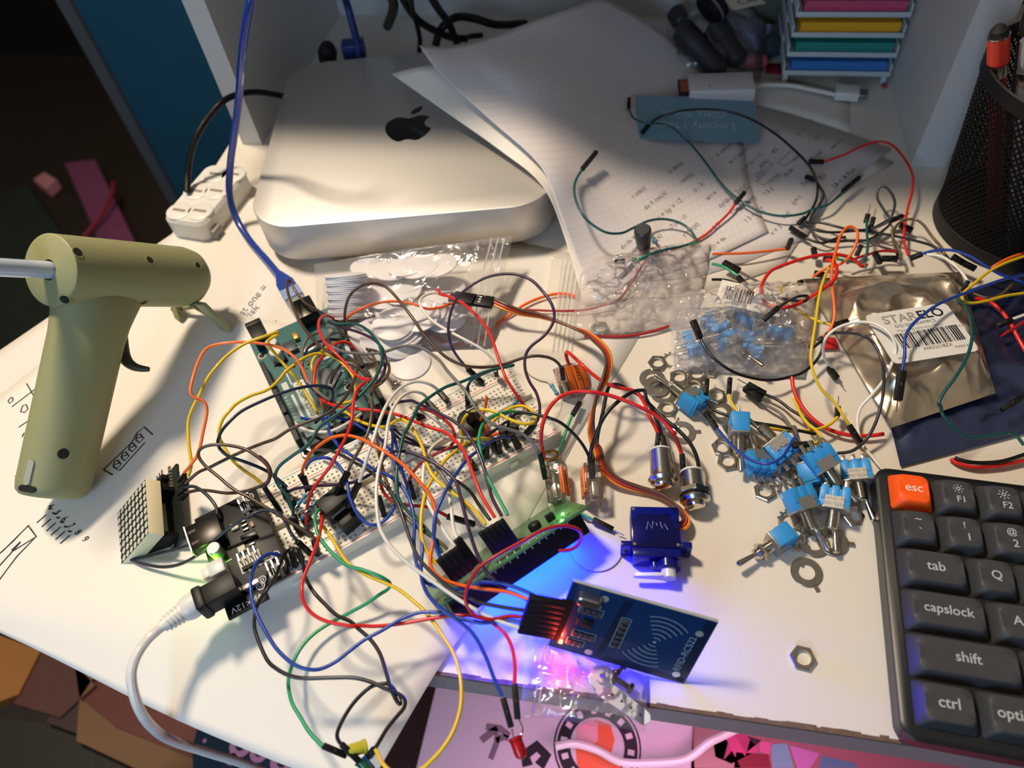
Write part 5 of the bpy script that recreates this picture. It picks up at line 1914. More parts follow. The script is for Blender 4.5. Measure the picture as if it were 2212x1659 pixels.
# barcode slip in the bag
Ms = frame2((1545, 648), (1650, 672), 1.9)
sl = thing('barcode_slip', 'white slip with a barcode inside the clear switch bag', 'label', Ms)
MB().box(0, 3.6, -.2, 1.7, 0, .02).build('slip', PAPER, sl, smooth=0)
bc = MB()
rr_ = random.Random(3)
x = .35
while x < 1.9:
    w = rr_.choice((.03, .06, .1))
    bc.add([(x, .25, .024), (x + w, .25, .024), (x + w, 1.3, .024), (x, 1.3, .024)], [(0, 1, 2, 3)])
    x += w + rr_.choice((.04, .07))
bc.build('barcode', INK, sl, smooth=0)
text('COS MINI SW', .22, 'lettering', INK, sl, tr(2.7, .9, .024))
text('CS', .3, 'lettering', INK, sl, tr(2.4, .2, .024))

# red scrap under the antistatic bag
slab('red_tab', [(1775, 725), (1805, 730), (1812, 750), (1778, 752)], .3, .2, mat('red_card', 'c8202a', .5), 'small red tab showing under the edge of the silver bag', 'tab')


def foil(name, tint):
    m = mat(name, tint, .27, metal=.9, var=.06, scale=20, bump=.5, bscale=22)
    nt = m.node_tree
    b = nt.nodes['Principled BSDF']
    return m


FO = foil('antistatic_foil', 'd8c9b2')
FO2 = foil('antistatic_foil_dark', '5c6690')


def foilbag(name, corners, label, bulge, seed, m, n=70, amp=1.0):
    c = [Vector(q) for q in corners]
    T = thing(name, label, 'bag', tr(*c[0]))
    off = Vector((seed * 5.1, seed * 2.3, seed))
    hts = {}
    for top in (True, False):
        vs, fs = [], []
        for i in range(n + 1):
            for j in range(n + 1):
                u, v = i / n, j / n
                p = (c[0] * (1 - u) + c[1] * u) * (1 - v) + (c[3] * (1 - u) + c[2] * u) * v
                eu, ev = min(1, math.sin(math.pi * u) * 2.2), min(1, math.sin(math.pi * v) * 1.7)
                e = max(0, eu) * max(0, ev)
                q = p * .33 + off
                rid = 1 - abs(noise.noise(q * 1.1)) * 2
                rid2 = 1 - abs(noise.noise(q * 2.3 + Vector((4, 1, 0)))) * 2
                z = (bulge * (0.55 + .45 * noise.noise(q * .5)) + amp * (rid * .45 + rid2 * .18)) * e
                vs.append(p + Vector((0, 0, max(z, .03) if top else 0)) - c[0])
                if top:
                    hts[(i, j)] = vs[-1] + c[0]
        for i in range(n):
            for j in range(n):
                a = i * (n + 1) + j
                fs.append((a, a + n + 1, a + n + 2, a + 1))
        MB().add(vs, fs).build('front_foil' if top else 'back_foil', m, T, smooth=60)
    return T, hts


A1b, h2 = foilbag('antistatic_bag', [P(1945, 1008, .15), P(2330, 905, .15), P(2290, 560, .4), P(1870, 700, .4)], 'larger dark silver antistatic bag underneath, reaching the right edge', .4, 3, FO2, amp=.35)
A0b, h1 = foilbag('antistatic_bag', [P(1925, 925, 1.0), P(2150, 850, 1.1), P(2075, 588, .8), P(1735, 603, .5)], 'crinkled silver antistatic bag with a white barcode label', 1.1, 8, FO)
# label on the bag
lb0, lb1 = P(1932, 787, 2.55), P(2118, 757, 2.5)
lx = (lb1 - lb0).normalized()
lb3 = P(1877, 680, 2.5)
ly = (lb3 - lb0)
LM = frame3(lb0, lx, ly)
lwid, lhei = (lb1 - lb0).length, ly.length
lab = thing('barcode_label', 'white rounded barcode label printed STARELO on the silver bag', 'label', LM)
mb = MB()
n = 16
gr = []
for j in range(n + 1):
    for i in range(n + 1):
        u, v = i / n, j / n
        gr.append((u * lwid, v * lhei, .10 * math.sin(u * 3.1) - .03))
mb.loft([rrect(0, lwid, 0, lhei, .3, -.02), rrect(0, lwid, 0, lhei, .3, 0)])
mb.build('label_paper', mat('label_white', 'dedbd6', .55), lab, smooth=0)
for tx_, m_, al_, xx_ in (('STAR', mat('grey_lettering', '9a9690', .5), 'RIGHT', 2.62), ('ELO', INK, 'LEFT', 2.66)):
    text(tx_, .8, 'brand_lettering', m_, lab, tr(xx_, lhei - .6, .006), align=al_, bold=.02)
text('GQ12H-10/AMPCS', .28, 'lettering', INK, lab, tr(2.3, lhei - 1.1, .006))
text('Mounting hole size 12mm', .24, 'lettering', PENCIL, lab, tr(2.4, lhei - 1.42, .006))
text('Active: Momentary   Voltage: 6V-220V AC', .22, 'lettering', PENCIL, lab, tr(2.6, lhei - 1.72, .006))
bc = MB()
rr_ = random.Random(12)
x = .9
while x < lwid - .35:
    w = rr_.choice((.03, .05, .09))
    bc.add([(x, .85, .006), (x + w, .85, .006), (x + w, 1.9, .006), (x, 1.9, .006)], [(0, 1, 2, 3)])
    x += w + rr_.choice((.03, .05, .08))
bc.build('barcode', INK, lab, smooth=0)
text('X0032218ZX', .28, 'lettering', INK, lab, tr(lwid * .58, .66, .006))
text('NEW', .2, 'lettering', INK, lab, tr(.6, .3, .006))
text('MADE IN', .2, 'lettering', INK, lab, tr(lwid - .7, .45, .006))

# small bag of servo parts hanging over the front edge
c4 = [P(1125, 1500, -.0), P(1396, 1580, -.6), P(1398, 1455, .12), P(1150, 1372, .12)]
pb = pillow('parts_bag', [P(1120, 1545, .4), P(1396, 1582, .4), P(1398, 1455, .2), P(1152, 1365, .2)], F3, 'small clear bag of servo screws and horns hanging over the front edge', bulge=.7, wr=.3, seed=9, n=40, wf=.3)
zz = MB()
for k_ in range(2):
    zz.tube([P(1150 + 10 * k_, 1540, .6) - pb.location / S, P(1180 + 8 * k_, 1380, .4) - pb.location / S], .04, 6)
zz.build('zip_seal', MATS['zip_film'], pb)
scm = mat('dark_screw', '5e4c40', .3, metal=.9)
for i, (a, b, lab_) in enumerate((((1362, 1487), (1330, 1466), 'dark pan-head screw at the right inside the small front bag'), ((1345, 1440), (1318, 1475), 'dark screw at the top inside the small front bag'), ((1332, 1452), (1322, 1482), 'tiny dark screw between the others in the small front bag'))):
    A_, B_ = P(*a, .45), P(*b, .35)
    M = (B_ - A_).to_track_quat('Z', 'Y').to_matrix().to_4x4()
    M.translation = A_
    t = thing('screw', lab_, 'screw', M)
    k_ = 1 if i == 0 else .75
    MB().lathe([(.05, -.12), (.2 * k_, -.08), (.24 * k_, 0), (.24 * k_, .04), (.1, .05)], 18).build('head', scm, t)
    MB().lathe([(.1 * k_, .04)] + [(.1 * k_ + (.03 if j % 2 else 0), .08 + .05 * j) for j in range(14)] + [(.02, .85)], 14).build('shank', scm, t)
t = thing('servo_horn', 'white double-ended servo arm with holes in the small front bag', 'servo arm', frame2((1310, 1493), (1368, 1535), .3))
mb = MB()
L_ = 1.9
mb.prism([(L_ - .1 + .28 * math.cos(R(a)), .28 * math.sin(R(a))) for a in range(-90, 91, 20)] + [(-.1 + .38 * math.cos(R(a)), .38 * math.sin(R(a))) for a in range(90, 271, 20)], 0, .15)
mb.build('arm', MATS['white_nylon'], t)
for i in range(4):
    MB().lathe([(.06, .15), (.06, .156)], 10, tr(.3 + i * .45, 0)).build('hole', MATTEB, t)
t = thing('servo_horn', 'round white servo horn inside the small front bag', 'servo arm', tr(*P(1300, 1465, .3)))
MB().ring(.55, .22, 0, .14, 30).build('disc', MATS['white_nylon'], t)
MB().ring(.28, .1, .14, .35, 20).build('hub', MATS['white_nylon'], t)

# ------------------------------------------------------------------ back right: cards, reader, trays, gadgets
q0_, q1_, q3_ = P(1378, 300, 1.25), P(1643, 308, .55), P(1383, 208, 1.9)
Mc = frame3(q0_, q1_ - q0_, q3_ - q0_)
bc_ = thing('gift_card', 'blue-grey card printed upside down on the pencilled papers', 'card', Mc)
cw_, ch_ = (q1_ - q0_).length, (q3_ - q0_).length
MB().box(0, cw_, 0, ch_, 0, .04).build('card', mat('blue_grey_card', '6f95a6', .55, var=.02), bc_, smooth=0)
LG = mat('pale_card_print', '9db8c2', .6)
text('Locally Made', .95, 'lettering', LG, bc_, tr(cw_ * .47, ch_ * .33, .045) @ rz(R(180)), sx=1.2)
text('Gifts Since', .95, 'lettering', LG, bc_, tr(cw_ * .47, ch_ * .62, .045) @ rz(R(180)), sx=1.2)
Mr = frame2((1487, 226), (1628, 222), 1.1)
w_ = (P(1628, 222, 1.1) - P(1487, 226, 1.1)).length
rd = thing('card_reader', 'white card reader box with a red memory card sticking out', 'card reader', Mr)
MB().box(0, w_, 0, 2.4, 0, 1.1, bev=.1).build('housing', mat('soft_white_plastic', 'c9c6c4', .4, var=.02), rd)
MB().box(w_ * .3, w_ * .32, .5, .8, 1.1, 1.105).build('mark', PENCIL, rd)
sd = thing('memory_card', 'red and black memory card in the left end of the white reader', 'memory card', Mr)
MB().box(-.75, .6, .3, 2.2, .55, .76, bev=.03).build('shell', BLACK, sd)
MB().box(-.6, -.02, .5, 2.0, .76, .775).build('red_sticker', mat('dull_red', 'a8463c', .5), sd)
dc = cable('data_cable', 's 1240,115,.9 1300,100,.8 1400,98,.6 1500,105,.5 1600,125,.5 1700,145,.6 1760,160,.6', .16, WPLAST, 'flat white data cable with a square plug behind the papers')
Mq = frame2(Z('s', 1750, 165), Z('s', 1900, 178), .25)
o = MB().box(0, 1.7, -.65, .65, 0, .65, bev=.08).build('plug', WPLAST, dc)
o.matrix_local = onlocal(dc, Mq)
o2 = MB().box(1.7, 2.3, -.45, .45, .15, .5, bev=.04).build('metal_tip', mat('grey_tip', '8c857e', .4, metal=.7), dc)
o2.matrix_local = onlocal(dc, Mq)

# stacked letter trays
AC = mat('frosted_acrylic', 'c9d4d6', .3, var=.02, clear=.12)
t0u, t0n = UD.dot(P(1690, 160, .8)), ND.dot(P(1690, 160, .8))
wt = 17.5 - t0u
for i in range(4):
    pass
trayM = DESK @ tr(t0u, t0n, 0)
tray = thing('tray_stack', 'stack of four frosted note trays in the back right corner of the hutch', 'tray', trayM)
for i in range(4):
    z = .75 + i * 1.5
    s_ = MB()
    s_.box(0, wt, 0, 8.0, z, z + .12, bev=.04)
    s_.box(0, wt, -.12, .06, z, z + .38, bev=.06)
    s_.box(-.02, .12, 0, 8.0, z, z + .9, bev=.05)
    s_.box(wt - .12, wt + .02, 0, 8.0, z, z + .9, bev=.05)
    s_.build('tray_shelf', AC, tray)
for x in (.1, wt - .5):
    MB().box(x, x + .4, .1, .5, .02, .85, bev=.1).build('tray_foot', AC, tray)
for x in (.0, wt - .2):
    MB().box(x, x + .2, 3.5, 4.2, .75, 6.2).build('tray_post', AC, tray)
for i, (c_, nm) in enumerate((('3b7fc4', 'blue'), ('2a9484', 'teal'), ('f2b21c', 'yellow'), ('d4547c', 'pink'))):
    z = .75 + i * 1.5 + .14
    mb = MB()
    rr_ = random.Random(i)
    for k_ in range(7):
        dx, dy = rr_.uniform(-.06, .06), rr_.uniform(-.05, .05)
        mb.box(.55 + dx, wt - .35 + dx, .25 + dy, 7.5, z + k_ * .12, z + k_ * .12 + .11)
    o = mb.build('note_pad', mat('note_' + nm, c_, .65, var=.05, scale=30), M=None, smooth=0)
    o.matrix_world = cm(trayM)
    tag(o, nm + ' sticky note pad in the ' + ['bottom', 'second lowest', 'second highest', 'top'][i] + ' tray of the stack', 'note pad', 'note pads in the trays')
o = MB().box(0, .3, 0, .45, 0, .2, bev=.06).build('red_bit', mat('dull_pink_red', 'a83c4c', .5), M=tr(*P(1910, 192, .1)) @ rz(.3))
tag(o, 'tiny red bit on the desk below the tray stack', 'scrap')

# gadgets in a clear bag behind the papers
GB = mat('dark_grey_rubber', '26262c', .5, var=.1)
for i, (a, b, r, lab_, nm) in enumerate((((1470, 60, 3), (1560, 160, 1.2), .95, 'dark tube at the left inside the clear bag behind the papers', 'dark_tube'), ((1540, 50, 3.2), (1600, 140, 1.2), 1.0, 'dark tube at the right inside the clear bag behind the papers', 'dark_tube'),
                                       ((1455, 20, 2.5), (1500, 90, 1.2), .8, 'short dark tube furthest left behind the papers', 'dark_tube'))):
    A_, B_ = P(*a), P(*b)
    L_ = (B_ - A_).length
    mb = MB().rod(A_, B_, [(r * .5, 0), (r, .3), (r, L_ * .4), (r * .85, L_ * .45), (r * .85, L_ - .4), (r * .4, L_)], 22)
    o = mb.build(nm, GB, origin=B_)
    tag(o, lab_, 'tube')
t = thing('camera_lens', 'dark ringed lens cap at the top behind the papers', 'lens', tr(*P(1525, 28, 4.2)) @ rz(.4) @ Matrix.Rotation(R(60), 4, 'Y'))
MB().lathe([(1.1, 0), (1.25, .1), (1.25, 1.2), (1.0, 1.3), (.9, 1.0), (.2, .9)], 32).build('barrel', BLACK, t)
MB().ring(1.3, 1.15, .5, .7, 32).build('grip_ring', mat('grey_ring', '6c6a72', .4), t)
for (x, y, h, w, d, hh, c_, a, lab_) in ((1610, 90, .5, 3.6, 2.2, 1.4, '8f90a8', -.7, 'lilac grey box in the clear bag left of the trays'), (1640, 45, .5, 3, 2.5, 2.0, '6a6c5c', .2, 'olive grey lump left of the tray stack'),
                                      (1655, 110, .3, 1.8, 2.6, 1.2, '2c4448', .3, 'dark teal block left of the tray stack')):
    o = MB().box(-w / 2, w / 2, -d / 2, d / 2, 0, hh, bev=.25).build('small_box', mat('shade_' + c_, c_, .5, var=.15), M=tr(*P(x, y, h)) @ rz(a))
    tag(o, lab_, 'box')
o = MB().box(-1.1, 1.1, -.55, .55, 0, .9, bev=.3).build('candy_wrap', mat('pink_wrap', 'b8586c', .35, var=.3, scale=40), M=tr(*P(1625, 143, .2)) @ rz(-.25))
tag(o, 'pink wrapped piece beside the white card reader', 'wrapper')
mb = MB()
rr_ = random.Random(2)
mb.add([(x * .9 + rr_.uniform(-.1, .1), y * .35 + rr_.uniform(-.1, .1), .2 + abs(noise.noise(Vector((x, y, 1)))) * .9) for x in range(5) for y in range(5)], [(i * 5 + j, i * 5 + j + 1, i * 5 + j + 6, i * 5 + j + 5) for i in range(4) for j in range(4)])
o = mb.build('foil_wrap', mat('crimson_foil', '8e1030', .25, metal=.5, var=.4, scale=60), M=tr(*P(1655, 165, .05)) @ rz(-.2))
so = o.modifiers.new('t', 'SOLIDIFY')
so.thickness = .0006
tag(o, 'crimson and blue foil wrapper in front of the trays', 'wrapper')
gb = pillow('gadget_bag', [P(1440, 165, .2), P(1640, 175, .2), P(1680, 70, .4), P(1440, 50, .4)], F1, 'clear bag of dark gadgets at the back between the papers and the trays', bulge=3.6, wr=.5, seed=12, n=30, wf=.2)
ct = thing('paper_tag', 'cream paper tag lettered at the top edge behind the gadgets', 'tag', frame2((1584, 22), (1650, 8), 5.0))
MB().box(0, 2.6, 0, 2.2, 0, .03).build('card', mat('cream_card', 'd8d4b4', .6), ct, smooth=0)
text('CAI', 1.0, 'lettering', INK, ct, tr(1.5, .8, .035))

# black tapered barrel standing on the graph paper
t = thing('barrel_connector', 'black tapered barrel connector standing on the graph paper', 'connector', tr(*P(1392, 546, .35)))
dv_ = (P(1388, 497, 2.6) - P(1392, 546, .35)).normalized()
Q = dv_.to_track_quat('Z', 'Y').to_matrix().to_4x4()
MB().lathe([(.28, .0), (.32, .1), (.34, .5), (.42, .65), (.54, 1.9), (.52, 2.3), (.42, 2.4)], 26, Q).build('sleeve', mat('satin_black', '2a2b2e', .4), t)
MB().lathe([(.22, -.3), (.22, .05)], 16, Q).build('metal_tip', TIN, t)

# loose leds at the front edge


def ledlamp(label, col, p0, p1, h0, h1, legs):
    A_, B_ = P(*p0, h0), P(*p1, h1)
    M = (B_ - A_).to_track_quat('Z', 'Y').to_matrix().to_4x4()
    M.translation = A_
    t = thing('led_bulb', label, 'led', M)
    MB().lathe([(.29, 0), (.29, .1), (.25, .11), (.25, .6), (.2, .75), (.1, .82), (.01, .84)], 22).build('lens', mat('led_' + label.split()[0], col, .25, clear=.1, ccol=col), t)
    bpy.context.view_layer.update()
    inv = t.matrix_world.inverted()
    for l in legs:
        MB().tube([inv @ (p * S) / S for p in catmull([P(*Z(*q[:3]), q[3]) for q in l], 5)], .03, 6).build('leg', TIN, t)
    return t


ledlamp('red indicator bulb hanging on two plugs over the front edge', 'b0101c', (1112, 1592), (1127, 1634), 1.8, 1.6,
        [[('u', 525, 490, 1.9), ('u', 530, 520, 1.8), ('u', 535, 560, 1.8)], [('u', 570, 420, 1.9), ('u', 598, 480, 1.9), ('u', 592, 515, 1.8), ('u', 570, 550, 1.8)]])
ledlamp('green indicator bulb at the very bottom under the black plugs', '1c5a34', (778, 1640), (800, 1668), 1.2, 1.0, [[('h', 840, 1560, 1.5), ('h', 860, 1600, 1.3)], [('h', 800, 1560, 1.5), ('h', 840, 1610, 1.3)]])
ledlamp('yellow indicator bulb behind the black plugs at the bottom', 'c8c23a', (790, 1612), (768, 1618), 1.3, 1.5, [[('h', 920, 1500, 1.5), ('h', 900, 1490, 1.4)]])
t = thing('wire_scrap', 'tiny crumpled silvery scrap on the desk below the loose tag', 'scrap', tr(*P(858, 832, .1)))
for i in range(5):
    rr_ = random.Random(i + 40)
    MB().tube(catmull([Vector((rr_.uniform(-.35, .35), rr_.uniform(-.25, .25), rr_.uniform(.03, .3))) for _ in range(4)], 5), .035, 6).build('strand', TIN, t)
# ------------------------------------------------------------------ jumper wires
WC = {'brown': '4a3428', 'dkgrey': '2e2f36', 'black': '0d0d10', 'white': 'e4e0d6', 'grey': '6f6d6a', 'purple': '3a2440', 'navy': '15233f',
      'blue': '1c3f9c', 'green': '1f9a66', 'teal': '0e4f4c', 'yellow': 'e2bd1c', 'orange': 'f2661c', 'peach': 'ff7a3c', 'red': 'd8201c', 'olive': '5a4a2a', 'dred': 'a8161c', 'olivegrey': '4c473c'}
PLB = MB().box(0, 1, -.125, .125, -.125, .125, bev=.02)
PLB.k = 0
plug_me = None


def plugpart(parent, a, b, pin, w=1.0):
    global plug_me
    d = b - a
    L = max(.2, d.length)
    x = d.normalized()
    z = Vector((0, 0, 1)) if abs(x.z) < .95 else Vector((0, 1, 0))
    y = z.cross(x).normalized()
    z = x.cross(y)
    M = Matrix(((x.x * L, y.x * w, z.x * w, a.x), (x.y * L, y.y * w, z.y * w, a.y), (x.z * L, y.z * w, z.z * w, a.z), (0, 0, 0, 1)))
    if plug_me is None:
        mb = MB().box(0, 1, -.125, .125, -.125, .125, bev=.025)
        mb.k = 1
        mb.box(.42, .52, -.03, .03, .12, .128)
        o = mb.build('plug', [BLACK, mat('plug_window', '3a3a3c', .3)], parent, smooth=30)
        plug_me = o.data
    else:
        o = bpy.data.objects.new('plug', plug_me)
        COL.objects.link(o)
        o.parent = parent
    o.matrix_local = cm(M)
    if pin:
        mb = MB().cyl((1.0, 0, 0), (1.0 + .6 / L, 0, 0), .028, n=6)
        mb.build('pin', TIN, o)
    return o


def wire(col, label, txt, hs, plugs=(), r=.083, group=None, name='jumper_wire', n=8):
    pts = trace(txt)
    N = len(pts)
    w = []
    for i, (x, y, h) in enumerate(pts):
        if h is None:
            f = i / (N - 1) * (len(hs) - 1)
            k = min(int(f), len(hs) - 2)
            h = hs[k] + (hs[k + 1] - hs[k]) * (f - k)
        w.append(P(x, y, h))
    w = catmull(w, 6)
    o0 = w[0].copy()
    m = mat('wire_' + col, WC[col], .38, var=.03, coat=.15) if col in WC else col
    o = MB().tube(w, r, n).build(name, m, origin=o0, smooth=60)
    tag(o, label, 'wire', group)
    for pl_ in plugs:
        tk = pl_.split()
        q = [P(*Z(tk[0], *[float(v) for v in t.split(',')][:2]), float(t.split(',')[2])) - o0 for t in tk[1:3]]
        plugpart(o, q[0], q[1], len(tk) > 3 and tk[3] == 'm', float(tk[4]) if len(tk) > 4 else 1.0)
    return o


# --- from the dot matrix display
wire('peach', 'peach orange wire arching from the dot matrix to the teal board', 'k 1190,1615 1225,1575 1280,1490 1310,1360 1335,1230 1325,1170 1290,1145 1245,1125 1230,1080 1250,990 1285,890 1330,820 1400,790 1520,775 1640,778 1750,795 1830,820 1900,870 1945,930 a 1050,960 1130,1060 1165,1150 1185,1210',
     (2.6, 4.5, 5.5, 5, 3.5, 1.3), ['c 790,300,2.5 745,350,1.9'])
wire('yellow', 'yellow wire from the dot matrix folding back over the teal board', 'k 1215,1640 1235,1560 1220,1440 1215,1300 1240,1210 1290,1110 1340,1010 1400,930 1480,850 1590,780 1700,740 1785,712 a 790,560 715,610 715,660 770,730 870,850 960,960 1040,1080 1110,1200 1130,1240',
     (2.6, 4, 5, 5, 4, 2.2, 1.2), ['c 800,345,2.5 755,395,1.9'])
wire('yellow', 'yellow wire from the breadboard rail looping over the teal board', 'c 1450,380 1380,320 1290,260 1210,190 1150,110 1100,20 k 1420,1400 1415,1340 1440,1270 1480,1220 1530,1170 1620,1120 1720,1085 1790,1030 1850,960 1940,890 a 1080,735 1150,725 1240,740 1330,800 1400,870 1440,940 1455,1010 1445,1090 1420,1130 1330,1150 1250,1150',
     (2, 3, 4, 3.5, 2.6, 2, 1.2), ['c 1465,405,2.0 1600,610,.95'])
wire('navy', 'navy wire arching over the word on the teal board then down left', 'c 1660,405 1530,295 1420,235 1290,185 1160,140 1090,80 1070,30 k 1410,1400 1430,1350 1480,1290 1560,1220 1680,1160 1800,1110 1930,1070 2050,1055 2130,1070 2150,1110 2130,1180 2080,1250 2035,1295',
     (1.6, 3, 4, 4.4, 4, 2.8, 1.4))
wire('brown', 'long brown wire from the dot matrix sweeping up across the teal board', 'c 790,375 900,280 1000,235 1150,160 1300,90 1450,30 1560,-10 a 900,1370 1140,1270 1280,1190 1380,1080 1440,960 1470,850 1455,795 1400,780 1330,820 1270,900 1240,980',
     (2.4, 3.2, 4, 4.4, 3.6, 2.6, 1.4), ['c 800,380,2.4 752,430,1.8'])
wire('brown', 'brown wire making a big loop between the dot matrix and breadboard', 'c 790,455 900,430 1000,435 1150,455 1300,440 1420,400 1490,360 1510,300 1490,220 1400,140 1300,80 1150,45 1010,45 920,80 905,140 960,220 1080,320 1200,420 1350,500 1500,590 1650,680 1800,770 1900,850',
     (2.2, 2.8, 3.4, 4, 4.2, 3.6, 3.2, 2.4), ['c 805,455,2.2 757,500,1.7', 'c 1905,860,2.3 1915,970,1.0'])
wire('dkgrey', 'dark grey wire curling under the dot matrix and back to the breadboard', 'c 780,410 860,398 940,440 1020,520 1060,600 1050,700 990,790 900,860 760,920 600,960 440,1000 340,1012 330,1022 440,1060 600,1085 750,1060 900,980 1050,850 1200,730 1350,640 1480,600 1580,620 1640,690 1690,790 1740,860',
     (2.3, 2.6, 2.4, 1.4, .5, .35, .8, 2.6, 3.4, 3.0, 2.2), ['c 790,415,2.3 745,465,1.8', 'c 1745,865,2.2 1870,985,1.1'])
# --- around the controller board
wire('teal', 'teal wire curving round the right side of the board down to the breadboard', 'c 1715,640 1700,580 1650,470 1580,380 1560,300 1600,220 1700,140 1850,30 a 1150,1350 1300,1240 1450,1120 1560,1010 1640,900 1680,780 1660,660 1600,570 1520,500 1430,470 1320,475 1230,450',
     (2.0, 2.8, 3.4, 4.2, 4.8, 5, 4.5, 3.6, 2), ['c 1718,650,2.0 1745,740,1.0'])
wire('purple', 'dark purple wire beside the teal one right of the board', 'a 1220,455 1330,500 1470,540 1600,600 1680,680 1710,790 1690,900 1630,990 1590,1030 1600,1150 1640,1280',
     (1.8, 3, 4.2, 4.6, 4, 2.5, 1.6))
wire('olive', 'olive brown wire from the board down to the plug on the black block', 'a 1550,685 1610,760 1640,870 1625,970 1592,1030 1590,1100 1590,1250 1560,1400 1500,1520 1420,1660 d 760,465',
     (1.6, 3, 4.4, 4.6, 4.4, 3.6), ['d 758,470,3.5 640,700,2.3', ])
wire('olive', 'brown wire bending outside the teal and purple ones by the board', 'a 1590,1025 1680,970 1735,890 1738,830 1715,780 1640,710 1570,690', (4.0, 4.6, 4.2, 3.0, 1.6))
wire('red', 'bright red wire rising from the board corner and diving into the breadboard', 'a 1280,440 1210,400 1150,430 1140,510 1180,610 1260,700 1350,790 1420,870 1490,930 1560,945 1590,948 1560,955 1520,980 1460,1050 1430,1180 1420,1300 1380,1420 1320,1540 d 600,430 500,560 440,660 410,770 395,930',
     (1.4, 3.4, 4, 3.6, 4.2, 5, 5.2, 4.4, 3, 1.1), ['c 1822,745,1.4 1828,790,.9'])
wire('red', 'red wire from the board header to the green display board plug', 'a 1450,690 1400,640 1320,630 1250,670 1180,740 1120,830 1100,950 1110,1040 1150,1100 1220,1150 1330,1180 1480,1200 1650,1215 1800,1245 1950,1300 2100,1360 d 1580,130 1660,190 1730,270 1770,340 1800,420 1850,560 1900,680 1960,780 2010,860',
     (1.4, 2.4, 2.6, 2.2, 3, 3.4, 3.8, 4.2, 4.4, 4.2))
wire('grey', 'grey wire arching from the board header to the lever connector by the display', 'a 1245,545 1220,590 1235,640 1300,690 1400,718 1550,730 1700,710 1850,665 2000,670 b 180,850 260,950 340,1040 420,1130 480,1230 560,1330 650,1410 780,1450 900,1490 980,1560 1035,1640 e 655,105',
     (1.5, 2.4, 3.2, 4.2, 4.8, 5, 4.6, 3.8, 3), ['e 657,105,2.9 700,330,1.5'])
wire('brown', 'brown wire arching over the bag of tags to the top lever connector', 'a 1375,560 1365,470 1365,360 1400,240 1480,160 1600,125 1700,150 1780,220 1870,330 1960,450 2050,580 b 220,810 330,880 450,915 600,920 750,895 900,845 1020,825 1130,840 1200,880 1235,930',
     (1.6, 3.8, 4.6, 4.4, 3.6, 3, 3.2, 2.4), ['b 1237,925,2.3 1250,1020,1.2'])
wire('brown', 'brown wire from the blue cable plug over the board into the tangle', 'a 1195,395 1120,350 1030,300 960,220 900,120 880,98 870,130 880,220 930,350 990,470 1060,570 1150,660 1250,730 1350,790 1450,830 1530,900 1570,960',
     (1.6, 2.2, 2.8, 3, 3, 3.4, 3.4, 3))
wire('grey', 'silvery grey wire bundle curving down the middle of the board', 'a 1150,545 1060,580 1010,660 1000,760 1005,880 1050,960 1120,1040 1210,1110 1330,1180 1420,1240', (1.2, 2.2, 2.8, 2.8, 2.4, 1.6))
wire('purple', 'purple wire curving inside the silvery one on the board', 'a 1330,610 1240,605 1140,625 1050,680 1010,770 995,880 1030,960 1080,1020 1160,1110 1250,1200 1350,1300', (1.2, 2, 2.4, 2.4, 2.2, 1.4))
wire('grey', 'short grey loop standing at the header of the teal board', 'a 1400,600 1330,555 1260,545 1220,580 1225,640 1290,700', (1.3, 2.2, 2.6, 2.4))
wire('yellow', 'short yellow wire bowed over the main chip of the board', 'a 1420,640 1330,625 1240,655 1170,700 1105,760 1080,830 1100,910 1130,990 1140,1040', (1.3, 2, 2.2, 1.2))
wire('white', 'short white wire bowed under the tangle at the board end', 'a 940,1310 970,1350 1060,1385 1150,1395 1250,1385 1350,1340 1440,1285 1500,1240', (1.2, 1.6, 2.2, 2.2, 1.5))
wire('blue', 'blue wire from the board end weaving down to the reader plug', 'a 990,1275 1100,1292 1180,1275 1225,1330 1225,1400 d 610,150 640,200 700,270 800,340 900,400 1000,460 1100,500 1180,560 1250,640 1300,760 1325,900 1320,1050 1330,1200 1370,1330 1430,1420 1560,1460 1700,1470 1850,1440 e 150,1215 330,1225 500,1280 630,1340',
     (1.2, 2, 3, 3.4, 4, 4, 3.6, 3.4, 3.2, 3.0), )
wire('blue', 'second blue wire dropping beside the first in the middle of the tangle', 'a 1210,1268 1300,1275 1400,1300 1550,1380 1650,1440 1750,1550 d 1160,350 1210,460', (1.2, 2.0, 2.6, 3.0))
wire('blue', 'blue wire running down from the tangle to the red indicator bulb', 'd 1125,75 1160,200 1190,340 1225,480 1270,620 1300,780 1345,900 1385,1020 1392,1150 1380,1260 1385,1360 h 1400,90 1450,190 1560,300 1700,400 1830,520 1930,700 2000,880 2075,1045',
     (1.8, 3, 3.8, 4, 3.8, 3.4, 2.6, 2.2), ['h 2080,1055,2.2 2150,1310,1.9'])
wire('blue', 'navy blue wire drooping in a deep loop over the breadboard front', 'd 400,440 425,395 480,362 560,350 640,380 710,460 750,560 770,680 820,800 890,890 960,925 1040,905 1120,830 1170,700 1180,560 1160,420 1135,300 1140,180 1128,80',
     (1.6, 2.6, 3.2, 3, 2.6, 2.4, 2.8, 3, 1.8))
wire('orange', 'orange wire arching from the breadboard over to the reader plug', 'd 375,510 370,450 385,410 430,320 520,240 620,180 740,160 870,190 1000,260 1150,350 1260,440 1370,560 1450,660 1500,780 1500,930 1480,1080 1460,1200 1470,1290 1540,1370 1650,1420 1800,1455 2000,1480 e 380,1300 500,1340 612,1385',
     (1.6, 3.4, 4.6, 5, 4.6, 4, 3.8, 3.6, 3.2, 2.9), ['d 380,510,1.7 420,650,.95'])
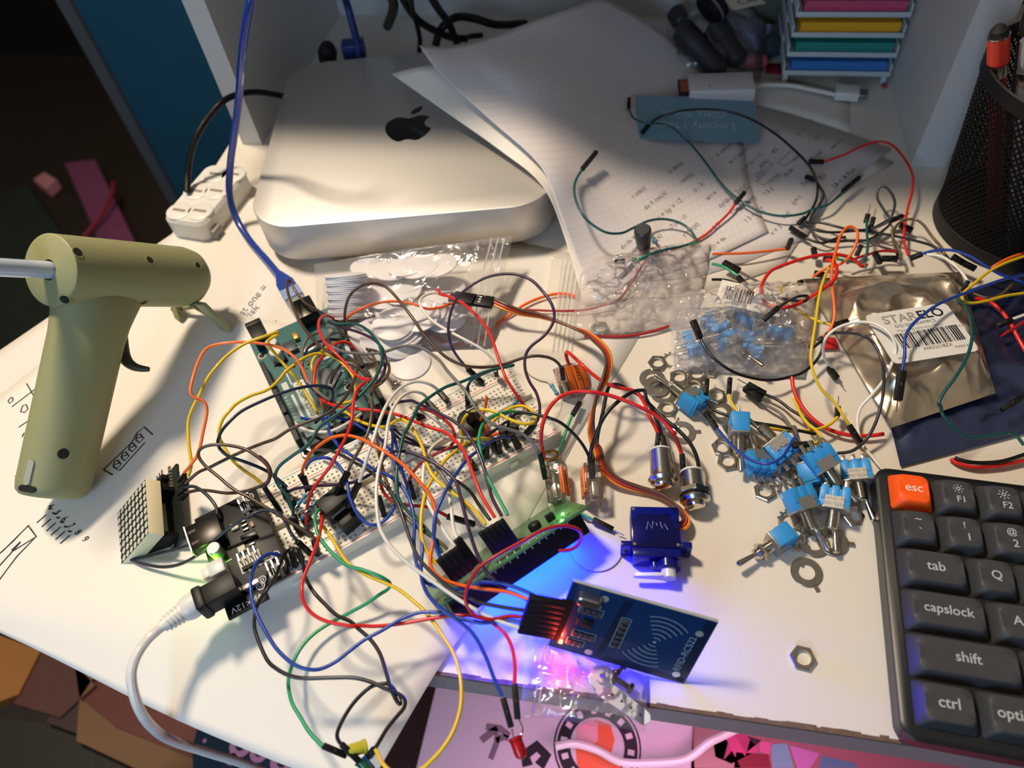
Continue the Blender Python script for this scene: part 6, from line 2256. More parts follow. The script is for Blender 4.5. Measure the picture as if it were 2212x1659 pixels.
wire('purple', 'purple wire in a low arch over the breadboard to the reader plug', 'd 250,640 330,610 500,590 650,580 780,565 880,530 980,470 1040,390 1090,330 1170,295 1280,305 1400,350 1500,400 1600,470 1680,560 1720,700 1760,850 1800,1000 1850,1150 1920,1300 2000,1390 e 350,1280 460,1320 600,1395',
     (1.3, 2, 2.4, 3.4, 4.2, 4.4, 4.4, 4, 3.4, 3, 2.8))
wire('white', 'long white wire down to the reader plug across the blue glow', 'a 2165,1230 2110,1180 2060,1100 2010,1062 1930,1052 1840,1100 1770,1200 1730,1330 1712,1480 d 1060,300 1020,450 1000,620 1005,800 1030,950 1100,1080 1200,1190 1330,1300 1500,1420 1700,1560 1850,1650 e 150,1480 330,1555 540,1625',
     (1.8, 3.2, 4.2, 4.8, 5, 4.8, 4.4, 3.8, 3.2, 2.6), ['a 2060,1130,2.0 2160,1235,1.0'])
wire('white', 'shorter white wire arching left of the long one onto the black block', 'a 2215,1110 2160,1040 2080,985 1970,965 1850,1010 1760,1100 1700,1200 1640,1350 1600,1480 d 930,320 890,450 855,555',
     (1.9, 3.2, 4, 4.6, 5, 4.6, 3.5), ['b 185,1120,2.0 265,1215,1.0', 'd 853,560,3.4 750,770,2.3'])
wire('teal', 'dark green wire folded at the breadboard corner running to the display plug', 'b 430,1105 460,1040 520,1000 650,945 760,920 820,903 810,910 700,930 560,970 400,1040 250,1090 120,1170 30,1240 a 1980,1200 1920,1320 1860,1440 1830,1560 d 1240,120 1210,260 1180,400 1170,560 1190,700 1260,800 1380,910 1480,1030 1560,1160',
     (1.8, 2.6, 3, 3.4, 4, 4.4, 4.6, 4.4, 4, 3.6), ['b 430,1105,1.9 440,1280,.95'])
wire('green', 'light green wire from the breadboard end to the right display plug', 'b 980,1330 900,1310 800,1300 700,1320 600,1370 550,1440 530,1550 548,1655 d 1880,250 1910,400 1960,540 2030,670 2120,840',
     (1.3, 3, 4, 4.2, 4.2, 4))
wire('yellow', 'yellow wire arching from the breadboard front rail to the left display plug', 'd 1985,200 1900,185 1780,220 1680,290 1580,380 1500,500 1430,620 1390,780 1380,950 1400,1080 1450,1180 1510,1260',
     (1.6, 3, 3.8, 4.2, 4, 3.6), ['d 1985,200,1.8 2040,310,1.0'])
wire('yellow', 'long yellow wire from the teal board across the breadboard to the right display plug', 'a 1250,1150 1350,1210 1450,1280 1560,1330 1700,1350 1800,1300 1860,1290 1920,1340 1990,1450 d 1400,280 1430,400 1480,500 1560,580 1650,650 1760,730 1850,810 1930,920',
     (1.2, 2.4, 3.4, 4, 4.2, 4.2, 4, 3.8))
wire('blue', 'blue wire from the breadboard front rail to the left display plug', 'd 2170,185 2070,175 1980,210 1880,280 1780,360 1700,460 1620,580 1560,700 1510,820 1490,950 1500,1080 1550,1220',
     (1.7, 3, 4, 4.4, 4.2, 3.6), ['d 2165,180,1.8 2225,260,1.0'])
wire('grey', 'mid grey wire running from the tangle to the right display plug', 'd 1140,80 1250,130 1360,210 1430,300 1500,400 1560,500 1640,620 1740,740 1830,850 1890,940', (2.2, 3.6, 4.2, 4, 3.6))
wire('black', 'black wire into the right display plug beside the red one', 'd 1690,550 1800,640 1880,760 1970,880', (2.8, 3.6, 3.8))
wire('purple', 'purple wire crossing the breadboard end to the right display plug', 'a 1770,1165 1830,1140 1930,1128 b 0,1225 100,1270 200,1320 300,1370 390,1440 450,1520 510,1610 d 1920,450 1960,590 1990,700 2070,850',
     (2.4, 3.4, 4.2, 4.4, 4.2, 3.8))
wire('white', 'pale wire arching over the breadboard end toward the left display plug', 'd 1850,215 1800,190 1720,178 1630,178 1540,210 1470,270 1420,360 1400,480 1400,620 1440,740 1520,880 1600,1010 1680,1120', (1.4, 3, 4, 4, 3.6))
wire('white', 'pale wire with a kink above the upper display plug', 'd 1765,285 1720,400 1650,540 1622,640 1640,800 1660,960 1710,1070', (1.3, 3, 3.8, 3.6))
wire('olive', 'brown wire from the tangle to the upper display plug', 'd 1005,140 1020,300 1050,430 1080,540 1140,680 1220,820 1330,930 1450,1010 1550,1080 1605,1130', (3, 3.8, 3.8, 3.6))
wire('dkgrey', 'dark grey wire crossing the breadboard and display to the reader plug', 'd 480,280 600,290 720,340 830,400 920,450 1020,530 1120,640 1190,760 1240,900 1290,1050 1350,1190 1440,1300 1550,1400 1680,1500 1820,1560 e 150,1390 350,1430 590,1465',
     (1.6, 3, 4, 4.2, 4, 3.8, 3.4, 3))
wire('dred', 'dark red wire ending in a loose black plug before the display', 'd 1070,190 1040,350 1030,500 1050,620 1110,700 1200,745 1320,760 1430,770 1530,810 1605,850', (1.6, 2.6, 3, 2.4, 1.4), ['d 1605,850,1.4 1840,920,.6 m'])
wire('dred', 'short dark red wire with its plug in the front rail', 'd 1275,560 1310,480 1390,390 1500,320 1600,275 1650,225 1665,170 b 320,1480 290,1420 200,1340 100,1290 0,1265', (1.7, 2.6, 3, 3, 2.6, 2), ['d 1280,560,1.8 1325,700,.95'])
wire('purple', 'purple wire lying across the breadboard behind the yellow arcs', 'd 1120,110 1200,190 1300,230 1450,260 1600,268 1700,255 b 500,1560 650,1470 780,1385 780,1490', (1.6, 2.4, 2.4, 1.8, 1.0))
wire('yellow', 'yellow wire coiled in a figure over the right end of the breadboard', 'b 390,1595 383,1450 400,1370 450,1310 550,1283 660,1300 760,1350 870,1395 960,1405 1012,1370 990,1300 920,1255 830,1260 730,1310 655,1385', (1.1, 2.8, 3.2, 3.2, 2.8, 2.6, 1.2))
wire('orange', 'short orange wire standing beside the potentiometer', 'b 597,1172 582,1280 548,1370 540,1405', (3.0, 1.2))
wire('orange', 'short orange wire lying before the potentiometer', 'b 588,1385 592,1450 605,1498 640,1502 690,1488 735,1487', (1.6, 1.2, 1.2))
wire('white', 'cream wire crossing the breadboard rows under the yellow coil', 'b -60,1260 0,1290 100,1330 220,1420 320,1490 400,1535', (3, 3, 2.4, 1.2))
wire('dkgrey', 'dark grey wire hugging the tangle across the middle rows', 'd 1130,70 1200,150 1300,200 1420,250 1530,280 1640,270 1720,258', (1.8, 2.4, 2.4, 1.4))
wire('teal', 'dark green wire entering the left breadboard rail', 'd 110,490 140,530 200,580 230,600', (2.6, 1.6, 1.1), ['d 205,600,1.7 235,700,.95'])
wire('brown', 'brown wire crossing behind the tangle to the back rail', 'd 0,600 60,580 90,520 95,460 60,390 0,340', (2.4, 3.2, 3.2, 3))
wire('black', 'black wire from the breadboard end arching to the lone lever connector', 'b 770,1500 790,1380 850,1320 950,1310 1100,1345 1220,1390 1320,1470 1400,1560 1450,1640 e 1080,155', (1.2, 3.2, 3.4, 2.4, 1.4), ['e 1080,150,1.5 1110,330,.9'])
for i, (a, b, lab) in enumerate((('b 700,1560,1.8', '710,1650,.95', 'black plug with a stub standing in the front rail'), ('b 740,1500,1.9', '770,1600,.95', 'black plug standing left in the plug group by the blue arc'),
                                 ('b 820,1510,1.9', '860,1610,.95', 'black plug standing right in the plug group by the blue arc'), ('b 1010,1400,2.1', '910,1520,1.0', 'black plug lying over the end of the breadboard rows'),
                                 ('b 600,1600,1.8', '600,1690,.95', 'black plug beside the half-round transistor'), ('d 1800,380,1.8', '1850,450,.95', 'black plug in the front rail under the purple wire'),
                                 ('d 1020,680,1.9', '1070,850,.95', 'black plug standing near the front of the breadboard middle'), ('d 470,1050,1.9', '500,1180,.95', 'black plug at the front left of the breadboard'),
                                 ('d 270,860,1.9', '350,1000,.95', 'black plug leaning by the left resistor cluster'), ('c 1770,300,2.0', '1850,430,.95', 'black plug in the back rail left of the blue loop'),
                                 ('d 270,1130,1.9', '310,1280,.95', 'black plug by the power board at the front'), ('d 190,1180,1.9', '250,1270,1.0', 'black plug next to the power board corner'))):
    z_ = a.split()[0]
    q = [P(*Z(z_, *[float(v) for v in t_.split(',')][:2]), float(t_.split(',')[2])) for t_ in (a.split()[1], b)]
    t_ = thing('wire_plug', lab, 'plug', tr(*q[1]))
    plugpart(t_, q[0] - q[1], Vector((0, 0, 0)), False)
    MB().cyl((0, 0, 0), (0, 0, -.2), .03, n=6).build('pin', TIN, t_)
# --- upper loop, connector and its three wires
wire('purple', 'dark purple wire in a tall loop from the back rail over the zip bags', 'b 435,935 340,820 290,720 270,590 290,460 340,340 430,250 560,170 700,130 850,130 980,180 1080,280 1150,380 1175,480 1150,570 1080,660 980,740 930,820 925,930 960,1040 1020,1140 1050,1250 1040,1350 1005,1415',
     (1.8, 3.4, 4.6, 5.4, 5.4, 4.6, 3.8, 3, 2.2), ['b 435,935,1.9 565,1060,.95'])
MQ = frame2(Z('b', 318, 322), Z('b', 470, 345), 1.75)
cn = thing('pin_coupler', 'black three-pin coupler joining the servo lead on the bag of tags', 'connector', MQ)
MB().box(0, 1.25, -.4, .4, -.13, .13, bev=.03).build('body', BLACK, cn)
for y in (-.27, 0, .27):
    MB().box(-.25, .3, y - .1, y + .1, -.11, .11, bev=.02).build('prong', BLACK, cn)
wire('white', 'white wire from the coupler looping to the back rail of the breadboard', 'b 330,285 200,283 90,300 30,350 50,430 130,520 250,600 400,680 530,750 610,810 650,870 672,960', (1.8, 2.4, 3, 3.2, 2.6, 2.0), ['b 668,930,2.0 682,990,1.2'])
wire('red', 'red wire from the coupler folding then running onto the breadboard', 'b 320,330 240,305 190,295 172,268 185,262 205,300 280,320 400,380 500,470 580,560 640,670 680,790 720,910 770,1030 840,1140 920,1250 975,1310', (1.8, 2.0, 2.4, 3, 3.4, 3, 1.2))
wire('orange', 'orange wire from the coupler over the tags to the teal board', 'b 310,370 250,395 200,412 100,425 a 2000,320 1850,285 1700,285 1560,320 1450,370 1375,435 1372,520', (1.7, 2, 2.6, 3, 2.6, 1.5))
wire('orange', 'orange wire passing beneath the zip bags toward the pencilled papers', 'b 130,655 220,700 320,725 420,715 520,690 620,620 700,540 820,460 900,400 1000,350 1100,315 1200,295 1300,300 1370,325', (.12, .1, .12, .3, .3, .25), r=.09)
wire('dred', 'thin dark red wire entering the bubbled bag from the left', 'b 935,430 1020,435 1150,440 1300,440 1450,430 1600,390 1750,320 i 190,215 300,180', (.3, .3, .4, .6, .6), r=.07)
wire('dred', 'red wire lying under the bubbled bag near the loose nut', 'b 1430,660 1550,655 1700,660 1850,650 2000,620 2150,570', (.2, .15, .2, .3), r=.08)
wire('green', 'green wire from the top connector to the loose plug beyond the glow', 'b 1325,1335 1290,1420 1250,1540 1215,1640 e 815,130 795,200 800,320 830,430 870,500 950,580 1030,640 1110,682', (.6, .3, .25, .3, .4), ['b 1330,1330,.65 1395,1225,.5', 'e 1110,682,.45 1280,768,.3 m'])
# --- push button leads
wire('red', 'thick red lead from the top connector to the left push button', 'b 1305,905 1282,850 1275,795 1300,800 1340,835 1420,910 1500,980 1600,1050 1700,1090 1800,1110 1875,1130 1915,1180 1950,1240 1980,1330 2030,1420 2062,1490', (1.2, 2.2, 2.6, 2.2, 1.8, 1.4, 1.0), ['b 2062,1485,1.0 2045,1650,.8'], r=.1)
wire('red', 'thick red lead arching from the middle connector to the right push button', 'e 692,170 675,60 b 1062,1560 1065,1470 1080,1390 1120,1290 1190,1200 1280,1150 1380,1130 1500,1135 1620,1155 1760,1200 1900,1260 2020,1320 2120,1400 2200,1490 i 300,1310 360,1400 398,1500', (1.4, 3, 4, 4, 3.4, 2.4, 1.2), ['i 398,1495,1.2 407,1615,.8'], r=.1)
wire('black', 'thick black lead from the lone connector to the left push button', 'e 1095,330 1085,180 1100,60 b 1530,1500 1580,1380 1650,1280 1750,1190 1850,1130 1935,1118 1950,1140 1960,1190 2000,1270 2060,1400 2095,1510', (.8, 2, 3.2, 3.4, 2.6, 1.6, 1.0), ['b 2095,1510,1.0 2130,1660,.8'], r=.1)
wire('black', 'thick black lead crossing the other three to the right push button', 'e 1120,300 1110,180 1140,60 b 1545,1500 1590,1300 1620,1150 1650,1080 1720,1070 1800,1110 1900,1160 2000,1250 2100,1350 2212,1440 i 350,1320 430,1400 480,1480 503,1560 503,1640', (.8, 1.4, 1.6, 1.4, 1.6, 1.6, 1.4, .8), r=.1)
# --- in front of the breadboard
wire('red', 'long red wire from the black block sweeping to the red indicator bulb', 'c 1950,625 1955,700 1930,830 1890,950 1840,1080 1800,1180 1785,1280 1800,1380 1870,1480 2000,1550 2200,1590 h 360,100 370,220 440,310 560,370 700,410 850,440 1000,445 1200,425 1400,390 1600,360 1750,350 1850,362 1950,395 2080,490 2150,610 2180,760 2178,935'.replace('h 360,100 370,220 440,310 560,370 700,410', 'h'),
     (2.2, 3.4, 3.6, 3, 2.4, 2.6, 2.6, 2.2), ['h 2178,935,2.2 2205,1240,1.9'])
wire('dred', 'red wire looping out from under the display to the reader plug', 'e 700,900 800,940 900,942 980,900 1012,830 990,770 900,737 780,742 650,785 500,870 300,980 150,1080 70,1190 22,1320 42,1430 120,1510 250,1530 400,1505 575,1520', (1.6, 2.4, 3.8, 4.4, 4.4, 3.8, 3, 2.8))
wire('blue', 'blue wire swinging from the power board along the front to the reader plug', 'c 1600,985 1520,972 1440,1010 1380,1090 1350,1200 1355,1330 1380,1430 1430,1550 1480,1640 h 150,640 280,760 400,810 520,810 650,750 780,650 900,560 1050,480 1200,390 1350,332 1480,325 1600,340 1720,380 1850,410 e 200,1560 400,1540 545,1575',
     (2.0, 3.4, 3.2, 2.6, 2.6, 2.8, 2.8), ['c 1595,985,2.0 1640,1060,1.0'])
wire('black', 'black wire from the rail drooping along the front to the bottom plugs', 'c 1690,935 1640,965 1600,1060 1560,1170 1490,1280 1420,1380 1385,1500 1390,1640 h 60,720 150,810 270,870 400,890 600,885 800,885 950,920 1080,980 1180,1020 1240,1070 1235,1140 1170,1220 1090,1320 1030,1420 985,1495', (2.0, 3.2, 2.8, 2.4, 2.4, 2.2, 1.8), ['h 985,1490,1.8 935,1560,1.5', 'c 1700,930,2.1 1725,1040,1.0'])
wire('black', 'black wire hanging down to a sharp bend then back to a plug', 'c 1745,930 1780,980 1800,1080 1820,1180 1880,1290 1970,1390 h 660,350 770,400 850,470 950,560 1030,680 1080,830 1120,970 1160,1060 1190,1104 1205,1096 1160,1000 1110,945 1060,935 960,960 870,1030 790,1120 720,1230 670,1340 668,1400 695,1450', (2.0, 3.0, 2.6, 2.4, 2.2, 2.0, 1.8), ['h 700,1450,1.9 855,1600,1.4', 'c 1745,940,2.1 1790,1030,1.0'])
wire('green', 'green wire from the black block looping down to the lower left plug', 'c 1960,592 1925,600 1903,640 1900,710 1930,820 2010,930 2110,1030 2200,1085 d 860,1300 1000,1350 1080,1390 1118,1428 1100,1470 h 1020,180 900,260 770,330 620,410 480,500 370,610 300,730 255,860 250,970 280,1100 350,1220 430,1350 545,1472', (2.4, 3, 2.8, 2.6, 1.4, .9, 1.0, 1.6, 2.0), ['h 545,1465,2.0 745,1550,1.5'])
wire('yellow', 'yellow wire from the black block swinging far down over the desk edge', 'd 545,935 620,1040 700,1170 780,1270 900,1345 1050,1410 1180,1470 1300,1560 1400,1650 h 1500,430 1590,560 1660,680 1705,820 1725,980 1715,1150 1660,1330 1570,1480 1470,1590 1390,1659 1250,1720 1120,1680 1050,1610 1020,1550 990,1492', (2.2, 2.6, 2.2, 2.4, 2.6, 2.6, 2.2, 1.8))


def housing(name, label, pa, pb, h0, w, d, extra=(), zone='d'):
    A_, B_ = P(*Z(zone, *pa), h0[0]), P(*Z(zone, *pb), h0[1])
    return A_, B_


# black multi-pin plugs on the display pins and on the reader header
def multi(name, label, base_a, base_b, tipo, n, w=.27, H=1.4):
    """row of n plug shells between two world points, rising along vector tipo"""
    t = thing(name, label, 'plug', tr(*base_a))
    d = (base_b - base_a)
    x = d.normalized()
    z = tipo.normalized()
    y = z.cross(x).normalized()
    for i in range(n):
        c = d * ((i + .5) / n)
        M = Matrix(((x.x, y.x, z.x, c.x), (x.y, y.y, z.y, c.y), (x.z, y.z, z.z, c.z), (0, 0, 0, 1)))
        hw = d.length / n / 2 - .004
        MB().box(-hw, hw, -.14, .14, 0, H, bev=.02).build('plug_shell', BLACK, t, M)
    return t


LN = (LCM.to_3x3() @ Vector((0, 0, 1)))
for (a, b, wires_at, lab) in ((Z('d', 1650, 1420), Z('d', 1830, 1290), None, 'row of black plugs at the left of the display pins'),
                              (Z('d', 2000, 1190), Z('d', 2215, 1060), None, 'row of black plugs in the middle of the display pins')):
    pa_, pb_ = P(*a, 3.0), P(*b, 3.0)
    multi('plug_row', lab, pa_, pb_, (P(a[0] - 42, a[1] - 42, 4.0) - pa_), 4 if 'left' in lab else 5, H=(P(a[0] - 42, a[1] - 42, 4.0) - pa_).length)
pa_, pb_ = P(*Z('d', 1790, 1250), 3.1), P(*Z('d', 1850, 1250), 3.1)
multi('plug_row', 'taller pair of black plugs between the two display plug rows', P(*Z('d', 1820, 1290), 3.0), P(*Z('d', 1870, 1240), 3.0), P(*Z('d', 1700, 1070), 4.0) - P(*Z('d', 1830, 1270), 3.0), 2, H=1.5)
ra, rb2 = P(*Z('e', 700, 1690), 2.0), P(*Z('e', 800, 1390), 3.3)
ra = RFM @ Vector((.05, .75, .16))
rb2 = RFM @ Vector((.05, 2.95, .16))
ro = multi('plug_row', 'row of black plugs on the left end of the dark blue reader board', ra, rb2, RFM.to_3x3() @ Vector((-1, 0, .12)), 7, H=1.55)

# --- loose wires on the papers and in the right-hand pile
wire('teal', 'dark green wire on the graph paper with its plug pointing up right', 'm 1545,1095 1500,1180 1500,1270 1540,1370 1600,1440 1700,1500 1800,1505 1880,1470 1980,1425 2080,1415 2180,1440 n 60,1490 100,1555', (3.5, 3.3, 3.0, 2.5, 1.8, 1.3, 1.1, .9, .8), ['m 1545,1095,3.5 1640,980,3.5'])
wire('green', 'green wire crossing the top of the bubbled bag to two plugs', 'i 500,125 420,150 300,175 200,205 120,235 75,250', (.6, 1.3, 1.4, 1.0), ['i 30,252,.9 -35,258,.7 m'])
wire('teal', 'dark wire ending in a grey-black plug on the bubbled bag', 'i 490,125 400,155 280,180 190,210 120,250 85,275', (.6, 1.5, 1.6, 1.3), ['i 85,275,1.2 0,360,.9'])
wire('teal', 'dark green wire meandering from the far plug across the pencilled sheets', 'm 1850,705 1870,750 1900,775 1970,797 2060,800 2140,830 2212,900 n 60,930 150,1040 230,1150 300,1230 400,1310 520,1370 650,1395 780,1380 850,1350 950,1320 1040,1240', (2.2, 2.2, 1.9, 1.0, .8, .8, .9, .7), ['m 1848,700,2.2 1850,635,2.4', 'n 1040,1235,.8 1150,1145,.8'])
wire('black', 'black wire in a big arc over the blue-grey card', 'm 1990,795 2050,755 2120,735 n 0,715 150,705 300,720 450,770 600,860 720,960 800,1040 850,1110 878,1200 870,1290 830,1370 790,1425', (2.0, 2.6, 2.4, 1.8, .9, .5), ['m 1985,795,2.0 1932,862,1.6', 'n 800,1405,.6 752,1445,.5'])
wire('red', 'red wire on the pencilled sheet rising to a plug at its upper end', 'n 350,1310 310,1370 230,1450 150,1520 50,1575 i 500,120 400,155 330,175', (.8, .5, .5, 1.2), ['n 345,1315,.8 410,1240,1.0 m'])
wire('dkgrey', 'dark grey wire looping below the right corner of the papers', 'n 870,1170 895,1210 920,1260 885,1330 840,1395 828,1460 870,1520 950,1560 1080,1555 1200,1550 1300,1490 1352,1430 1310,1360 1265,1280 1275,1215 1310,1205 1350,1240 1378,1310 1355,1400 1320,1440 1220,1480', (.5, .6, .5, .4, .8, 1.8, 2.0, 1.0), ['n 865,1165,.5 800,1138,.5'])
wire('red', 'red wire curving along the hutch side from a plug on the papers', 'n 920,1045 1050,1000 1150,950 1260,915 1350,930 1430,1010 1490,1120 1490,1230 1460,1350 1440,1480 1440,1570 1465,1650', (.5, 1.4, 1.6, 1.2, .8, .8), ['n 920,1045,.5 820,1042,.4'])
wire('black', 'black wire running right from the papers to the pen cup', 'n 790,1440 880,1490 1000,1500 1150,1490 1300,1510 1450,1540 1600,1580 1680,1620 j 1500,240 1560,300 1620,380 1680,430', (.4, .6, .8, .9, 1.0, 1.0))
wire('black', 'thin black wire above the orange loop in the right pile', 'n 800,1432 900,1438 1000,1462 1100,1485 1220,1478 1330,1425 1415,1398', (.4, .8, 1, .8), ['n 1350,1425,.9 1430,1395,.8 m'])
wire('olive', 'brown wire arching beside the pen cup base', 'n 1400,1659 1370,1570 1370,1490 1420,1430 1500,1415 1560,1450 1620,1530 1680,1600 1700,1650', (.6, 1.2, 1.4, 1.0))
wire('black', 'black wire ending in two plugs below the paper corner', 'n 800,1535 860,1560 920,1568 1000,1540 1060,1530', (.5, .6, .7), ['n 805,1535,.5 700,1468,.5'])
wire('brown', 'brown stub of wire in the middle of the right pile', 'j 900,170 1000,210 1080,235 1150,260', (.8, .9, .9))
wire('teal', 'thin green wire standing up behind the foil bag', 'j 870,-20 872,100 880,200 865,290 850,340', (1.4, 1.2, .8))
wire('dred', 'red wire crossing behind the orange loop to a plug', 'j 700,350 790,305 900,270 1000,245 1110,250', (.8, 1, 1))
wire('green', 'green wire behind the top edge of the foil bag', 'j 600,310 700,330 800,350 870,390', (1.2, 1.2, 1), )
wire('olive', 'brown wire dropping behind the foil bag edge', 'j 1085,60 1095,140 1130,200 1155,260 1160,310', (1.6, 1.2, 1))
wire('blue', 'blue wire along the top of the foil bag to the right edge', 'j 1340,270 1450,243 1600,240 1750,290 1880,370 2000,440 2110,480 2215,520', (1.6, 2, 2, 1.6, 1.4), ['j 1345,270,1.6 1240,310,1.2 m'])
wire('white', 'white wire curving over the upper right corner of the foil bag', 'j 1385,275 1500,290 1600,350 1680,430 1730,505', (1.8, 2.4, 2.2), ['j 1735,500,2.2 1690,590,1.8'])
wire('yellow', 'yellow wire folded sharply at the right edge beside the foil bag', 'j 2260,280 2212,292 2050,350 1900,430 1780,530 1700,600 1688,655 1760,690 1900,670 2050,630 2212,605', (2, 2.6, 2.8, 2.4, 1.6))
wire('orange', 'orange wire entering from the right edge below the pen cup', 'j 2260,250 2100,300 1980,360 1920,400', (1.6, 1.8, 1.4))
wire('olive', 'brown wire curving under the yellow fold at the right', 'j 2120,520 2050,590 1970,640 1870,640 1780,610', (1.2, 1.4, 1.2))
wire('red', 'thick red lead at the right edge beside the label', 'j 1790,650 1900,672 2000,740 2080,840 2140,950 2190,1040 2240,1120', (1.2, 1.2, 1.0), r=.11)
wire('white', 'white wire with a black plug at the right edge', 'j 2260,775 2100,832', (1.4, 1.4), ['j 2110,830,1.4 1980,885,1.2'])
wire('dred', 'thin red wire crossing the thick red lead at the right edge', 'j 2240,830 2100,920 2020,970', (1.3, 1.2))
wire('black', 'black plugged wire crossing the dark foil at the right edge', 'j 2260,1440 2180,1500', (1.6, 1.5), ['j 2190,1495,1.5 2020,1600,1.3'])
wire('blue', 'blue wire from the right edge over the label to a plug', 'j 2260,440 2130,470 2000,500 1750,590 1500,690 1340,800 1240,900 1195,1000 1195,1130 1170,1270', (1.6, 2.6, 3.2, 3.6, 3.4, 3.0), ['j 1170,1270,3.0 1135,1520,2.4 m 1.5'])
wire('teal', 'teal wire hanging over the label and the dark foil bag', 'j 1640,655 1700,700 1750,800 1770,950 1750,1080 1700,1200 1620,1330 1530,1450 1480,1550 g 1940,60 1960,140 2020,220 2100,290 2212,340 r 1900,1110 2000,1090 2100,1150 2212,1290', (2.4, 3.6, 3.8, 3.2, 2.4, 1.6, 1.2))
wire('red', 'red thick loop standing over the left edge of the foil bag', 'i 1590,275 1560,285 1510,245 1440,215 1330,208 1200,230 1080,268 980,310 930,370 908,440 930,510 1000,550 1100,545 1200,500 1310,430 1380,370 1398,310 1380,260 1340,242 1330,255', (.8, 1.6, 2, 2, 2.2, 2.6, 2.8, 2.4), r=.105)
wire('orange', 'orange wire in an upright loop over the foil bag corner', 'i 1240,355 1290,320 1350,290 1420,270 1480,220 1525,130 1530,60 1480,28 1430,70 1400,150 1370,280 1365,400 1380,520 1380,620 1350,700 1305,745', (.8, 1.6, 2.8, 3.2, 2.8, 2.2, 1.4), ['i 1310,745,1.4 1225,815,1.0'], r=.085)
wire('yellow', 'long yellow wire crossing the orange loop down to a plug at the front', 'i 1400,228 1350,290 1310,380 1280,500 1260,650 1240,780 1230,880 1250,980 1300,1080 1380,1160 1440,1250 1475,1305', (1.4, 2.8, 2.8, 2.2, 1.4, .8), ['i 1475,1310,.8 1550,1425,.5'])
wire('yellow', 'yellow wire bent by the left corner of the foil bag', 'i 1145,395 1070,405 1035,430 1055,490 1110,540 1180,590 1280,640 1370,665', (1.0, 1.6, 1.6, 1.8), ['i 1145,395,1.0 1180,385,1.0', 'i 1370,668,1.8 1470,640,1.8 m'])
wire('yellow', 'yellow wire with an upright plug sweeping under the black wires', 'i 700,1110 720,1170 780,1240 900,1310 1050,1345 1150,1348 1280,1335 1360,1300 1402,1258', (.6, .6, .8, .9, .9, .8), ['i 700,1110,.6 708,1005,.9 m', 'i 1400,1255,.8 1405,1190,.9 m'])
wire('yellow', 'short yellow wire curling to a plug lying on the switches', 'i 1120,1140 1160,1230 1210,1300 1270,1350 1292,1390 1270,1420 1240,1430', (.6, 1.2, 1.6, 1.7), ['i 1245,1430,1.7 1110,1443,1.7 m'])
wire('blue', 'blue wire hanging in an arc over the blue switches', 'i 620,1330 640,1350 700,1420 800,1510 880,1550 960,1557 1040,1520 1100,1430 1140,1370', (.6, .9, 1.6, 2, 2, 1.4), ['i 622,1332,.6 548,1230,.5 m'])
wire('black', 'black wire stretching from the left switch over the yellow wire', 'i 550,1145 600,1210 700,1250 850,1290 1000,1315 1150,1345 1260,1368', (.7, 1, 1.2, 1.2, 1.0), ['i 553,1110,.8 560,1015,.9 m'])
wire('white', 'white wire looping over the foil bag and down to the keyboard', 'i 1740,1640 1640,1530 1560,1430 1530,1300 1550,1200 1620,1120 1700,1020 1750,920 1778,820 1740,720 1650,660 1550,645 1430,670 1340,730 1310,800 1320,880 1370,940', (.2, .4, .8, 2.2, 3, 2.6, 1.8, .4))
wire('dkgrey', 'dark grey wire curving over the foil bag down to the switches', 'i 1330,720 1450,713 1560,730 1640,790 1690,900 1702,1020 1690,1150 1650,1290 1590,1400 1500,1475 1400,1492', (1.8, 3, 2.8, 1.8, .8, .5))
wire('black', 'black wire draped below the clear switch bag with a plug at its left end', 'i 515,745 560,830 640,910 760,980 900,1015 1000,1018 1090,1000 1180,970 1260,900 1300,830 1312,760', (2.4, 2.2, 1.2, .8, .8, 1.2), ['i 515,750,2.4 468,635,2.8 n 1.3'])
wire('black', 'black wire from the double plug to the switch pile', 'i 930,1110 1020,1150 1100,1210 1200,1270 1285,1330', (.5, .6, .8, .8), ['i 935,1112,.5 820,1048,.5 m 1.2'])
wire('grey', 'grey wire from the lower of the double plugs', 'i 895,1150 960,1190 1040,1240 1100,1320 1130,1372', (.4, .5, .8), ['i 905,1150,.5 805,1065,.5 n 1.5'])
wire('green', 'green wire with a black plug over the barcode slip', 'i 590,268 660,285 720,320 760,350', (1.6, 1.6, 1.6), ['i 758,350,1.6 822,425,1.5 m'])
wire('black', 'black wire folded back over the red loop to a pin over the bag', 'i 870,468 1000,485 1100,500 1180,512 1208,495 1200,476 1150,480 1080,510 1020,552', (1.6, 2.2, 2.8, 3, 2.6), ['i 1022,550,2.6 925,632,2.4 m'])
wire('black', 'black wire entering the clear bag area from the left', 'i 590,370 680,374 760,400 830,440 870,466', (1.6, 1.6, 1.6))
wire('grey', 'grey wire with a grey plug half under the clear bag', 'i 770,320 880,380 1000,450 1100,500 1200,550', (.9, .6, .6), ['i 770,318,.9 665,262,.9 n 1.4'])
wire('orange', 'orange wire stretched straight across the paper to an upright plug', 'i 595,205 700,203 800,200 950,187 1080,172', (1.0, .9, .6), ['i 1078,172,.6 1105,110,1.6'])
wire('red', 'thick red wire emerging from under the clear bag toward the foil bag', 'i 1108,1000 1120,1080 1160,1170 1230,1260 1330,1330 1450,1370 1580,1380 1700,1368', (.8, .5, .4, .4, .4), r=.11)
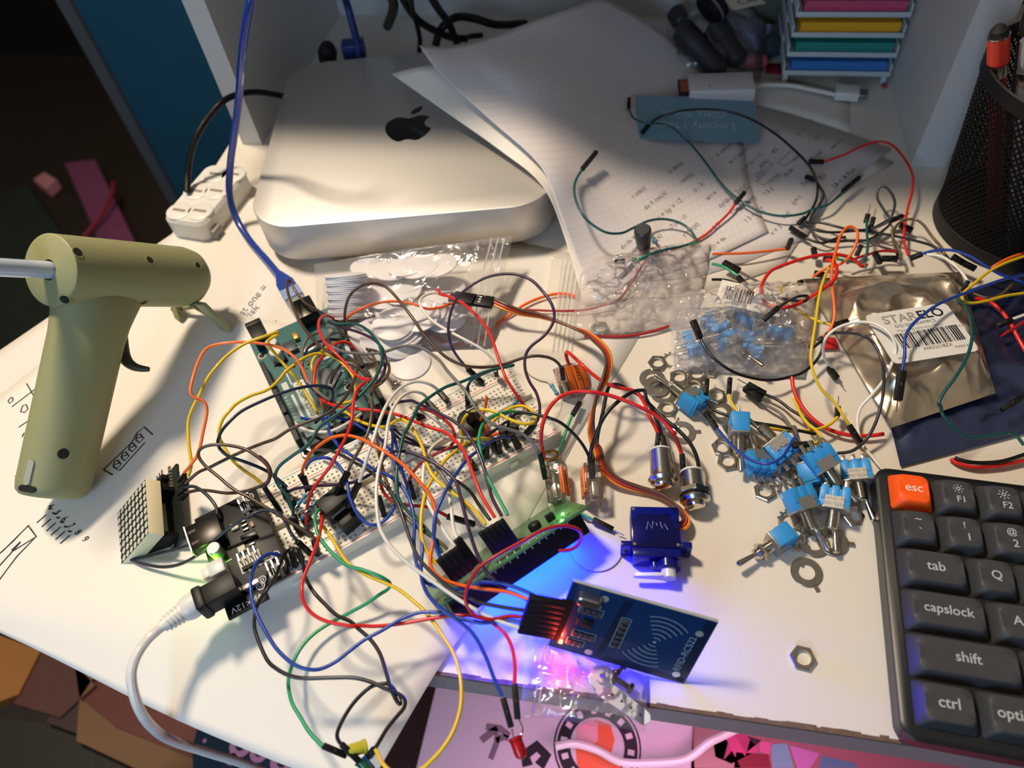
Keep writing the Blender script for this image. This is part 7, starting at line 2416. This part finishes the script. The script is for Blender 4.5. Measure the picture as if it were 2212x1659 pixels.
wire('white', 'thin white wire running from a plug to the keyboard corner', 'i 1555,1430 1600,1480 1660,1560 1720,1625', (.4, .3, .3), r=.06)
wire('red', 'red wire curving below the dark foil bag at the keyboard', 'r 1090,1500 1200,1570 1350,1610 1500,1625 1700,1615 1900,1590 2212,1520', (.2, .3, .3), r=.1)
wire('black', 'black wire along the red one below the dark foil bag', 'r 1150,1480 1250,1520 1400,1550 1600,1560 1900,1530 2250,1420', (.3, .45, .5), r=.1)
for i, (a, b, z_, lab, pin) in enumerate((((1345, 940, .3), (1400, 1010, .3), 'i', 'lone black plug with a thin pin lying below the red tab', 1), ((1260, 235, .6), (1245, 165, .9), 'i', 'black plug standing behind the big red loop', 0),
                                          ((1555, 150, .9), (1525, 215, .6), 'i', 'black plug right of the orange loop top', 0), ((1250, 330, .9), (1330, 345, .9), 'i', 'black plug by the corner of the foil bag', 1),
                                          ((1640, 195, 1.0), (1680, 265, .9), 'i', 'black plug crossing the top rim of the foil bag', 0), ((1690, 235, 1.0), (1790, 235, 1.0), 'i', 'double black plug on top of the foil bag', 0),
                                          ((1410, 1450, .6), (1490, 1490, .5), 'n', 'black plug near the pen cup base on the desk', 0), ((1205, 1380, 1.2), (1190, 1440, .8), 'n', 'dark green plug standing with a raised pin above the pile', 0),
                                          ((1240, 1405, 1.2), (1215, 1490, .8), 'n', 'black plug standing with a pale pin above the pile', 0), ((1600, 290, 1.2), (1700, 350, 1.0), 'j', 'long black plug leaning near the pen cup', 0),
                                          ((1700, 350, 1.0), (1800, 400, .9), 'j', 'second long black plug in line near the pen cup', 0), ((1310, 240, .9), (1390, 240, .9), 'i', 'short black plug inside the red loop', 1))):
    q = [P(*Z(z_, p_[0], p_[1]), p_[2]) for p_ in (a, b)]
    t_ = thing('wire_plug', lab, 'plug', tr(*q[0]))
    plugpart(t_, Vector((0, 0, 0)), q[1] - q[0], bool(pin), 1.15)
    if 'pin' in lab and not pin:
        MB().cyl((0, 0, 0), tuple((q[0] - q[1]).normalized() * .6), .03, n=6).build('pin', TIN, t_)

bpy.context.view_layer.update()
